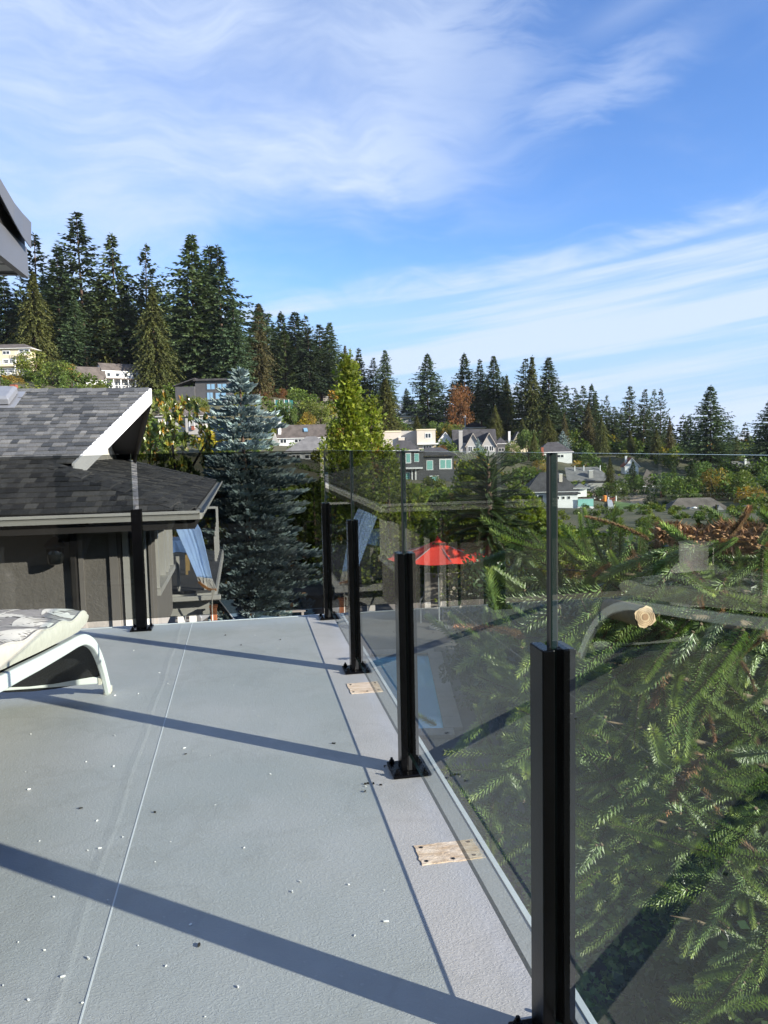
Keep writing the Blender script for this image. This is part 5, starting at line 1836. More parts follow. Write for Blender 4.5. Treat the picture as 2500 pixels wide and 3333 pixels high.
# the nearer white house with the glass balcony
h = HB('large white house with dark grey roof and glass balcony right of the near post', 1730, 1722, 105)
h.wall(0, 150, 30, 120, 0, 118); h.wall(60, 150, -6, 40, 0, 112)
h.hip(-6, 156, 26, 124, 120, 62, 'roof_dark', 10, inset=60)
h.box('roof', 58, 158, -12, 30, 112, 117, 'roof_dark')
h.gable_y(20, 92, -40, 20, 44, 22, 'roof_dark', 6); h.wall(20, 92, -40, 20, 0, 44)
h.win(6, 78, 42, 34, 30); h.win(64, 96, 8, 9, -6, bars=0); h.win(80, 96, 10, 10, -6, bars=0); h.win(98, 96, 10, 10, -6, bars=0); h.win(116, 96, 10, 10, -6, bars=0)
h.wall(150, 196, -2, 60, 0, 66); h.box('balcony', 148, 200, -14, 60, 66, 70, 'wall_white')
h.box('balcony_glass', 149, 199, -13.6, -12.8, 72, 96, 'pane_teal')
h.box('railing', 148, 200, -14, -12.4, 96, 98, 'steel')
h.box('door', 152, 170, -3.2, -2.2, 2, 46, 'door_brown'); h.box('post', 192, 197, -16, -11, 0, 66, 'wall_white')
h.win(176, 14, 10, 30, -2, bars=0); h.win(30, 10, 44, 22, -40, 'pane_dark')
h.hip(150, 190, 30, 80, 130, 14, 'roof_grey', 8); h.wall(150, 190, 34, 76, 100, 130, 'wall_white'); h.chimney(100, 40, 150, 176, 11, 'wall_beige')

h = HB('long grey roofed house with tall chimneys behind the white house', 1852, 1604, 175)
h.wall(0, 130, 0, 80, 0, 38, 'wall_grey'); h.poly('roof', [(-8, -8, 36), (138, -8, 36), (110, 60, 78), (0, 60, 78)], (0, 0, 3), 'roof_grey')
h.chimney(66, 4, 30, 70, 14, 'wall_grey'); h.wall(124, 186, 6, 60, 0, 26, 'wall_grey'); h.hip(124, 186, 6, 60, 26, 34, 'roof_dark', 6)
h.win(20, 8, 40, 20); h.win(140, 6, 30, 10)
for x in (28, 58, 112):
    h.box('pipe', x, x + 2.5, 40, 43, 60, 86, 'wall_white')

h = HB('turreted house with a pyramid roof among the dark trees', 2086, 1606, 205)
h.wall(0, 58, 0, 58, 0, 24, 'wall_grey'); h.hip(0, 58, 0, 58, 24, 54, 'roof_brown', 8, inset=36); h.win(16, 6, 20, 10)
h = HB('white house glimpsed between trees left of the turret', 2034, 1552, 225)
h.wall(0, 44, 0, 40, 0, 36); h.gable_y(0, 44, 0, 40, 36, 24, 'brick_red', 4); h.chimney(4, 10, 40, 66, 6, 'wall_white'); h.win(12, 12, 16, 14)

h = HB('wide brown roofed bungalow with pale hip faces behind the dead log', 2150, 1712, 105)
h.wall(16, 250, 6, 110, 0, 28, 'wall_grey'); h.hip(16, 250, 6, 110, 30, 56, 'roof_brown', 14, inset=76, eave='wall_grey')
h.wall(74, 120, -24, 20, 0, 26, 'wall_grey'); h.hip(74, 120, -24, 40, 28, 32, 'roof_grey', 10); h.wall(176, 214, -10, 20, 0, 26, 'wall_grey'); h.hip(176, 214, -10, 40, 28, 36, 'roof_grey', 8)
h.win(28, 6, 30, 16, 6); h.win(82, 6, 30, 16, -24); h.win(134, 6, 30, 16, 6); h.win(182, 6, 26, 16, -10)
h = HB('dark roofed shed house at the right edge behind the dead log', 2388, 1712, 90)
h.wall(0, 150, 0, 90, 0, 20, 'wall_dark'); h.hip(0, 150, 0, 90, 22, 42, 'roof_dark', 8, inset=60); h.win(20, 4, 30, 12)
h = HB('small grey house far right above the yellow trees', 2392, 1548, 230)
h.wall(0, 52, 0, 40, 0, 22, 'wall_grey'); h.gable_x(0, 52, 0, 40, 22, 22, 'roof_grey', 4, 'wall_grey'); h.chimney(36, 10, 30, 52, 6, 'wall_white'); h.win(8, 6, 14, 10)
h = HB('low roofed cottage by the chimney tops above the shingled roof', 0, 1300, 120)
h.wall(-40, 70, 0, 50, 0, 10, 'wall_white'); h.hip(-40, 70, 0, 50, 10, 24, 'roof_brown', 4); h.chimney(38, -8, 8, 46, 18); h.chimney(12, -10, 8, 40, 18, 'wall_white')

# utility pole with wires on the hill
mat('pole_grey', (0.3, 0.29, 0.28), 0.8)
pole = thing('utility_pole', 'grey utility pole standing behind the brown hipped house', 'pole', at(1020, 1300, 315))
m = MB(); b_ = at(1020, 1305, 315); t_ = at(1020, 1243, 315); m.tube([b_, t_], 0.22, 6); m.build('shaft', 'pole_grey', pole)
m = MB(); c_ = at(1014, 1250, 315); e_ = at(1027, 1250, 315); m.bar(c_, e_, 0.2, 0.2); m.build('crossarm', 'pole_grey', pole)
pole2 = thing('utility_pole', 'pale utility pole in front of the rusty maple', 'pole', at(1514, 1395, 270))
m = MB(); m.tube([at(1514, 1400, 270), at(1514, 1352, 270)], 0.2, 6); m.build('shaft', 'pole_grey', pole2)
m = MB(); m.bar(at(1508, 1358, 270), at(1520, 1358, 270), 0.2, 0.2); m.build('crossarm', 'pole_grey', pole2)
for k in range(3):
    w_ = thing('power_line', '%s of the three wires sagging between the two utility poles' % ('top', 'middle', 'lowest')[k].replace('lowest', 'lowest'), 'wire', at(1020, 1250, 315))
    pa, pb_ = at(1014 + 6 * k, 1248 + 3 * k, 315), at(1510 + 4 * k, 1356 + 3 * k, 270)
    pts = []
    for i in range(17):
        q = i / 16; p = pa.lerp(pb_, q); p.z -= 3.0 * math.sin(math.pi * q); pts.append(p)
    m = MB(); m.tube(pts, 0.07, 4); m.build('wire', 'black_rubber', w_)

# teal court fence on the bank
mat('teal_net', (0.03, 0.16, 0.15), 0.8)
fe = thing('court_fence', 'teal screen fence on the green bank below the brown houses', 'fence', at(896, 1345, 230))
for i in range(4):
    a_, b_ = at(896 + i * 15, 1340, 230), at(911 + i * 15 - 1.2, 1340, 230)
    m = MB(); m.prism([a_, b_, b_ + Vector((0, 0, 3.4)), a_ + Vector((0, 0, 3.4))], (0, 0.05, 0)); m.build('screen', 'teal_net', fe)
    m = MB(); m.tube([a_ + Vector((0, -0.1, -1)), a_ + Vector((0, -0.1, 3.6))], 0.1, 5); m.build('post', 'steel', fe)

# ================================================================ the ground mesh, through the feet of everything above
xs = sorted(set([-9000, -5000, -2600, -1500, -900, -650] + [i * 16 for i in range(-32, 33)] + [i * 4 for i in range(-10, 15)] + [650, 900, 1500, 2600, 5000, 9000]))
ys = sorted(set([-600, -200, -80, -30] + [i * 4 for i in range(-4, 15)] + [i * 12 for i in range(5, 44)] + [600, 750, 1000, 1500, 2500, 4200, 7000, 10500]))
vs = [(x, y, ground_z(x, y)) for y in ys for x in xs]
nx = len(xs)
fs = [(j * nx + i, j * nx + i + 1, (j + 1) * nx + i + 1, (j + 1) * nx + i) for j in range(len(ys) - 1) for i in range(nx - 1)]
m = MB(); m.add(vs, fs)
land = tag(m.build('ground', 'ground_cover', smooth=True), kind='structure')


# understorey covering the slope between houses and trees: reads as one green mass
rs = random.Random(99)
bush = clump_tree(55, 12, 30, 0.15, spread=0.6)[0]
scr = MB()
hpos = [(o.location.x, o.location.y) for o in COL.objects if o.get('category') == 'house']
n_ = 0
while n_ < 620:
    u = rs.uniform(-120, 2620); d = rs.uniform(95, 330)
    x = (u - CX) / F_PX * d
    if rs.random() > 0.35 + 0.65 * (d / 330): continue
    if u < 520 and d > 215: continue
    if 1880 < u < 2120 and 85 < d < 175: continue
    if any(abs(x - hx - 4) < 11 and -13 < d - hy < 7 for hx, hy in hpos): continue
    z = ground_z(x, d); hgt = rs.uniform(2.2, 5.0) * (1.15 if d > 200 else 0.8); wd = hgt * rs.uniform(0.9, 1.5)
    ca, sa = math.cos(n_), math.sin(n_)
    hue = rs.choice(((1, 1, 1), (0.7, 0.85, 0.8), (1.3, 1.15, 0.7), (0.6, 0.75, 0.7), (0.8, 0.95, 0.8), (1.9, 1.25, 0.5), (2.0, 1.0, 0.45)) if rs.random() < 0.5 else ((0.7, 0.85, 0.8), (0.55, 0.72, 0.7)))
    b0 = len(scr.v)
    scr.v.extend([(x + (a * ca - b * sa) * wd, d + (a * sa + b * ca) * wd, z - 0.5 + c * hgt) for a, b, c in bush.v])
    for f, tn in zip(bush.f, bush.tone):
        scr.f.append(tuple(q + b0 for q in f)); scr.m.append(0); scr.tone.append(tuple(t * h_ for t, h_ in zip(tn, hue)))
    n_ += 1
n_ = 0
while n_ < 520:
    d = rs.uniform(29, 100); u = rs.uniform(500, 2650); x = (u - CX) / F_PX * d
    z = ground_z(x, d); top = at(u, 1740 if u > 1500 else 1600, d).z
    if d > 80 and 1700 < u < 2450: continue
    hgt = min(rs.uniform(0.9, 2.6), max(0.5, top - z + 0.3)); wd = hgt * rs.uniform(1.0, 1.7)
    ca, sa = math.cos(n_), math.sin(n_)
    hue = rs.choice(((1, 1, 1), (0.7, 0.85, 0.8), (1.2, 1.15, 0.7), (0.6, 0.75, 0.7)))
    b0 = len(scr.v)
    scr.v.extend([(x + (a * ca - b * sa) * wd, d + (a * sa + b * ca) * wd, z - 0.15 + c * hgt) for a, b, c in bush.v])
    for f, tn in zip(bush.f, bush.tone):
        scr.f.append(tuple(q + b0 for q in f)); scr.m.append(0); scr.tone.append(tuple(t * h_ for t, h_ in zip(tn, hue)))
    n_ += 1
tag(scr.build('undergrowth', 'shrub_leaf'), 'green and rusty undergrowth spread over the far hillside', 'undergrowth', kind='stuff')
# ================================================================ garden trees close to the deck
def shift_mesh(mb, top_dx, top_dy=0.0):
    mb.v = [(x + top_dx * z, y + top_dy * z, z) for x, y, z in mb.v]
    return mb


def spruce(seed, H_, wid):
    """blue spruce: pads of short upturned shoots"""
    r = random.Random(seed); mb = MB(); wh = 46
    for i in range(wh):
        q = (i + r.uniform(-0.3, 0.3)) / wh
        q = max(0.0, q)
        z = 0.04 + 0.945 * q
        rad = min(0.36 * (1 - q) ** 0.72, wid) * (0.62 + 0.38 * min(1, q / 0.18)) * (1 + 0.14 * math.sin(q * 23 + 1.0))
        n = max(4, int(14 * (1 - 0.55 * q)))
        a0 = r.uniform(0, 6.28)
        for k in range(n):
            az = a0 + 6.283 * k / n + r.uniform(-0.25, 0.25)
            R_ = rad * r.uniform(0.52, 1.2) * (1 + 0.24 * math.sin(3 * az + q * 11))
            dh = Vector((math.cos(az), math.sin(az), 0)); sd_ = Vector((-math.sin(az), math.cos(az), 0))
            tone = r.uniform(0.7, 1.2)
            m_ = max(4, int(R_ / 0.0085))
            for j in range(m_):
                t = (j + r.random()) / m_
                if t < 0.22 and q < 0.9:
                    continue
                spread = 0.34 * R_ * (1 - t) * 1.1 + 0.004
                for s_ in (r.uniform(-1, -0.25), r.uniform(-0.35, 0.35), r.uniform(0.25, 1)):
                    p = dh * (R_ * t) + sd_ * (s_ * spread) + Vector((0, 0, z - R_ * 0.22 * t + R_ * 0.16 * t * t + r.uniform(-0.004, 0.006)))
                    d = (dh * 0.75 + sd_ * s_ * 0.8 + Vector((0, 0, r.uniform(0.1, 0.75)))).normalized()
                    L = r.uniform(0.02, 0.034); W_ = L * 0.42
                    a = d.orthogonal().normalized(); b = d.cross(a)
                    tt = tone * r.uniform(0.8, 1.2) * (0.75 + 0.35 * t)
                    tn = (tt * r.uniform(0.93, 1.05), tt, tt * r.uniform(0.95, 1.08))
                    if r.random() < 0.006 and q < 0.5:
                        tn = (tt * 1.3, tt * 0.6, tt * 0.3)
                    diamond(mb, p, d, a, L, W_, tn); diamond(mb, p, d, b, L, W_, tn)
    for k in range(40):
        z = r.uniform(0.95, 1.0); az = r.uniform(0, 6.28)
        diamond(mb, Vector((0, 0, z - 0.012)), Vector((math.cos(az) * .6, math.sin(az) * .6, 0.8)).normalized(), Vector((-math.sin(az), math.cos(az), 0)), 0.02, 0.006, 1.1)
    tr = MB(); tr.tube([(0, 0, -0.02), (0, 0, 0.4), (0, 0, 0.97)], [0.016, 0.011, 0.003], 8)
    return mb, tr


sb = at(822, 1990, 19.5); st_ = at(778, 1192, 19.5)
SH_ = st_.z - GZ
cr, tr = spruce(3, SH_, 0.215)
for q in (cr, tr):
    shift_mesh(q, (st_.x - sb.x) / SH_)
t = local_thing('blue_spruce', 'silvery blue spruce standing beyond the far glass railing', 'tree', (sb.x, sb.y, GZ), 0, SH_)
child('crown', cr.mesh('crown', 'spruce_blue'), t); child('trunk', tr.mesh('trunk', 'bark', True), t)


def cypress(seed, wid, n_clump, power=0.6, leaf=0.024, low=0.03):
    """golden cypress: upright feathery sprays in uneven clumps"""
    r = random.Random(seed); mb = MB()
    for i in range(n_clump):
        q = (i / n_clump) ** 0.9
        z = low + (0.96 - low) * q
        az = i * 2.39996 + r.uniform(-0.4, 0.4)
        rad = wid * (1 - q) ** power * r.uniform(0.55, 1.12) * (1 + 0.25 * math.sin(az * 2 + q * 7))
        dh = Vector((math.cos(az), math.sin(az), 0)); sd_ = Vector((-math.sin(az), math.cos(az), 0))
        c = dh * rad + Vector((0, 0, z)); s = 0.05 * (1.1 - 0.6 * q)
        tone = r.uniform(0.6, 1.25); brown = r.random() < 0.035
        # a limb's fan of sprays
        for k in range(70):
            o = Vector((r.gauss(0, 1), r.gauss(0, 1), r.gauss(0, 1.2))) * s * 0.62
            back = r.random()
            p = c * 1.0 + o - dh * (back * s * 0.8)
            d = (dh * r.uniform(0.3, 1.1) + sd_ * r.uniform(-0.8, 0.8) + Vector((0, 0, r.uniform(-0.25, 1.0)))).normalized()
            a = d.orthogonal().normalized(); a = (a * r.uniform(-1, 1) + d.cross(a) * r.uniform(-1, 1)).normalized()
            L = leaf * r.uniform(0.6, 1.25)
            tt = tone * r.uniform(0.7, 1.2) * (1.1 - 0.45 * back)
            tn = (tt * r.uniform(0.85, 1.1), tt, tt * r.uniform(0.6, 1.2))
            if brown:
                tn = (tt * 1.0, tt * 0.5, tt * 0.6)
            b = a.cross(d)
            diamond(mb, p, d, a, L, L * 0.34, tn)
            for sg in (1, -1):
                d2 = (d * 0.75 + a * sg * 0.65).normalized()
                diamond(mb, p + d * L * 0.3, d2, (a * 0.75 - d * sg * 0.65).normalized(), L * 0.5, L * 0.2, tn)
    tr = MB(); tr.tube([(0, 0, -0.02), (0, 0, 0.5), (0, 0, 0.94)], [0.018, 0.012, 0.003], 8)
    return mb, tr


def grow(gen, u, vt, d, leafm, name, label, base=None, lean_u=None, barkm='bark', group=None):
    top = at(u, vt, d); b = top.copy()
    if lean_u is not None:
        b = at(lean_u, vt, d)
    zg = base if base is not None else GZ
    h_ = top.z - zg
    cr, tr = gen
    for q in (cr, tr):
        shift_mesh(q, (top.x - b.x) / h_)
    t = local_thing(name, label, 'tree' if 'tree' in name or 'cypress' in name else 'shrub', (b.x, b.y, zg), 0, h_, group)
    child('crown', cr.mesh('crown', leafm), t); child('trunk', tr.mesh('trunk', barkm, True), t)
    return t


GC = 'golden cypresses beyond the pool'
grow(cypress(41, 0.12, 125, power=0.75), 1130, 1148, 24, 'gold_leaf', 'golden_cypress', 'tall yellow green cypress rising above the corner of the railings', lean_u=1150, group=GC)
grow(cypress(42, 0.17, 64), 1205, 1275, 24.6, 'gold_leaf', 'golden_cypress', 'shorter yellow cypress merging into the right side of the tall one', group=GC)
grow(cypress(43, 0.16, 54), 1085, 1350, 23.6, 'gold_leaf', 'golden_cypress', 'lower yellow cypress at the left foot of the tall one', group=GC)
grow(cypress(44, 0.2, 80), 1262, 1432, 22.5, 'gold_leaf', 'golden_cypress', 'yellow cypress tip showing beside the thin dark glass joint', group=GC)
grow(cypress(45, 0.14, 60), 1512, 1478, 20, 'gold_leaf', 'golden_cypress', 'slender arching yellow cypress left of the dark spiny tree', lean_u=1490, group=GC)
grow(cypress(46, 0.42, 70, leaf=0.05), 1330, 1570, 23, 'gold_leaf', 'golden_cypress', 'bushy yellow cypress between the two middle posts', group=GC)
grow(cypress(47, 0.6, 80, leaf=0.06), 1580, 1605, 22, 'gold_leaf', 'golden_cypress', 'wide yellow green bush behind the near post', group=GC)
grow(cypress(48, 0.55, 80, leaf=0.06), 1690, 1580, 24, 'gold_leaf', 'golden_cypress', 'feathery yellow green bush left of the white house', group=GC)
grow(cypress(49, 0.5, 80, leaf=0.05), 1440, 1600, 25, 'shrub_leaf', 'garden_shrub', 'green feathery shrub behind the red umbrella')
grow(cypress(51, 0.6, 70, leaf=0.06), 1790, 1690, 20, 'gold_leaf', 'garden_shrub', 'yellowish low shrub below the white house')
grow(cypress(52, 0.5, 70, leaf=0.05), 1020, 1560, 27, 'shrub_leaf', 'garden_shrub', 'dim green shrub seen through the dark glass by the corner post')


# magnolia with big glossy leaves
def magnolia(seed, n_cl):
    r = random.Random(seed); mb = MB()
    for i in range(n_cl):
        a = r.uniform(0, 6.28); zz = r.uniform(0.12, 1.0)
        rr = 0.42 * math.sqrt(max(0.03, 1 - ((zz - 0.5) / 0.56) ** 2)) * r.uniform(0.55, 1.0)
        c = Vector((rr * math.cos(a), rr * math.sin(a), zz)); out = Vector((math.cos(a), math.sin(a), 0.5)).normalized()
        tone = r.uniform(0.6, 1.25)
        for k in range(11):
            an = r.uniform(0, 6.28)
            o = out.orthogonal().normalized(); o2 = out.cross(o)
            d = (out * r.uniform(0.2, 1.0) + (o * math.cos(an) + o2 * math.sin(an)) * r.uniform(0.5, 1.0)).normalized()
            s_ = d.cross(out).normalized() if d.cross(out).length > 0.05 else o
            L = r.uniform(0.03, 0.048); W_ = L * 0.42; nn = s_.cross(d)
            t_ = tone * r.uniform(0.75, 1.2)
            tn = (t_, t_, t_) if r.random() > 0.17 else (t_ * 2.2, t_ * 1.0, t_ * 0.6)
            p = c; mb.tcur = tn
            mid = [p + d * L * 0.3, p + d * L * 0.7]
            mb.add([p, mid[0] + s_ * W_ / 2 + nn * 0.006, mid[1] + s_ * W_ * 0.42 + nn * 0.005, p + d * L - nn * 0.006, mid[1] - s_ * W_ * 0.42 + nn * 0.005, mid[0] - s_ * W_ / 2 + nn * 0.006, mid[0], mid[1]],
                   [(0, 6, 1), (6, 7, 2, 1), (7, 3, 2), (0, 5, 6), (5, 4, 7, 6), (4, 3, 7)])
    tr = MB(); tr.tube([(0, 0, -0.03), (0.02, 0, 0.4), (0, 0, 0.8)], [0.03, 0.02, 0.008], 7)
    for k in range(8):
        a = k * 0.8
        tr.tube([(0, 0, 0.15 + 0.06 * k), (0.3 * math.cos(a), 0.3 * math.sin(a), 0.35 + 0.07 * k)], [0.012, 0.004], 5)
    return mb, tr


def put(gen, leafm, name, label, loc, h_, wx, barkm='bark', cat='tree', group=None):
    t = local_thing(name, label, cat, loc, 0.4, (h_ * wx, h_ * wx, h_), group)
    child('crown', gen[0].mesh('crown', leafm), t); child('trunk', gen[1].mesh('trunk', barkm, True), t)


p = at(555, 1300, 20.5)
put(magnolia(61, 420), 'magnolia_leaf', 'magnolia_tree', 'magnolia with big glossy green and orange leaves behind the house gable', (p.x, p.y, GZ), p.z - GZ, 0.62)
p = at(640, 1560, 19.5)
put(magnolia(62, 330), 'magnolia_leaf', 'magnolia_tree', 'lower magnolia in shade between the eave and the blue spruce', (p.x, p.y, GZ), p.z - GZ, 0.75)


# clipped hedges
def hedge(label, u0, u1, vt, d, thick=1.1, bow=0.0, n=5200, leafm='hedge_leaf'):
    a, b = at(u0, vt, d), at(u1, vt, d); zt_ = (a.z + b.z) / 2
    L = b.x - a.x; hh = zt_ - GZ; r = random.Random(int(u0))
    t = thing('clipped_hedge', label, 'hedge', ((a.x + b.x) / 2, d, GZ))
    mb = MB()
    for i in range(n):
        q = r.random()
        if q < 0.62:      # front
            p = Vector((a.x + r.random() * L, d + r.uniform(-0.05, 0.06), GZ + hh * r.random())); nrm = Vector((0, -1, 0.25))
        elif q < 0.9:     # top
            p = Vector((a.x + r.random() * L, d + r.random() * thick, zt_ + r.uniform(-0.05, 0.05))); nrm = Vector((0, 0, 1))
        else:
            sgn = r.choice((0, 1)); p = Vector((a.x + L * sgn + r.uniform(-0.05, 0.05), d + r.random() * thick, GZ + hh * r.random())); nrm = Vector((1 if sgn else -1, 0, 0.2))
        wob = 0.09 * mnoise.noise(Vector((p.x * 1.3, p.y, p.z * 1.3)))
        p = p + nrm * wob
        dd = (nrm * 0.5 + Vector((r.uniform(-1, 1), r.uniform(-1, 1), r.uniform(-0.4, 1)))).normalized()
        s_ = dd.orthogonal().normalized(); s_ = (s_ * r.uniform(-1, 1) + dd.cross(s_) * r.uniform(-1, 1)).normalized()
        tt = r.uniform(0.55, 1.35) * (1 + 0.35 * mnoise.noise(p * 2.0))
        diamond(mb, p, dd, s_, r.uniform(0.05, 0.1), r.uniform(0.03, 0.05), (tt * 1.02, tt, tt * 0.8))
    mb.build('foliage', leafm, t)
    m = MB(); m.obox((a.x + 0.1, d + 0.1, GZ), (L - 0.2, 0, 0), (0, thick - 0.2, 0), (0, 0, hh - 0.1)); m.build('shade_core', 'bark', t)  # solid dark box added, stands in for the hedge's shaded inside


hedge('long clipped green hedge behind the hot tub and umbrella', 925, 1500, 1690, 27, n=8000)
hedge('lower clipped hedge right of the red umbrella', 1555, 1760, 1724, 24, n=3500)
hedge('dark clipped hedge far behind the umbrella', 1500, 1950, 1800, 21, n=6000)


# monkey puzzle: ropes of stiff overlapping leaves
leaf_mat('laurel_leaf', (0.028, 0.055, 0.018), 0.4, 0.15, spec=0.4, objvar=0.2)
leaf_mat('puzzle_leaf', (0.15, 0.235, 0.085), 0.4, 0.25, spec=0.5, objvar=0.28, warm=(1.3, 1.15, 0.6))
leaf_mat('puzzle_dark', (0.05, 0.085, 0.032), 0.4, 0.12, spec=0.5)
leaf_mat('puzzle_dead', (0.25, 0.145, 0.08), 0.6, 0.25, objvar=0.25)
mat('puzzle_stem', (0.11, 0.08, 0.045), 0.8, var=0.2, vscale=20)


def rope(seed, rings, per, length, leaf, lw, bend, taper=0.5, fwd=0.75, gap=0.0):
    """branch along +X with spiral leaves; bend = sag or lift over its length"""
    r = random.Random(seed); mb = MB(); path = []
    side = r.uniform(-0.12, 0.12)
    for i in range(13):
        t = i / 12
        path.append(Vector((length * t * (1 - 0.06 * abs(bend) * t), length * side * t * t, length * bend * t * t)))
    n = rings * per
    for i in range(n):
        t = (i + 0.5) / n
        if gap and r.random() < gap:
            continue
        k = t * 12; j = min(11, int(k)); p = path[j].lerp(path[j + 1], k - j); ax = (path[j + 1] - path[j]).normalized()
        u_ = ax.orthogonal().normalized(); w_ = ax.cross(u_)
        a = i * 2.39996 + r.uniform(-0.15, 0.15)
        rd = u_ * math.cos(a) + w_ * math.sin(a)
        L = leaf * (1 - taper * 0.35 * t) * r.uniform(0.85, 1.15)
        if t > 0.94:
            L *= 0.8
        d = (ax * (fwd + 0.5 * max(0, t - 0.8) / 0.2) + rd * r.uniform(0.75, 1.0) + Vector((0, 0, 0.12))).normalized()
        s_ = ax.cross(rd).normalized()
        nn = s_.cross(d)
        tt = r.uniform(0.75, 1.2) * (0.85 + 0.55 * max(0, t - 0.75) / 0.25)
        mb.tcur = (tt * (1 + 0.25 * max(0, t - 0.8) / 0.2), tt, tt * r.uniform(0.7, 1.1))
        b = p + rd * leaf * 0.12
        mb.add([b - s_ * lw * 0.35, b + s_ * lw * 0.35, b + d * L * 0.45 + s_ * lw * 0.5 - nn * lw * 0.12, b + d * L, b + d * L * 0.45 - s_ * lw * 0.5 - nn * lw * 0.12, b + d * L * 0.4 + nn * lw * 0.1],
               [(0, 1, 5), (1, 2, 5), (2, 3, 5), (3, 4, 5), (4, 0, 5)])
    b0 = len(mb.f)
    mb.tcur = None
    mb.cur = 1
    mb.tube(path, [leaf * 0.22 * (1 - 0.7 * i / 12) for i in range(13)], 5)
    return mb


ROPE_MB = [rope(71 + i, (46, 38, 54, 34, 44, 30)[i], 7, (0.62, 0.5, 0.75, 0.42, 0.6, 0.36)[i], 0.045, 0.0105, (-0.25, 0.12, -0.4, 0.25, -0.1, 0.05)[i], fwd=(0.42, 0.55, 0.38, 0.62, 0.45, 0.55)[i]) for i in range(6)]
ROPES = [q.mesh('branch', ['puzzle_leaf', 'puzzle_stem']) for q in ROPE_MB]
DEAD = [rope(91 + i, 40, 7, (0.42, 0.34, 0.55)[i], 0.04, 0.011, (-0.3, -0.2, -0.6)[i], fwd=(0.5, 0.3, 0.9)[i], gap=0.15).mesh('branch', ['puzzle_dead', 'puzzle_stem']) for i in range(3)]
FARROPE = [rope(101 + i, 26, 6, 1.0, 0.075, 0.026, (-0.15, 0.2, -0.35)[i], fwd=0.7).mesh('branch', ['puzzle_dark', 'puzzle_stem']) for i in range(3)]


def aim(o, p, d, roll=0.0, s=1.0):
    x = d.normalized(); y = Vector((0, 0, 1)).cross(x)
    y = y.normalized() if y.length > 1e-3 else Vector((0, 1, 0))
    z = x.cross(y)
    M = Matrix.Identity(4)
    ys, zs = y * math.cos(roll) + z * math.sin(roll), z * math.cos(roll) - y * math.sin(roll)
    for i in range(3):
        M[i][0] = x[i] * s; M[i][1] = ys[i] * s; M[i][2] = zs[i] * s; M[i][3] = p[i]
    return M


def add_branch(me, root, rootloc, p, d, roll=0.0, s=1.0):
    o = bpy.data.objects.new('branch', me)
    COL.objects.link(o)
    o.parent = root
    o.matrix_local = Matrix.Translation(-Vector(rootloc)) @ aim(o, p, d, roll, s)
    return o


# the domed one across the garden
pt = at(1590, 1478, 19.0); rl = (pt.x, pt.y, GZ)
mp = thing('monkey_puzzle_tree', 'dark domed spiny monkey puzzle tree behind the glass left of the near post', 'tree', rl)
m = MB(); m.tube([(pt.x, pt.y, GZ - 0.2), (pt.x, pt.y, pt.z - 0.3)], [0.16, 0.05], 9); m.build('trunk', 'bark', mp, smooth=True)
r_ = random.Random(17)
for i in range(150):
    q = i / 150
    z = pt.z - 0.05 - 2.2 * (1 - q) ** 1.0
    az = i * 2.39996
    Rr = 0.25 + 1.0 * (1 - q) ** 0.55
    lift = -0.25 + 0.9 * q
    d = Vector((math.cos(az), math.sin(az), lift + r_.uniform(-0.15, 0.2)))
    add_branch(FARROPE[i % 3], mp, rl, Vector((pt.x, pt.y, z)) + Vector((math.cos(az), math.sin(az), 0)) * 0.1, d, r_.uniform(-0.5, 0.5), Rr * r_.uniform(0.8, 1.1))


reg('laurel', clump_tree(27, 40, 120, 0.05, spread=0.55), 'laurel_leaf')


# the felled/lopped one right against the deck
def beyond(u, v, b):
    """pixel -> point about 4.5 m off, kept outside the railing; b (-0.3 .. -2) sets how far out it stands"""
    d = 4.15 + 0.75 * (-b - 0.5)
    if u < 1700:
        d = max(d, 4.2)
    return at(u, v, d)


tp = at(2640, 3000, 5.6)
rl = (tp.x, tp.y, GZ)
near = thing('monkey_puzzle_tree', 'lopped monkey puzzle tree with spiky green branches right against the deck glass', 'tree', rl)
mat('pale_bark', (0.36, 0.3, 0.23), 0.9, var=0.25, vscale=7, bump=0.8, bscale=14, stretch=(1, 1, 0.3))
m = MB(); m.tube([(tp.x + 0.1, tp.y, GZ - 0.2), (tp.x, tp.y, -1.8), (tp.x - 0.05, tp.y - 0.05, 0.2), (tp.x - 0.05, tp.y, 0.75)], [0.2, 0.16, 0.12, 0.1], 12)
m.build('trunk', 'pale_bark', near, smooth=True)
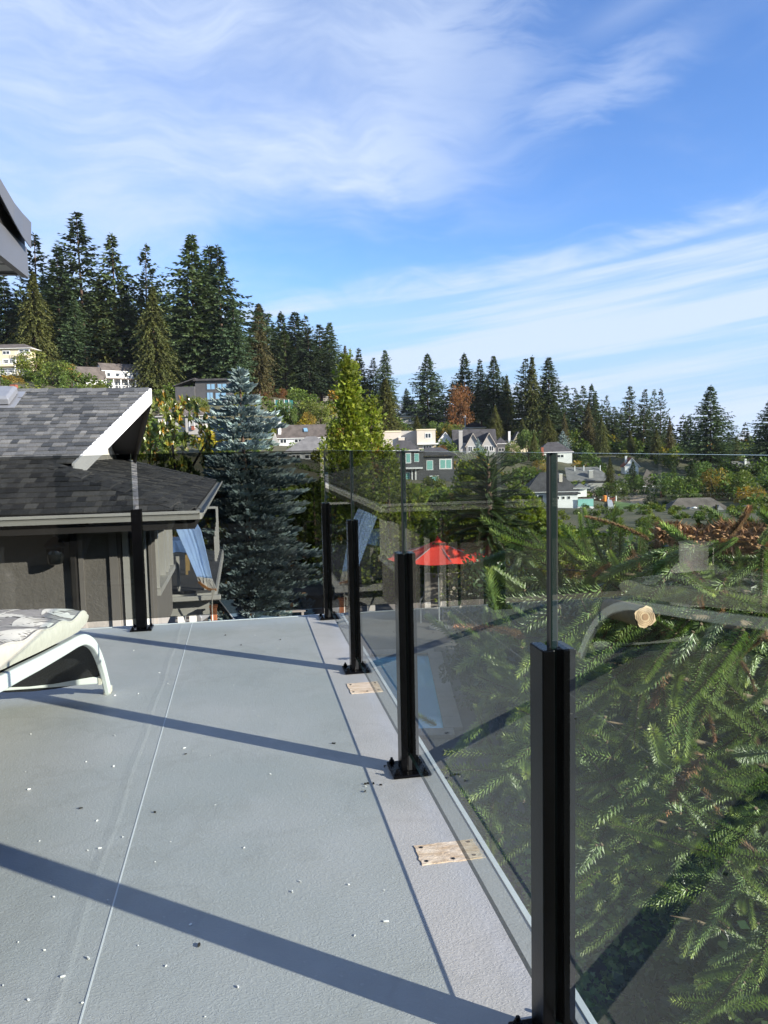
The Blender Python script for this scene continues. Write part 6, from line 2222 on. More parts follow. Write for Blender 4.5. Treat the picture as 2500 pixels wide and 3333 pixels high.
# limbs reaching towards the deck
LIMB = [((2540, 2080), (2105, 2010), -1.2, -0.72, 0.055), ((2520, 2500), (1850, 2330), -1.4, -0.8, 0.022),
        ((2540, 2300), (1700, 2120), -1.5, -0.9, 0.02), ((2520, 2850), (1980, 2620), -1.5, -0.9, 0.022), ((2450, 3100), (2180, 2980), -1.6, -1.3, 0.03), ((2530, 1950), (1700, 1850), -1.7, -1.25, 0.02)]
for (a, b, ba, bb, rr) in LIMB:
    p0, p1 = beyond(a[0], a[1], ba), beyond(b[0], b[1], bb)
    m = MB(); m.tube([p0.lerp(p1, i / 6) + Vector((0, 0, 0.05 * math.sin(math.pi * i / 6))) for i in range(7)], [rr * (1 - 0.9 * i / 6) for i in range(7)], 8)
    m.build('limb', 'puzzle_stem', near, smooth=True)
EXPL = [  # base pixel, tip pixel, outside base, outside tip, dead?
    ((1700, 2110), (1525, 1885), -0.5, -0.45, 0), ((1720, 2030), (1600, 1930), -0.7, -0.7, 0), ((1820, 1860), (1600, 1745), -0.9, -0.8, 0), ((1840, 1800), (1610, 1790), -0.9, -0.8, 0),
    ((1960, 1880), (1820, 1715), -1.1, -1.1, 0), ((1980, 1860), (1880, 1670), -1.2, -1.2, 0), ((2000, 1870), (1945, 1662), -1.2, -1.2, 0), ((2020, 1880), (2010, 1690), -1.1, -1.1, 0), ((1900, 1840), (1760, 1730), -1.2, -1.2, 0),
    ((1930, 1820), (1850, 1690), -1.0, -1.0, 0), ((2080, 1850), (2090, 1720), -1.2, -1.2, 0), ((2130, 1860), (1890, 1850), -0.8, -0.75, 0), ((2240, 2030), (1975, 1910), -0.6, -0.55, 0),
    ((2190, 2000), (2020, 1985), -0.75, -0.7, 0), ((2150, 2040), (1870, 2190), -0.7, -0.6, 0), ((2160, 2050), (1990, 2260), -0.7, -0.6, 0), ((2200, 2030), (2480, 2230), -0.75, -0.7, 0), ((2180, 2060), (2300, 2330), -0.7, -0.6, 0),
    ((2210, 2020), (2430, 2060), -0.7, -0.7, 0), ((2300, 2180), (2490, 2420), -0.8, -0.7, 0), ((2250, 2000), (2320, 1840), -0.7, -0.7, 0), ((2400, 1930), (2440, 1790), -0.8, -0.8, 0), ((2300, 1850), (2180, 1720), -1.0, -1.0, 0),
    ((1760, 2010), (1640, 2120), -0.55, -0.5, 0), ((1780, 2190), (1620, 2200), -0.6, -0.55, 0), ((1700, 2260), (1620, 2210), -0.5, -0.5, 0), ((2080, 2120), (1880, 2250), -0.7, -0.6, 0), ((2060, 2230), (1870, 2240), -0.6, -0.55, 0),
    ((1900, 2170), (2040, 2260), -0.5, -0.45, 0), ((1850, 2330), (2010, 2280), -0.6, -0.55, 0), ((2050, 2280), (2150, 2390), -0.6, -0.5, 0), ((2100, 2330), (2260, 2480), -0.6, -0.5, 0),
    ((1600, 2420), (1540, 2300), -0.5, -0.45, 0), ((1640, 2500), (1540, 2380), -0.5, -0.45, 0), ((1420, 2360), (1360, 2330), -0.3, -0.28, 0), ((1560, 2080), (1480, 2020), -0.45, -0.4, 0),
    ((2165, 2035), (2225, 2390), -0.62, -0.55, 1), ((2360, 1880), (2345, 2020), -0.75, -0.7, 1), ((2350, 2100), (2500, 2175), -0.7, -0.7, 1), ((2370, 2200), (2385, 2100), -0.75, -0.75, 1), ((2480, 2080), (2380, 2130), -0.8, -0.75, 1),
    ((2500, 1900), (2470, 1960), -0.9, -0.9, 1), ((2280, 2260), (2320, 2340), -0.7, -0.7, 1), ((2440, 2380), (2500, 2460), -0.8, -0.8, 1), ((2050, 1960), (1920, 2050), -0.8, -0.8, 1), ((2270, 2350), (2330, 2280), -0.8, -0.8, 1)]
r_ = random.Random(23)
SCALE_N = 1.0
LREF = [0.62, 0.5, 0.75, 0.42, 0.6, 0.36]
for k, (a, b, ba, bb, dead) in enumerate(EXPL):
    p0, p1 = beyond(a[0], a[1], ba), beyond(b[0], b[1], bb)
    L = (p1 - p0).length
    if dead:
        me, ref = DEAD[k % 3], (0.42, 0.34, 0.55)[k % 3]
    else:
        j = min(range(6), key=lambda i: abs(LREF[i] - L) + 0.05 * ((i + k) % 3)); me, ref = ROPES[j], LREF[j]
    s = max(0.62, min(1.1, L / ref))
    add_branch(me, near, rl, p0, p1 - p0, r_.uniform(-0.6, 0.6), s)
# dead and green sprigs poking up round the log
for k in range(26):
    u = r_.uniform(2000, 2520); p = at(u, r_.uniform(1740, 1900), r_.uniform(4.2, 4.6))
    add_branch(DEAD[k % 3] if k % 5 < 2 else ROPES[(3, 5)[k % 2]], near, rl, p, Vector((r_.uniform(-0.8, 0.5), r_.uniform(-0.5, 0.2), r_.uniform(-0.6, 0.6))), r_.uniform(-3, 3), r_.uniform(0.45, 0.8))
# fill: sprays hanging outwards over the whole right side
cnt = 0; fill = []
while cnt < 400:
    u = r_.uniform(1560, 2620); v = r_.uniform(1760, 3300)
    if u < 1700 and v < 1900: continue
    if u < 1900 and v > 2750: continue
    if v > 2900 and u < 2250: continue
    p = at(u, v, r_.uniform(3.7, 5.6))
    bb_ = (p - P5).dot(E_B)
    if p.z < -3.2 or bb_ > -0.75 or p.z > 0.40 * -bb_ - 0.12: continue
    d = Vector((r_.uniform(-1.0, -0.1), r_.uniform(-0.6, 0.7), r_.uniform(-0.75, 0.45)))
    j = r_.randrange(6)
    if u < 1780:
        j = (3, 5)[r_.randrange(2)]; d.x *= 0.4
    fill.append((p, d, j, r_.uniform(-3, 3), r_.uniform(0.75, 1.15), r_.random() > 0.03))
    cnt += 1
fill.sort(key=lambda q: q[0].y)
rest_b = MB()
for k, (p, d, j, ro, sc_, live) in enumerate(fill):
    if k < 215:
        add_branch(ROPES[j] if live else DEAD[j % 3], near, rl, p, d, ro, sc_)
    else:       # the farther ones, past what can be told apart
        M = aim(None, p, d, ro, sc_); q = ROPE_MB[j]; b0 = len(rest_b.v)
        rest_b.v.extend([tuple(M @ Vector(v_)) for v_ in q.v])
        rest_b.f.extend([tuple(i_ + b0 for i_ in f_) for f_ in q.f]); rest_b.m.extend(q.m); rest_b.tone.extend(q.tone)
tag(rest_b.build('branches', ['puzzle_leaf', 'puzzle_stem'], near), kind='stuff')
# dark laurels filling the ground behind
for i, (x, y, h_, w_) in enumerate(((3.4, 7.0, 2.9, 1.0), (4.6, 6.4, 3.2, 1.0), (5.8, 7.4, 3.6, 1.0), (3.0, 9.6, 2.7, 1.0), (2.2, 11.0, 2.3, 0.9), (2.6, 13.4, 2.5, 0.9), (2.4, 15.8, 2.3, 0.9), (4.2, 9.0, 3.3, 1.0), (4.4, 12.0, 3.2, 1.0), (6.6, 9.5, 3.8, 1.0), (4.6, 14.0, 2.0, 1.1), (6.5, 13.0, 2.2, 1.1), (2.7, 5.2, 1.9, 1.0), (3.9, 4.8, 2.4, 1.0), (1.75, 13.2, 1.7, 0.8))):
    plant('laurel', 'laurel_bush', 'dark laurel bush, %s row from the pool behind the spiky branches' % (ORD[i % 12] if i < 12 else 'back ' + ORD[i - 12]), 'bush', (x, y, GZ - 0.1), h_, w_, 'laurels beyond the deck edge', seed=i)
# cut stub with pale face
mat('cut_wood', (0.56, 0.41, 0.25), 0.8, var=0.2, vscale=30)
mat('cut_core', (0.32, 0.19, 0.1), 0.8)
c0_ = at(2100, 2008, 3.55); ax_ = (Vector((0, 0, EYE)) - c0_).normalized(); ax_ = Vector((0.12, -0.98, 0.1)).normalized()
u_ = ax_.orthogonal().normalized(); w_ = ax_.cross(u_)
m = MB(); m.tube([c0_ - ax_ * 0.4, c0_ - ax_ * 0.05, c0_], [0.05, 0.052, 0.053], 28, caps=False); m.build('cut_stub', 'puzzle_stem', near, smooth=True)
m = MB(); m.poly([c0_ + ax_ * 0.001 + (u_ * math.cos(i * 0.2244) + w_ * math.sin(i * 0.2244)) * 0.05 * (1 + 0.09 * math.sin(i * 0.9) + 0.05 * math.sin(i * 2.3)) for i in range(28)]); fo = m.build('cut_face', 'cut_wood', near)
m = MB(); m.poly([c0_ + ax_ * 0.003 + (u_ * math.cos(i * 0.393) + w_ * math.sin(i * 0.393)) * 0.016 for i in range(16)]); m.build('heartwood', 'cut_core', fo)
for rr in (0.026, 0.034, 0.042):
    m = MB(); m.tube([c0_ + ax_ * 0.002 + (u_ * math.cos(i * 0.2244) + w_ * math.sin(i * 0.2244)) * rr for i in range(29)], 0.0011, 4); m.build('growth_ring', 'cut_core', fo)

# dead bark covered log lying across behind the branches
mat('dead_bark', (0.20, 0.115, 0.065), 0.9, col2=(0.34, 0.21, 0.12), vscale=12, bump=0.9, bscale=30)
leaf_mat('dead_flake', (0.33, 0.20, 0.115), 0.75, 0.15, objvar=0.05)
la, lb = at(2130, 1738, 4.9), at(2660, 1795, 4.7)
log = thing('fallen_log', 'log shaggy with curled brown bark lying level behind the spiky branches', 'log', tuple(la.lerp(lb, 0.5)))
pts = [la.lerp(lb, i / 14) + Vector((0, 0, 0.02 * math.sin(i * 1.3))) for i in range(15)]
rad = [0.03 + 0.14 * (i / 14) + 0.008 * math.sin(i * 2.2) for i in range(15)]
m = MB(); m.tube(pts, rad, 12); m.build('trunk', 'dead_bark', log, smooth=True)
m = MB(); r_ = random.Random(31)
ax_ = (lb - la).normalized()
for i in range(4200):
    t = r_.random() ** 0.8; k = t * 14; j = min(13, int(k)); p = pts[j].lerp(pts[j + 1], k - j); rr = rad[j] * (1 - (k - j)) + rad[j + 1] * (k - j)
    a = r_.uniform(0, 6.28); u_ = Vector((0, 0, 1)); w_ = ax_.cross(u_).normalized(); rd = u_ * math.cos(a) + w_ * math.sin(a)
    d = (rd * r_.uniform(0.1, 0.8) + ax_ * r_.uniform(-1, 1) + Vector((0, 0, r_.uniform(-0.3, 0.3)))).normalized(); s_ = d.cross(rd).normalized()
    L = r_.uniform(0.02, 0.062); W_ = r_.uniform(0.007, 0.018); tt = r_.uniform(0.55, 1.5)
    m.tcur = (tt, tt * r_.uniform(0.85, 1.0), tt * r_.uniform(0.7, 1.0))
    b = p + rd * rr * (0.96 + 0.5 * max(0, mnoise.noise(p * 5 + rd))); nn = s_.cross(d)
    m.add([b - s_ * W_ / 2, b + s_ * W_ / 2, b + d * L * 0.5 + s_ * W_ / 2 + nn * L * 0.2, b + d * L * 0.5 - s_ * W_ / 2 + nn * L * 0.2, b + d * L + rd * L * 0.25], [(0, 1, 2, 3), (3, 2, 4)])
tag(m.build('bark_flakes', 'dead_flake', log), kind='stuff')

# ivy and weeds on the ground below
leaf_mat('ivy_leaf', (0.16, 0.26, 0.075), 0.35, 0.3, spec=0.5)
mat('soil', (0.055, 0.042, 0.03), 0.95, var=0.3, vscale=4, bump=0.9, bscale=12)
m = MB(); m.add([(0.4, 1.2, GZ + 0.02), (9, 1.2, GZ + 0.02), (9, 6.5, GZ + 0.02), (0.0, 6.5, GZ + 0.02)], [(0, 1, 2, 3)]); tag(m.build('soil_bed', 'soil'), kind='structure')
m = MB(); r_ = random.Random(41)
hills = [(r_.uniform(0.7, 6), r_.uniform(1.6, 7.5), r_.uniform(0.3, 0.8), r_.uniform(0.1, 0.9)) for _ in range(26)] + [(0.9, 2.0, 0.5, 1.6), (1.1, 2.6, 0.5, 1.2), (1.5, 2.3, 0.4, 0.9)] + [(r_.uniform(1.0, 3.2), r_.uniform(4.6, 8.6), r_.uniform(0.35, 0.7), r_.uniform(0.15, 0.6)) for _ in range(16)]
for i in range(7500):
    hx, hy, hr, hz = hills[r_.randrange(len(hills))]
    a = r_.uniform(0, 6.28); q = math.sqrt(r_.random()) * hr
    x, y = hx + q * math.cos(a), hy + q * math.sin(a)
    if (Vector((x, y, 0)) - P5).dot(E_B) > -0.2: continue
    z = GZ + 0.04 + hz * max(0, 1 - (q / hr) ** 2) * r_.uniform(0.6, 1.0) + r_.uniform(0, 0.06)
    L = r_.uniform(0.05, 0.105); n_ = Vector((r_.uniform(-0.7, 0.9), r_.uniform(-0.9, 0.5), 1)).normalized()
    u_ = n_.orthogonal().normalized(); w_ = n_.cross(u_); an = r_.uniform(0, 6.28)
    e1 = u_ * math.cos(an) + w_ * math.sin(an); e2 = n_.cross(e1); c = Vector((x, y, z))
    tt = r_.uniform(0.55, 1.5); m.tcur = (tt * r_.uniform(0.85, 1.3), tt, tt * r_.uniform(0.6, 1.1))
    pr = [(0.5, 0), (0.18, 0.18), (0.12, 0.48), (-0.14, 0.22), (-0.38, 0.36), (-0.3, 0), (-0.38, -0.36), (-0.14, -0.22), (0.12, -0.48), (0.18, -0.18)]
    m.add([c + e1 * (a_ * L) + e2 * (b_ * L) + n_ * (-abs(b_) * L * 0.3) for a_, b_ in pr], [tuple(range(10))])
tag(m.build('ivy', 'ivy_leaf'), 'pale green ivy covering the ground below the deck edge', 'ivy', kind='stuff')
m = MB(); a_ = at(2330, 3330, 6.4); b_ = at(2480, 2940, 7.6)
lg = thing('fallen_log', 'pale bare log lying on the ground at the lower right corner', 'log', (a_.x, a_.y, GZ))
m.tube([(a_.x + 0.1, a_.y - 1.0, GZ + 0.2), (b_.x, b_.y, GZ + 0.35)], [0.2, 0.16], 12); m.build('trunk', 'pale_bark', lg, smooth=True)
m = MB(); m.tube([(b_.x - 0.2, b_.y - 0.4, GZ + 0.35), (b_.x - 0.7, b_.y - 0.9, GZ + 0.9)], [0.05, 0.02], 7); m.build('side_branch', 'pale_bark', lg, smooth=True)
# ================================================================ garden furniture beyond the glass
leafless = None
mat('umbrella_red', (0.78, 0.055, 0.03), 0.75, var=0.05, vscale=6)
mat('tub_cover', (0.055, 0.05, 0.045), 0.7, var=0.2, vscale=3)
mat('tub_side', (0.10, 0.085, 0.07), 0.7, var=0.15, vscale=3)
mat('beige_cushion', (0.42, 0.36, 0.31), 0.9, var=0.08, vscale=8)
mat('lounge_navy', (0.04, 0.07, 0.10), 0.6, var=0.1, vscale=8)
mat('frame_grey', (0.35, 0.36, 0.37), 0.4, 0.5)

uc = at(1425, 1756, 19.0)
um = thing('garden_umbrella', 'open red garden umbrella beyond the glass between the posts', 'umbrella', (uc.x, uc.y, GZ))
Rr = 1.30
rim_z = uc.z - 0.42
for i in range(8):
    a0, a1 = 2 * math.pi * i / 8 + 0.2, 2 * math.pi * (i + 1) / 8 + 0.2
    m = MB(); vs = []; n = 6
    for j in range(n + 1):
        t = j / n
        for k in range(5):
            q = k / 4
            e0 = Vector((math.cos(a0), math.sin(a0), 0)); e1 = Vector((math.cos(a1), math.sin(a1), 0))
            pnt = e0.lerp(e1, q) * Rr * t
            sag = -0.045 * math.sin(math.pi * q) * t - 0.05 * math.sin(math.pi * t)
            vs.append(Vector((uc.x, uc.y, uc.z - 0.42 * t)) + pnt + Vector((0, 0, sag)))
    fs = [(j * 5 + k, j * 5 + k + 1, (j + 1) * 5 + k + 1, (j + 1) * 5 + k) for j in range(n) for k in range(4)]
    m.add(vs, [f[::-1] for f in fs]); m.build('canopy_panel', 'umbrella_red', um, smooth=True)
    m = MB(); e0 = Vector((math.cos(a0), math.sin(a0), 0)); m.tube([Vector((uc.x, uc.y, uc.z - 0.06)), Vector((uc.x, uc.y, rim_z - 0.015)) + e0 * Rr * 0.98], 0.012, 5); m.build('rib', 'frame_grey', um)
m = MB(); m.lathe([(0.05, uc.z - 0.02), (0.06, uc.z + 0.02), (0.02, uc.z + 0.05), (0.012, uc.z + 0.09)], (uc.x, uc.y, 0), 10); m.build('finial', 'umbrella_red', um)
m = MB(); m.tube([(uc.x, uc.y, GZ + 0.15), (uc.x, uc.y, uc.z)], 0.02, 8); m.build('pole', 'frame_grey', um)
m = MB(); m.lathe([(0.25, GZ + 0.095), (0.25, GZ + 0.14), (0.05, GZ + 0.19), (0.03, GZ + 0.3)], (uc.x, uc.y, 0), 16); m.build('base', 'frame_grey', um)

for i, (u, lab) in enumerate(((1408, 'left beige high backed garden chair below the red umbrella'), (1488, 'right beige high backed garden chair below the red umbrella'))):
    p = at(u, 1890, 20.0); b = Vector((p.x, p.y, GZ + 0.09)); rz = (-0.25, 0.2)[i]
    ch = thing('garden_chair', lab, 'chair', tuple(b), 'beige garden chairs')
    f = Vector((math.sin(rz), -math.cos(rz), 0)); s_ = Vector((f.y, -f.x, 0)) * -1
    up = Vector((0, 0, 1)); top = 1.12
    m = MB(); m.obox(b - s_ * 0.24 - f * 0.05 + up * 0.38, s_ * 0.48, f * 0.52, up * 0.13); m.build('seat_cushion', 'beige_cushion', ch, bevel=0.03)
    m = MB(); m.obox(b - s_ * 0.24 - f * 0.05 + up * 0.52, s_ * 0.48, f * 0.12, (up - f * 0.25).normalized() * (top - 0.4)); m.build('back_cushion', 'beige_cushion', ch, bevel=0.03)
    for sx in (-0.26, 0.24):
        for fy in (-0.05, 0.42):
            m = MB(); m.obox(b + s_ * sx + f * fy, s_ * 0.03, f * 0.03, up * (0.62 if fy > 0 else 0.75)); m.build('leg', 'frame_grey', ch)
        m = MB(); m.obox(b + s_ * sx - f * 0.05 + up * 0.6, s_ * 0.035, f * 0.52, up * 0.03); m.build('armrest', 'frame_grey', ch)

tc2 = at(1062, 1905, 22.0)
tub = thing('hot_tub', 'round covered hot tub in shadow behind the corner post', 'hot tub', (tc2.x, tc2.y, GZ))
tz = tc2.z - 0.05
m = MB(); m.lathe([(1.02, GZ + 0.09), (1.04, GZ + 0.3), (1.04, tz - 0.12)], (tc2.x, tc2.y, 0), 36); tb_ = m.build('shell', 'tub_side', tub)
for i in range(24):
    a = 2 * math.pi * i / 24
    m = MB(); m.cbox((tc2.x + 1.045 * math.cos(a), tc2.y + 1.045 * math.sin(a), (GZ + 0.1 + tz - 0.14) / 2), 0.02, 0.03, tz - 0.26 - GZ, a); m.build('stave_joint', 'tub_cover', tb_)
m = MB(); m.lathe([(1.1, tz - 0.13), (1.12, tz - 0.1), (1.12, tz - 0.03), (1.05, tz), (0.5, tz + 0.05), (0.02, tz + 0.06)], (tc2.x, tc2.y, 0), 40); m.build('cover', 'tub_cover', tub, smooth=False)
for a in (4.3, 4.75, 5.2):
    m = MB(); e = Vector((math.cos(a), math.sin(a), 0)); c = Vector((tc2.x, tc2.y, tz - 0.1)) + e * 1.125
    s_ = Vector((-e.y, e.x, 0)); m.tube([c - s_ * 0.09, c - s_ * 0.07 + Vector((0, 0, -0.1)), c + s_ * 0.07 + Vector((0, 0, -0.1)), c + s_ * 0.09], 0.012, 5); m.build('handle_strap', 'black_rubber', tub)

# folding sun lounger with navy sling
la_, lb_, lc_, ld_ = at(713, 1953, 18.4), at(757, 1946, 18.8), at(806, 2002, 18.6), at(762, 2016, 18.2)
ln = thing('sun_lounger', 'navy sling sun lounger with raised back on the garden terrace', 'sun lounger', (lc_.x, lc_.y, GZ + 0.09))
m = MB(); nn = (lb_ - la_).cross(ld_ - la_).normalized() * 0.02
m.prism([la_, lb_, lc_, ld_], nn); m.build('backrest', 'lounge_navy', ln)
m = MB(); m.prism([ld_, lc_, lc_ + Vector((0.95, 0.1, -0.12)), ld_ + Vector((0.95, 0.1, -0.12))], (0, 0, 0.02)); m.build('seat', 'lounge_navy', ln)
for p, q in ((la_, ld_), (lb_, lc_), (la_, lb_)):
    m = MB(); m.tube([p, q], 0.016, 6); m.build('frame_tube', 'frame_grey', ln)
for p in (ld_, lc_, ld_ + Vector((0.9, 0.1, -0.12)), lc_ + Vector((0.9, 0.1, -0.12))):
    m = MB(); m.tube([p, (p.x, p.y, GZ + 0.09)], 0.016, 6); m.build('leg', 'frame_grey', ln)
# pale bench beside the tub
pb2 = at(945, 1990, 19.5)
bn = thing('garden_bench', 'pale low bench standing in front of the hot tub', 'bench', (pb2.x, pb2.y, GZ + 0.09))
for k in range(4):
    m = MB(); m.cbox((pb2.x, pb2.y + k * 0.1, pb2.z), 0.78, 0.09, 0.04, 0.12); m.build('slat', 'coping', bn)
for sx in (-0.3, 0.3):
    m = MB(); m.cbox((pb2.x + sx, pb2.y + 0.15, (GZ + 0.09 + pb2.z - 0.02) / 2), 0.06, 0.3, pb2.z - 0.02 - GZ - 0.09, 0.12); m.build('leg', 'coping', bn)
# covered barbecue
pq = at(612, 2010, 16.4)
bq = thing('barbecue', 'grey domed barbecue half hidden behind the deck edge under the balcony', 'barbecue', (pq.x, pq.y, GZ + 0.09))
m = MB(); c = Vector((pq.x, pq.y, pq.z - 0.1)); pr = [(-0.3, 0), (0.3, 0), (0.3, 0.1), (0.22, 0.2), (0.05, 0.25), (-0.15, 0.23), (-0.27, 0.15)]
m.prism([c + Vector((x, 0, z)) for x, z in pr], (0.05, 0.5, 0)); m.build('hood', 'frame_grey', bq, bevel=0.02)
m = MB(); m.cbox((pq.x + 0.02, pq.y + 0.25, (GZ + 0.09 + pq.z - 0.11) / 2), 0.58, 0.46, pq.z - 0.11 - GZ - 0.09); m.build('cabinet', 'tub_cover', bq)
m = MB(); m.tube([c + Vector((-0.2, -0.04, 0.12)), c + Vector((0.2, -0.04, 0.12))], 0.012, 6); m.build('handle', 'steel', bq)

# ================================================================ playground and street
def gp(u, v, d, dz=0.0):
    p = at(u, v, d)
    return Vector((p.x, p.y, ground_z(p.x, p.y) + dz))


mat('play_sand', (0.35, 0.26, 0.18), 0.95, var=0.1, vscale=1)
mat('path_grey', (0.33, 0.34, 0.36), 0.9, var=0.08, vscale=1)
mat('lawn', (0.07, 0.12, 0.03), 0.95, var=0.25, vscale=0.8)
mat('rope_red', (0.4, 0.05, 0.04), 0.7)
mat('orange_bin', (0.75, 0.25, 0.03), 0.5)
mat('lamp_green', (0.12, 0.3, 0.26), 0.4)


def drape(name, quad, dz, matn, n=10):
    """flat surface laid over the ground"""
    m = MB(); vs = []
    for i in range(n + 1):
        for j in range(n + 1):
            s, t = i / n, j / n
            p = (quad[0].lerp(quad[1], t)).lerp(quad[3].lerp(quad[2], t), s)
            vs.append(Vector((p.x, p.y, ground_z(p.x, p.y) + dz)))
    fs = [(i * (n + 1) + j, i * (n + 1) + j + 1, (i + 1) * (n + 1) + j + 1, (i + 1) * (n + 1) + j) for i in range(n) for j in range(n)]
    m.add(vs, fs); return tag(m.build(name, matn), kind='structure')


def show(quad):
    return [Vector(at(u, v, d)) for u, v, d in quad]


drape('play_area', show([(1890, 1672, 128), (2110, 1672, 128), (2110, 1630, 170), (1890, 1630, 170)]), 0.25, 'play_sand')
drape('path', show([(1990, 1745, 90), (2030, 1745, 90), (1990, 1680, 124), (1976, 1680, 124)]), 0.3, 'path_grey')
drape('lawn', show([(2035, 1740, 92), (2180, 1740, 92), (2120, 1685, 124), (1996, 1685, 124)]), 0.2, 'lawn')
net = thing('rope_climber', 'playground rope climber of white posts and red nets', 'play equipment', gp(1965, 1660, 140))
tops = []
for i, (u, vt) in enumerate(((1935, 1620), (1953, 1624), (1980, 1618), (2005, 1614))):
    b = gp(u, 1668, 140); t_ = at(u, vt, 140)
    m = MB(); m.tube([b, (b.x, b.y, t_.z)], 0.12, 7); m.build('post', 'trim_white', net); tops.append((b, t_.z))
for i in range(3):
    for k in range(5):
        (b0, z0_), (b1, z1_) = tops[i], tops[i + 1]
        pa = Vector((b0.x, b0.y, b0.z + (z0_ - b0.z) * (0.3 + 0.16 * k))); pb_ = Vector((b1.x, b1.y, b1.z + (z1_ - b1.z) * (0.3 + 0.16 * k)))
        m = MB(); m.tube([pa, pa.lerp(pb_, 0.5) - Vector((0, 0, 0.25)), pb_], 0.04, 4); m.build('rope', 'rope_red', net)
    for k in range(4):
        q = (k + 1) / 5
        pa = tops[i][0].lerp(tops[i + 1][0], q); zt_ = tops[i][1] * (1 - q) + tops[i + 1][1] * q
        m = MB(); m.tube([pa + Vector((0, 0, 0.5)), (pa.x, pa.y, zt_ - 0.3)], 0.035, 4); m.build('rope', 'rope_red', net)
b = gp(1968, 1674, 128)
bi = thing('litter_bin', 'small orange litter bin on the playground edge', 'bin', b)
m = MB(); m.lathe([(0.28, 0.02), (0.33, 0.8), (0.3, 0.82)], b + Vector((0, 0, 0.2)), 12); m.build('body', 'orange_bin', bi)
m = MB(); m.lathe([(0.35, 0.82), (0.35, 0.9), (0.2, 1.0)], b + Vector((0, 0, 0.205)), 12); m.build('lid', 'orange_bin', bi)

# person by the climber
mat('skin', (0.45, 0.28, 0.2), 0.6); mat('shirt_white', (0.7, 0.7, 0.7), 0.8); mat('trousers', (0.03, 0.035, 0.05), 0.8); mat('hair', (0.03, 0.02, 0.015), 0.7)
pb_ = gp(2003, 1668, 136, 0.25)
me = bpy.data.meshes.new('person')
J = {'hip': (0, 0, 0.93), 'waist': (0, 0, 1.08), 'chest': (0, 0, 1.32), 'neck': (0, 0, 1.47), 'head': (0, -0.02, 1.58), 'crown': (0, -0.02, 1.70),
     'ls': (-0.19, 0, 1.40), 'le': (-0.25, -0.05, 1.14), 'lw': (-0.2, -0.22, 1.0), 'lh': (-0.18, -0.29, 0.97), 'rs': (0.19, 0, 1.40), 're': (0.26, 0.02, 1.13), 'rw': (0.24, -0.1, 0.9), 'rh': (0.23, -0.13, 0.83),
     'lt': (-0.1, 0, 0.9), 'lk': (-0.11, -0.05, 0.5), 'la': (-0.11, 0.03, 0.09), 'lf': (-0.12, -0.12, 0.04), 'rt': (0.1, 0, 0.9), 'rk': (0.12, -0.02, 0.5), 'ra': (0.13, 0.08, 0.09), 'rf': (0.15, -0.07, 0.04)}
RAD = {'hip': .15, 'waist': .13, 'chest': .16, 'neck': .055, 'head': .095, 'crown': .07, 'ls': .065, 'le': .045, 'lw': .033, 'lh': .038, 'rs': .065, 're': .045, 'rw': .033, 'rh': .038,
       'lt': .09, 'lk': .06, 'la': .042, 'lf': .04, 'rt': .09, 'rk': .06, 'ra': .042, 'rf': .04}
E_ = [('hip', 'waist'), ('waist', 'chest'), ('chest', 'neck'), ('neck', 'head'), ('head', 'crown'), ('chest', 'ls'), ('ls', 'le'), ('le', 'lw'), ('lw', 'lh'), ('chest', 'rs'), ('rs', 're'), ('re', 'rw'), ('rw', 'rh'),
      ('hip', 'lt'), ('lt', 'lk'), ('lk', 'la'), ('la', 'lf'), ('hip', 'rt'), ('rt', 'rk'), ('rk', 'ra'), ('ra', 'rf')]
names = list(J)
me.from_pydata([J[n] for n in names], [(names.index(a), names.index(b)) for a, b in E_], [])
tmp = bpy.data.objects.new('person_tmp', me); COL.objects.link(tmp)
tmp.modifiers.new('skin', 'SKIN')
for i, nme in enumerate(names):
    sv = me.skin_vertices[0].data[i]; sv.radius = (RAD[nme], RAD[nme]); sv.use_root = nme == 'hip'
tmp.modifiers.new('sub', 'SUBSURF').levels = 1
bpy.context.view_layer.update()
dg = bpy.context.evaluated_depsgraph_get()
pm = bpy.data.meshes.new_from_object(tmp.evaluated_get(dg))
bpy.data.objects.remove(tmp)
pm.name = 'person'
pm.materials.clear()
for mm in ('skin', 'shirt_white', 'trousers', 'hair'):
    pm.materials.append(MATS[mm])
for pl in pm.polygons:
    c = pl.center; pl.use_smooth = True
    arm = abs(c.x) > 0.17 and c.z > 0.75
    pl.material_index = 3 if (c.z > 1.62 or (c.z > 1.52 and c.y > 0.02)) else 0 if c.z > 1.46 else 1 if (c.z > 1.0 and not (arm and c.z < 1.15)) else 0 if arm else 2 if c.z > 0.07 else 3
po = bpy.data.objects.new('person', pm); COL.objects.link(po); po.location = pb_
tag(po, 'person in a white top and dark trousers standing by the rope climber', 'person')

sl = thing('street_lamp', 'green curved street lamp in front of the bungalow roof', 'street lamp', gp(2322, 1712, 98))
b = gp(2322, 1712, 98, -0.3); pts = [b] + [at(u, v, 98) for u, v in ((2322, 1700), (2318, 1682), (2308, 1668), (2290, 1658), (2268, 1653))]
m = MB(); m.tube(pts, [0.09, 0.085, 0.08, 0.07, 0.06, 0.05], 7); m.build('pole', 'lamp_green', sl, smooth=True)
m = MB(); hd_ = at(2262, 1653, 98); m.tube([hd_ + Vector((0.25, 0, 0)), hd_ + Vector((0, 0, 0.03)), hd_ + Vector((-0.45, 0, -0.02))], [0.06, 0.13, 0.07], 8); m.build('lamp_head', 'trim_white', sl, smooth=True)

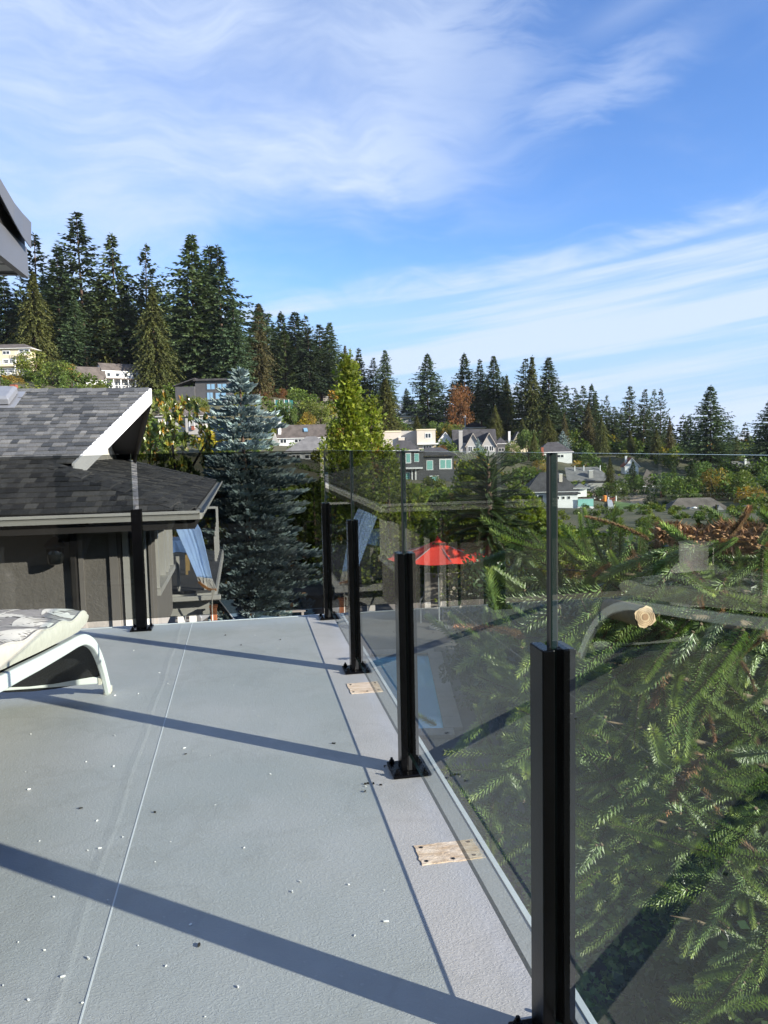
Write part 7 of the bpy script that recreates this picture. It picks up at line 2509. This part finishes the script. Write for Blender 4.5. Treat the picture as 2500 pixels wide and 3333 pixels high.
# ================================================================ shrubs and garden trees between the houses
SHRUB = [  # kind, u, v top, v foot, distance, width factor, label
    ('bush_a', 175, 1180, 1275, 178, 1.15, 'big green bush left of the small white house'), ('bush_b', 108, 1150, 1250, 182, 1.1, 'tall bush beside the cream balconies'),
    ('bush_dark', 235, 1205, 1275, 176, 1.1, 'dark bush leaning on the small white house'), ('bush_y', 40, 1225, 1275, 170, 1.3, 'yellowing bush under the cream balconies'),
    ('bush_y', 230, 1190, 1240, 185, 1.0, 'rust tinted bush between the big green bush and firs'), ('bush_a', 325, 1250, 1285, 172, 1.0, 'small green bush in front of the white porch house'), ('bush_a', 280, 1255, 1280, 170, 1.2, 'low bush under the white windows'),
    ('bush_a', 520, 1270, 1310, 165, 1.2, 'weedy bush at the foot of the bare cedar trunk'), ('bush_y', 600, 1305, 1345, 160, 1.4, 'yellow grass bush on the slope above the grey arched house'),
    ('bush_a', 640, 1295, 1352, 158, 0.7, 'upright green bush on the slope'), ('bush_b', 665, 1300, 1345, 160, 0.8, 'green bush between fir trunks and slope'), ('bush_y', 665, 1330, 1370, 150, 1.1, 'pale yellow bush above the arched window'),
    ('maple', 858, 1245, 1312, 250, 0.9, 'rusty bush at the foot of the brown cedar'), ('maple', 915, 1268, 1310, 255, 0.9, 'small rusty bush left of the far hipped house'),
    ('bush_dark', 900, 1305, 1395, 220, 0.8, 'dark green bush at the left of the bank'), ('bush_dark', 952, 1312, 1395, 215, 0.9, 'round blue green bush on the bank'), ('bush_a', 1005, 1310, 1390, 215, 0.85, 'yellow green bush on the bank'),
    ('bush_y', 1000, 1345, 1392, 205, 0.9, 'golden bush low on the bank'), ('bush_b', 1045, 1318, 1395, 212, 0.8, 'green bush on the bank next to the golden tree'), ('bush_dark', 975, 1350, 1398, 204, 0.8, 'low dark bush in the middle of the bank'),
    ('maple', 1500, 1262, 1392, 280, 0.72, 'round rusty maple below the full fir'), ('bush_b', 1490, 1385, 1440, 250, 1.0, 'olive bush over the white gabled house'), ('bush_a', 1440, 1380, 1430, 255, 1.1, 'green bush right of the peach house'),
    ('bush_y', 1462, 1385, 1435, 252, 0.9, 'yellowish bush above the steep dark roof'), ('bush_dark', 1400, 1372, 1410, 270, 1.2, 'dark bush below the peach house'), ('maple', 1440, 1452, 1482, 215, 1.0, 'small red shrub in front of the white gable'),
    ('cedar_n', 1358, 1352, 1400, 280, 1.6, 'slim young cedar in front of the cream wall'), ('bush_dark', 1720, 1400, 1490, 225, 0.7, 'dark bush right of the cream gabled house'), ('bush_b', 1668, 1440, 1500, 215, 0.8, 'green bush low beside the garage wing'),
    ('cedar', 1738, 1405, 1490, 220, 0.9, 'young cedar before the tall bare trunk'), ('small_spruce', 1556, 1425, 1490, 200, 0.9, 'small spruce before the twin gables'),
    ('bush_a', 1700, 1520, 1575, 150, 1.1, 'green bush between near post and dark roof'), ('maple', 1660, 1545, 1585, 150, 1.2, 'rusty bush left of the near post'), ('bush_y', 1760, 1500, 1545, 180, 1.1, 'yellow bush beyond the dark roof'),
    ('cedar', 1985, 1485, 1600, 165, 0.75, 'young dark cedar right of the grey chimney roof'), ('bush_dark', 2055, 1545, 1620, 155, 1.0, 'dark bush right of the long grey roof'), ('bush_a', 1995, 1570, 1625, 150, 1.2, 'mid green bush along the court edge'),
    ('bush_dark', 1940, 1585, 1630, 150, 1.3, 'low dark bush over the rope climber'), ('fir_w', 2060, 1500, 1610, 170, 0.8, 'dark small fir behind the court edge'), ('fir_w', 2190, 1500, 1625, 160, 0.9, 'broad dark fir under the glass top'),
    ('bush_dark', 2150, 1540, 1640, 150, 1.0, 'large dark bush before the turreted house'), ('fir_d', 2250, 1495, 1640, 150, 0.9, 'dull green fir left of the yellow trees'), ('bush_a', 2240, 1560, 1650, 140, 1.0, 'green tree above the bungalow ridge'),
    ('bush_y', 2330, 1535, 1655, 140, 0.85, 'orange yellow tree above the bungalow'), ('bush_a', 2390, 1545, 1665, 138, 0.9, 'yellow green tree above the bungalow roof end'), ('bush_y', 2450, 1590, 1670, 130, 1.0, 'yellow tree at the right above the shed roof'),
    ('bush_dark', 2480, 1520, 1650, 150, 0.9, 'dark tree at the right edge below the big fir'), ('bush_b', 2420, 1535, 1600, 165, 0.9, 'mid green tree behind the yellow trees'), ('bush_dark', 2310, 1505, 1600, 175, 1.1, 'shaded tree below the big lone fir'),
    ('small_spruce', 2055, 1636, 1725, 105, 0.85, 'small blue spruce beside the lawn'), ('cedar_n', 2038, 1668, 1725, 104, 1.2, 'bright slim cypress beside the lawn'), ('bush_dark', 2015, 1660, 1715, 110, 0.9, 'dark bush at the playground edge'), ('small_spruce', 2078, 1640, 1700, 115, 0.7, 'thin spruce behind the small blue one'),
    ('bush_a', 2110, 1640, 1720, 108, 0.9, 'green bush left of the bungalow'), ('bush_dark', 2130, 1670, 1730, 100, 1.0, 'dark bush against the bungalow eave'), ('bush_a', 1935, 1650, 1730, 95, 0.75, 'green bush right of the white house porch'), ('bush_b', 1955, 1690, 1750, 88, 0.9, 'green shrub along the path'),
    ('cedar_n', 2330, 1640, 1712, 96, 1.0, 'thin young cedar by the street lamp'), ('bush_dark', 2260, 1680, 1725, 95, 1.3, 'low dark hedge bush before the bungalow'), ('bush_a', 2470, 1640, 1720, 80, 0.8, 'light green bush at the right edge over the log'),
    ('bush_dark', 720, 1450, 1530, 100, 1.2, 'dim bush behind the dark glass left of the blue spruce'), ('bush_dark', 1000, 1510, 1590, 100, 1.2, 'dim bush left of the corner post'), ('bush_a', 1400, 1555, 1620, 100, 1.0, 'green bush below the teal windows'),
    ('bush_dark', 480, 1385, 1470, 90, 1.2, 'bush behind the white rake board'), ('bush_b', 1560, 1520, 1600, 110, 0.9, 'green bush behind the dark spiny tree')]
for k, u, vt, vb, d, w, lab in SHRUB:
    nm = 'garden_tree' if k in ('maple',) and vb - vt > 100 else 'spruce_tree' if 'spruce' in k else 'cedar_tree' if 'cedar' in k else 'fir_tree' if 'fir' in k else 'garden_bush'
    pix_tree(k, u, vt, vb, d, w, lab, nm, 'tree' if nm.endswith('tree') else 'bush', group='bushes and small trees between the houses', sink=1.0)

# ================================================================ city far away on the right
mat('tower_glass', (0.24, 0.28, 0.34), 0.5, var=0.1, vscale=0.02)
for i, (u, vt, w) in enumerate(((2404, 1412, 6), (2417, 1400, 5), (2425, 1403, 5), (2434, 1408, 8), (2410, 1424, 7), (2441, 1418, 6), (2396, 1427, 6), (2449, 1426, 7))):
    b = at(u, 1445, 9000); t_ = at(u, vt, 9000); wd = w * 3.6
    tw = thing('office_tower', 'pale hazy tower, %s from the left in the far city' % ORD[sorted([2404, 2417, 2425, 2434, 2410, 2441, 2396, 2449]).index(u)], 'tower', (b.x, b.y, -64), 'towers of the far city')
    m = MB(); m.cbox((b.x, b.y, (-64 + t_.z) / 2), wd, wd, t_.z + 64, 0.3); m.build('shaft', 'tower_glass', tw)
    m = MB(); m.cbox((b.x, b.y, t_.z + 3), wd * 0.6, wd * 0.6, 6, 0.3); m.build('roof_plant', 'tower_glass', tw)

# ================================================================ air
hz = bpy.data.materials.new('haze')
hz.use_nodes = True
t_ = NT(hz.node_tree); t_.n.clear()
ou = t_.new('ShaderNodeOutputMaterial'); pv = t_.new('ShaderNodeVolumePrincipled')
pv.inputs['Color'].default_value = (0.80, 0.88, 1.0, 1); pv.inputs['Density'].default_value = 4.0e-5; pv.inputs['Anisotropy'].default_value = 0.0
t_.l.new(pv.outputs[0], ou.inputs['Volume'])
MATS['haze'] = hz
m = MB(); m.obox((-9500, -700, -66), (19000, 0, 0), (0, 11500, 0), (0, 0, 66 + 190))
tag(m.build('haze', 'haze'), 'thin blue haze lying over the far country', 'haze', kind='stuff')
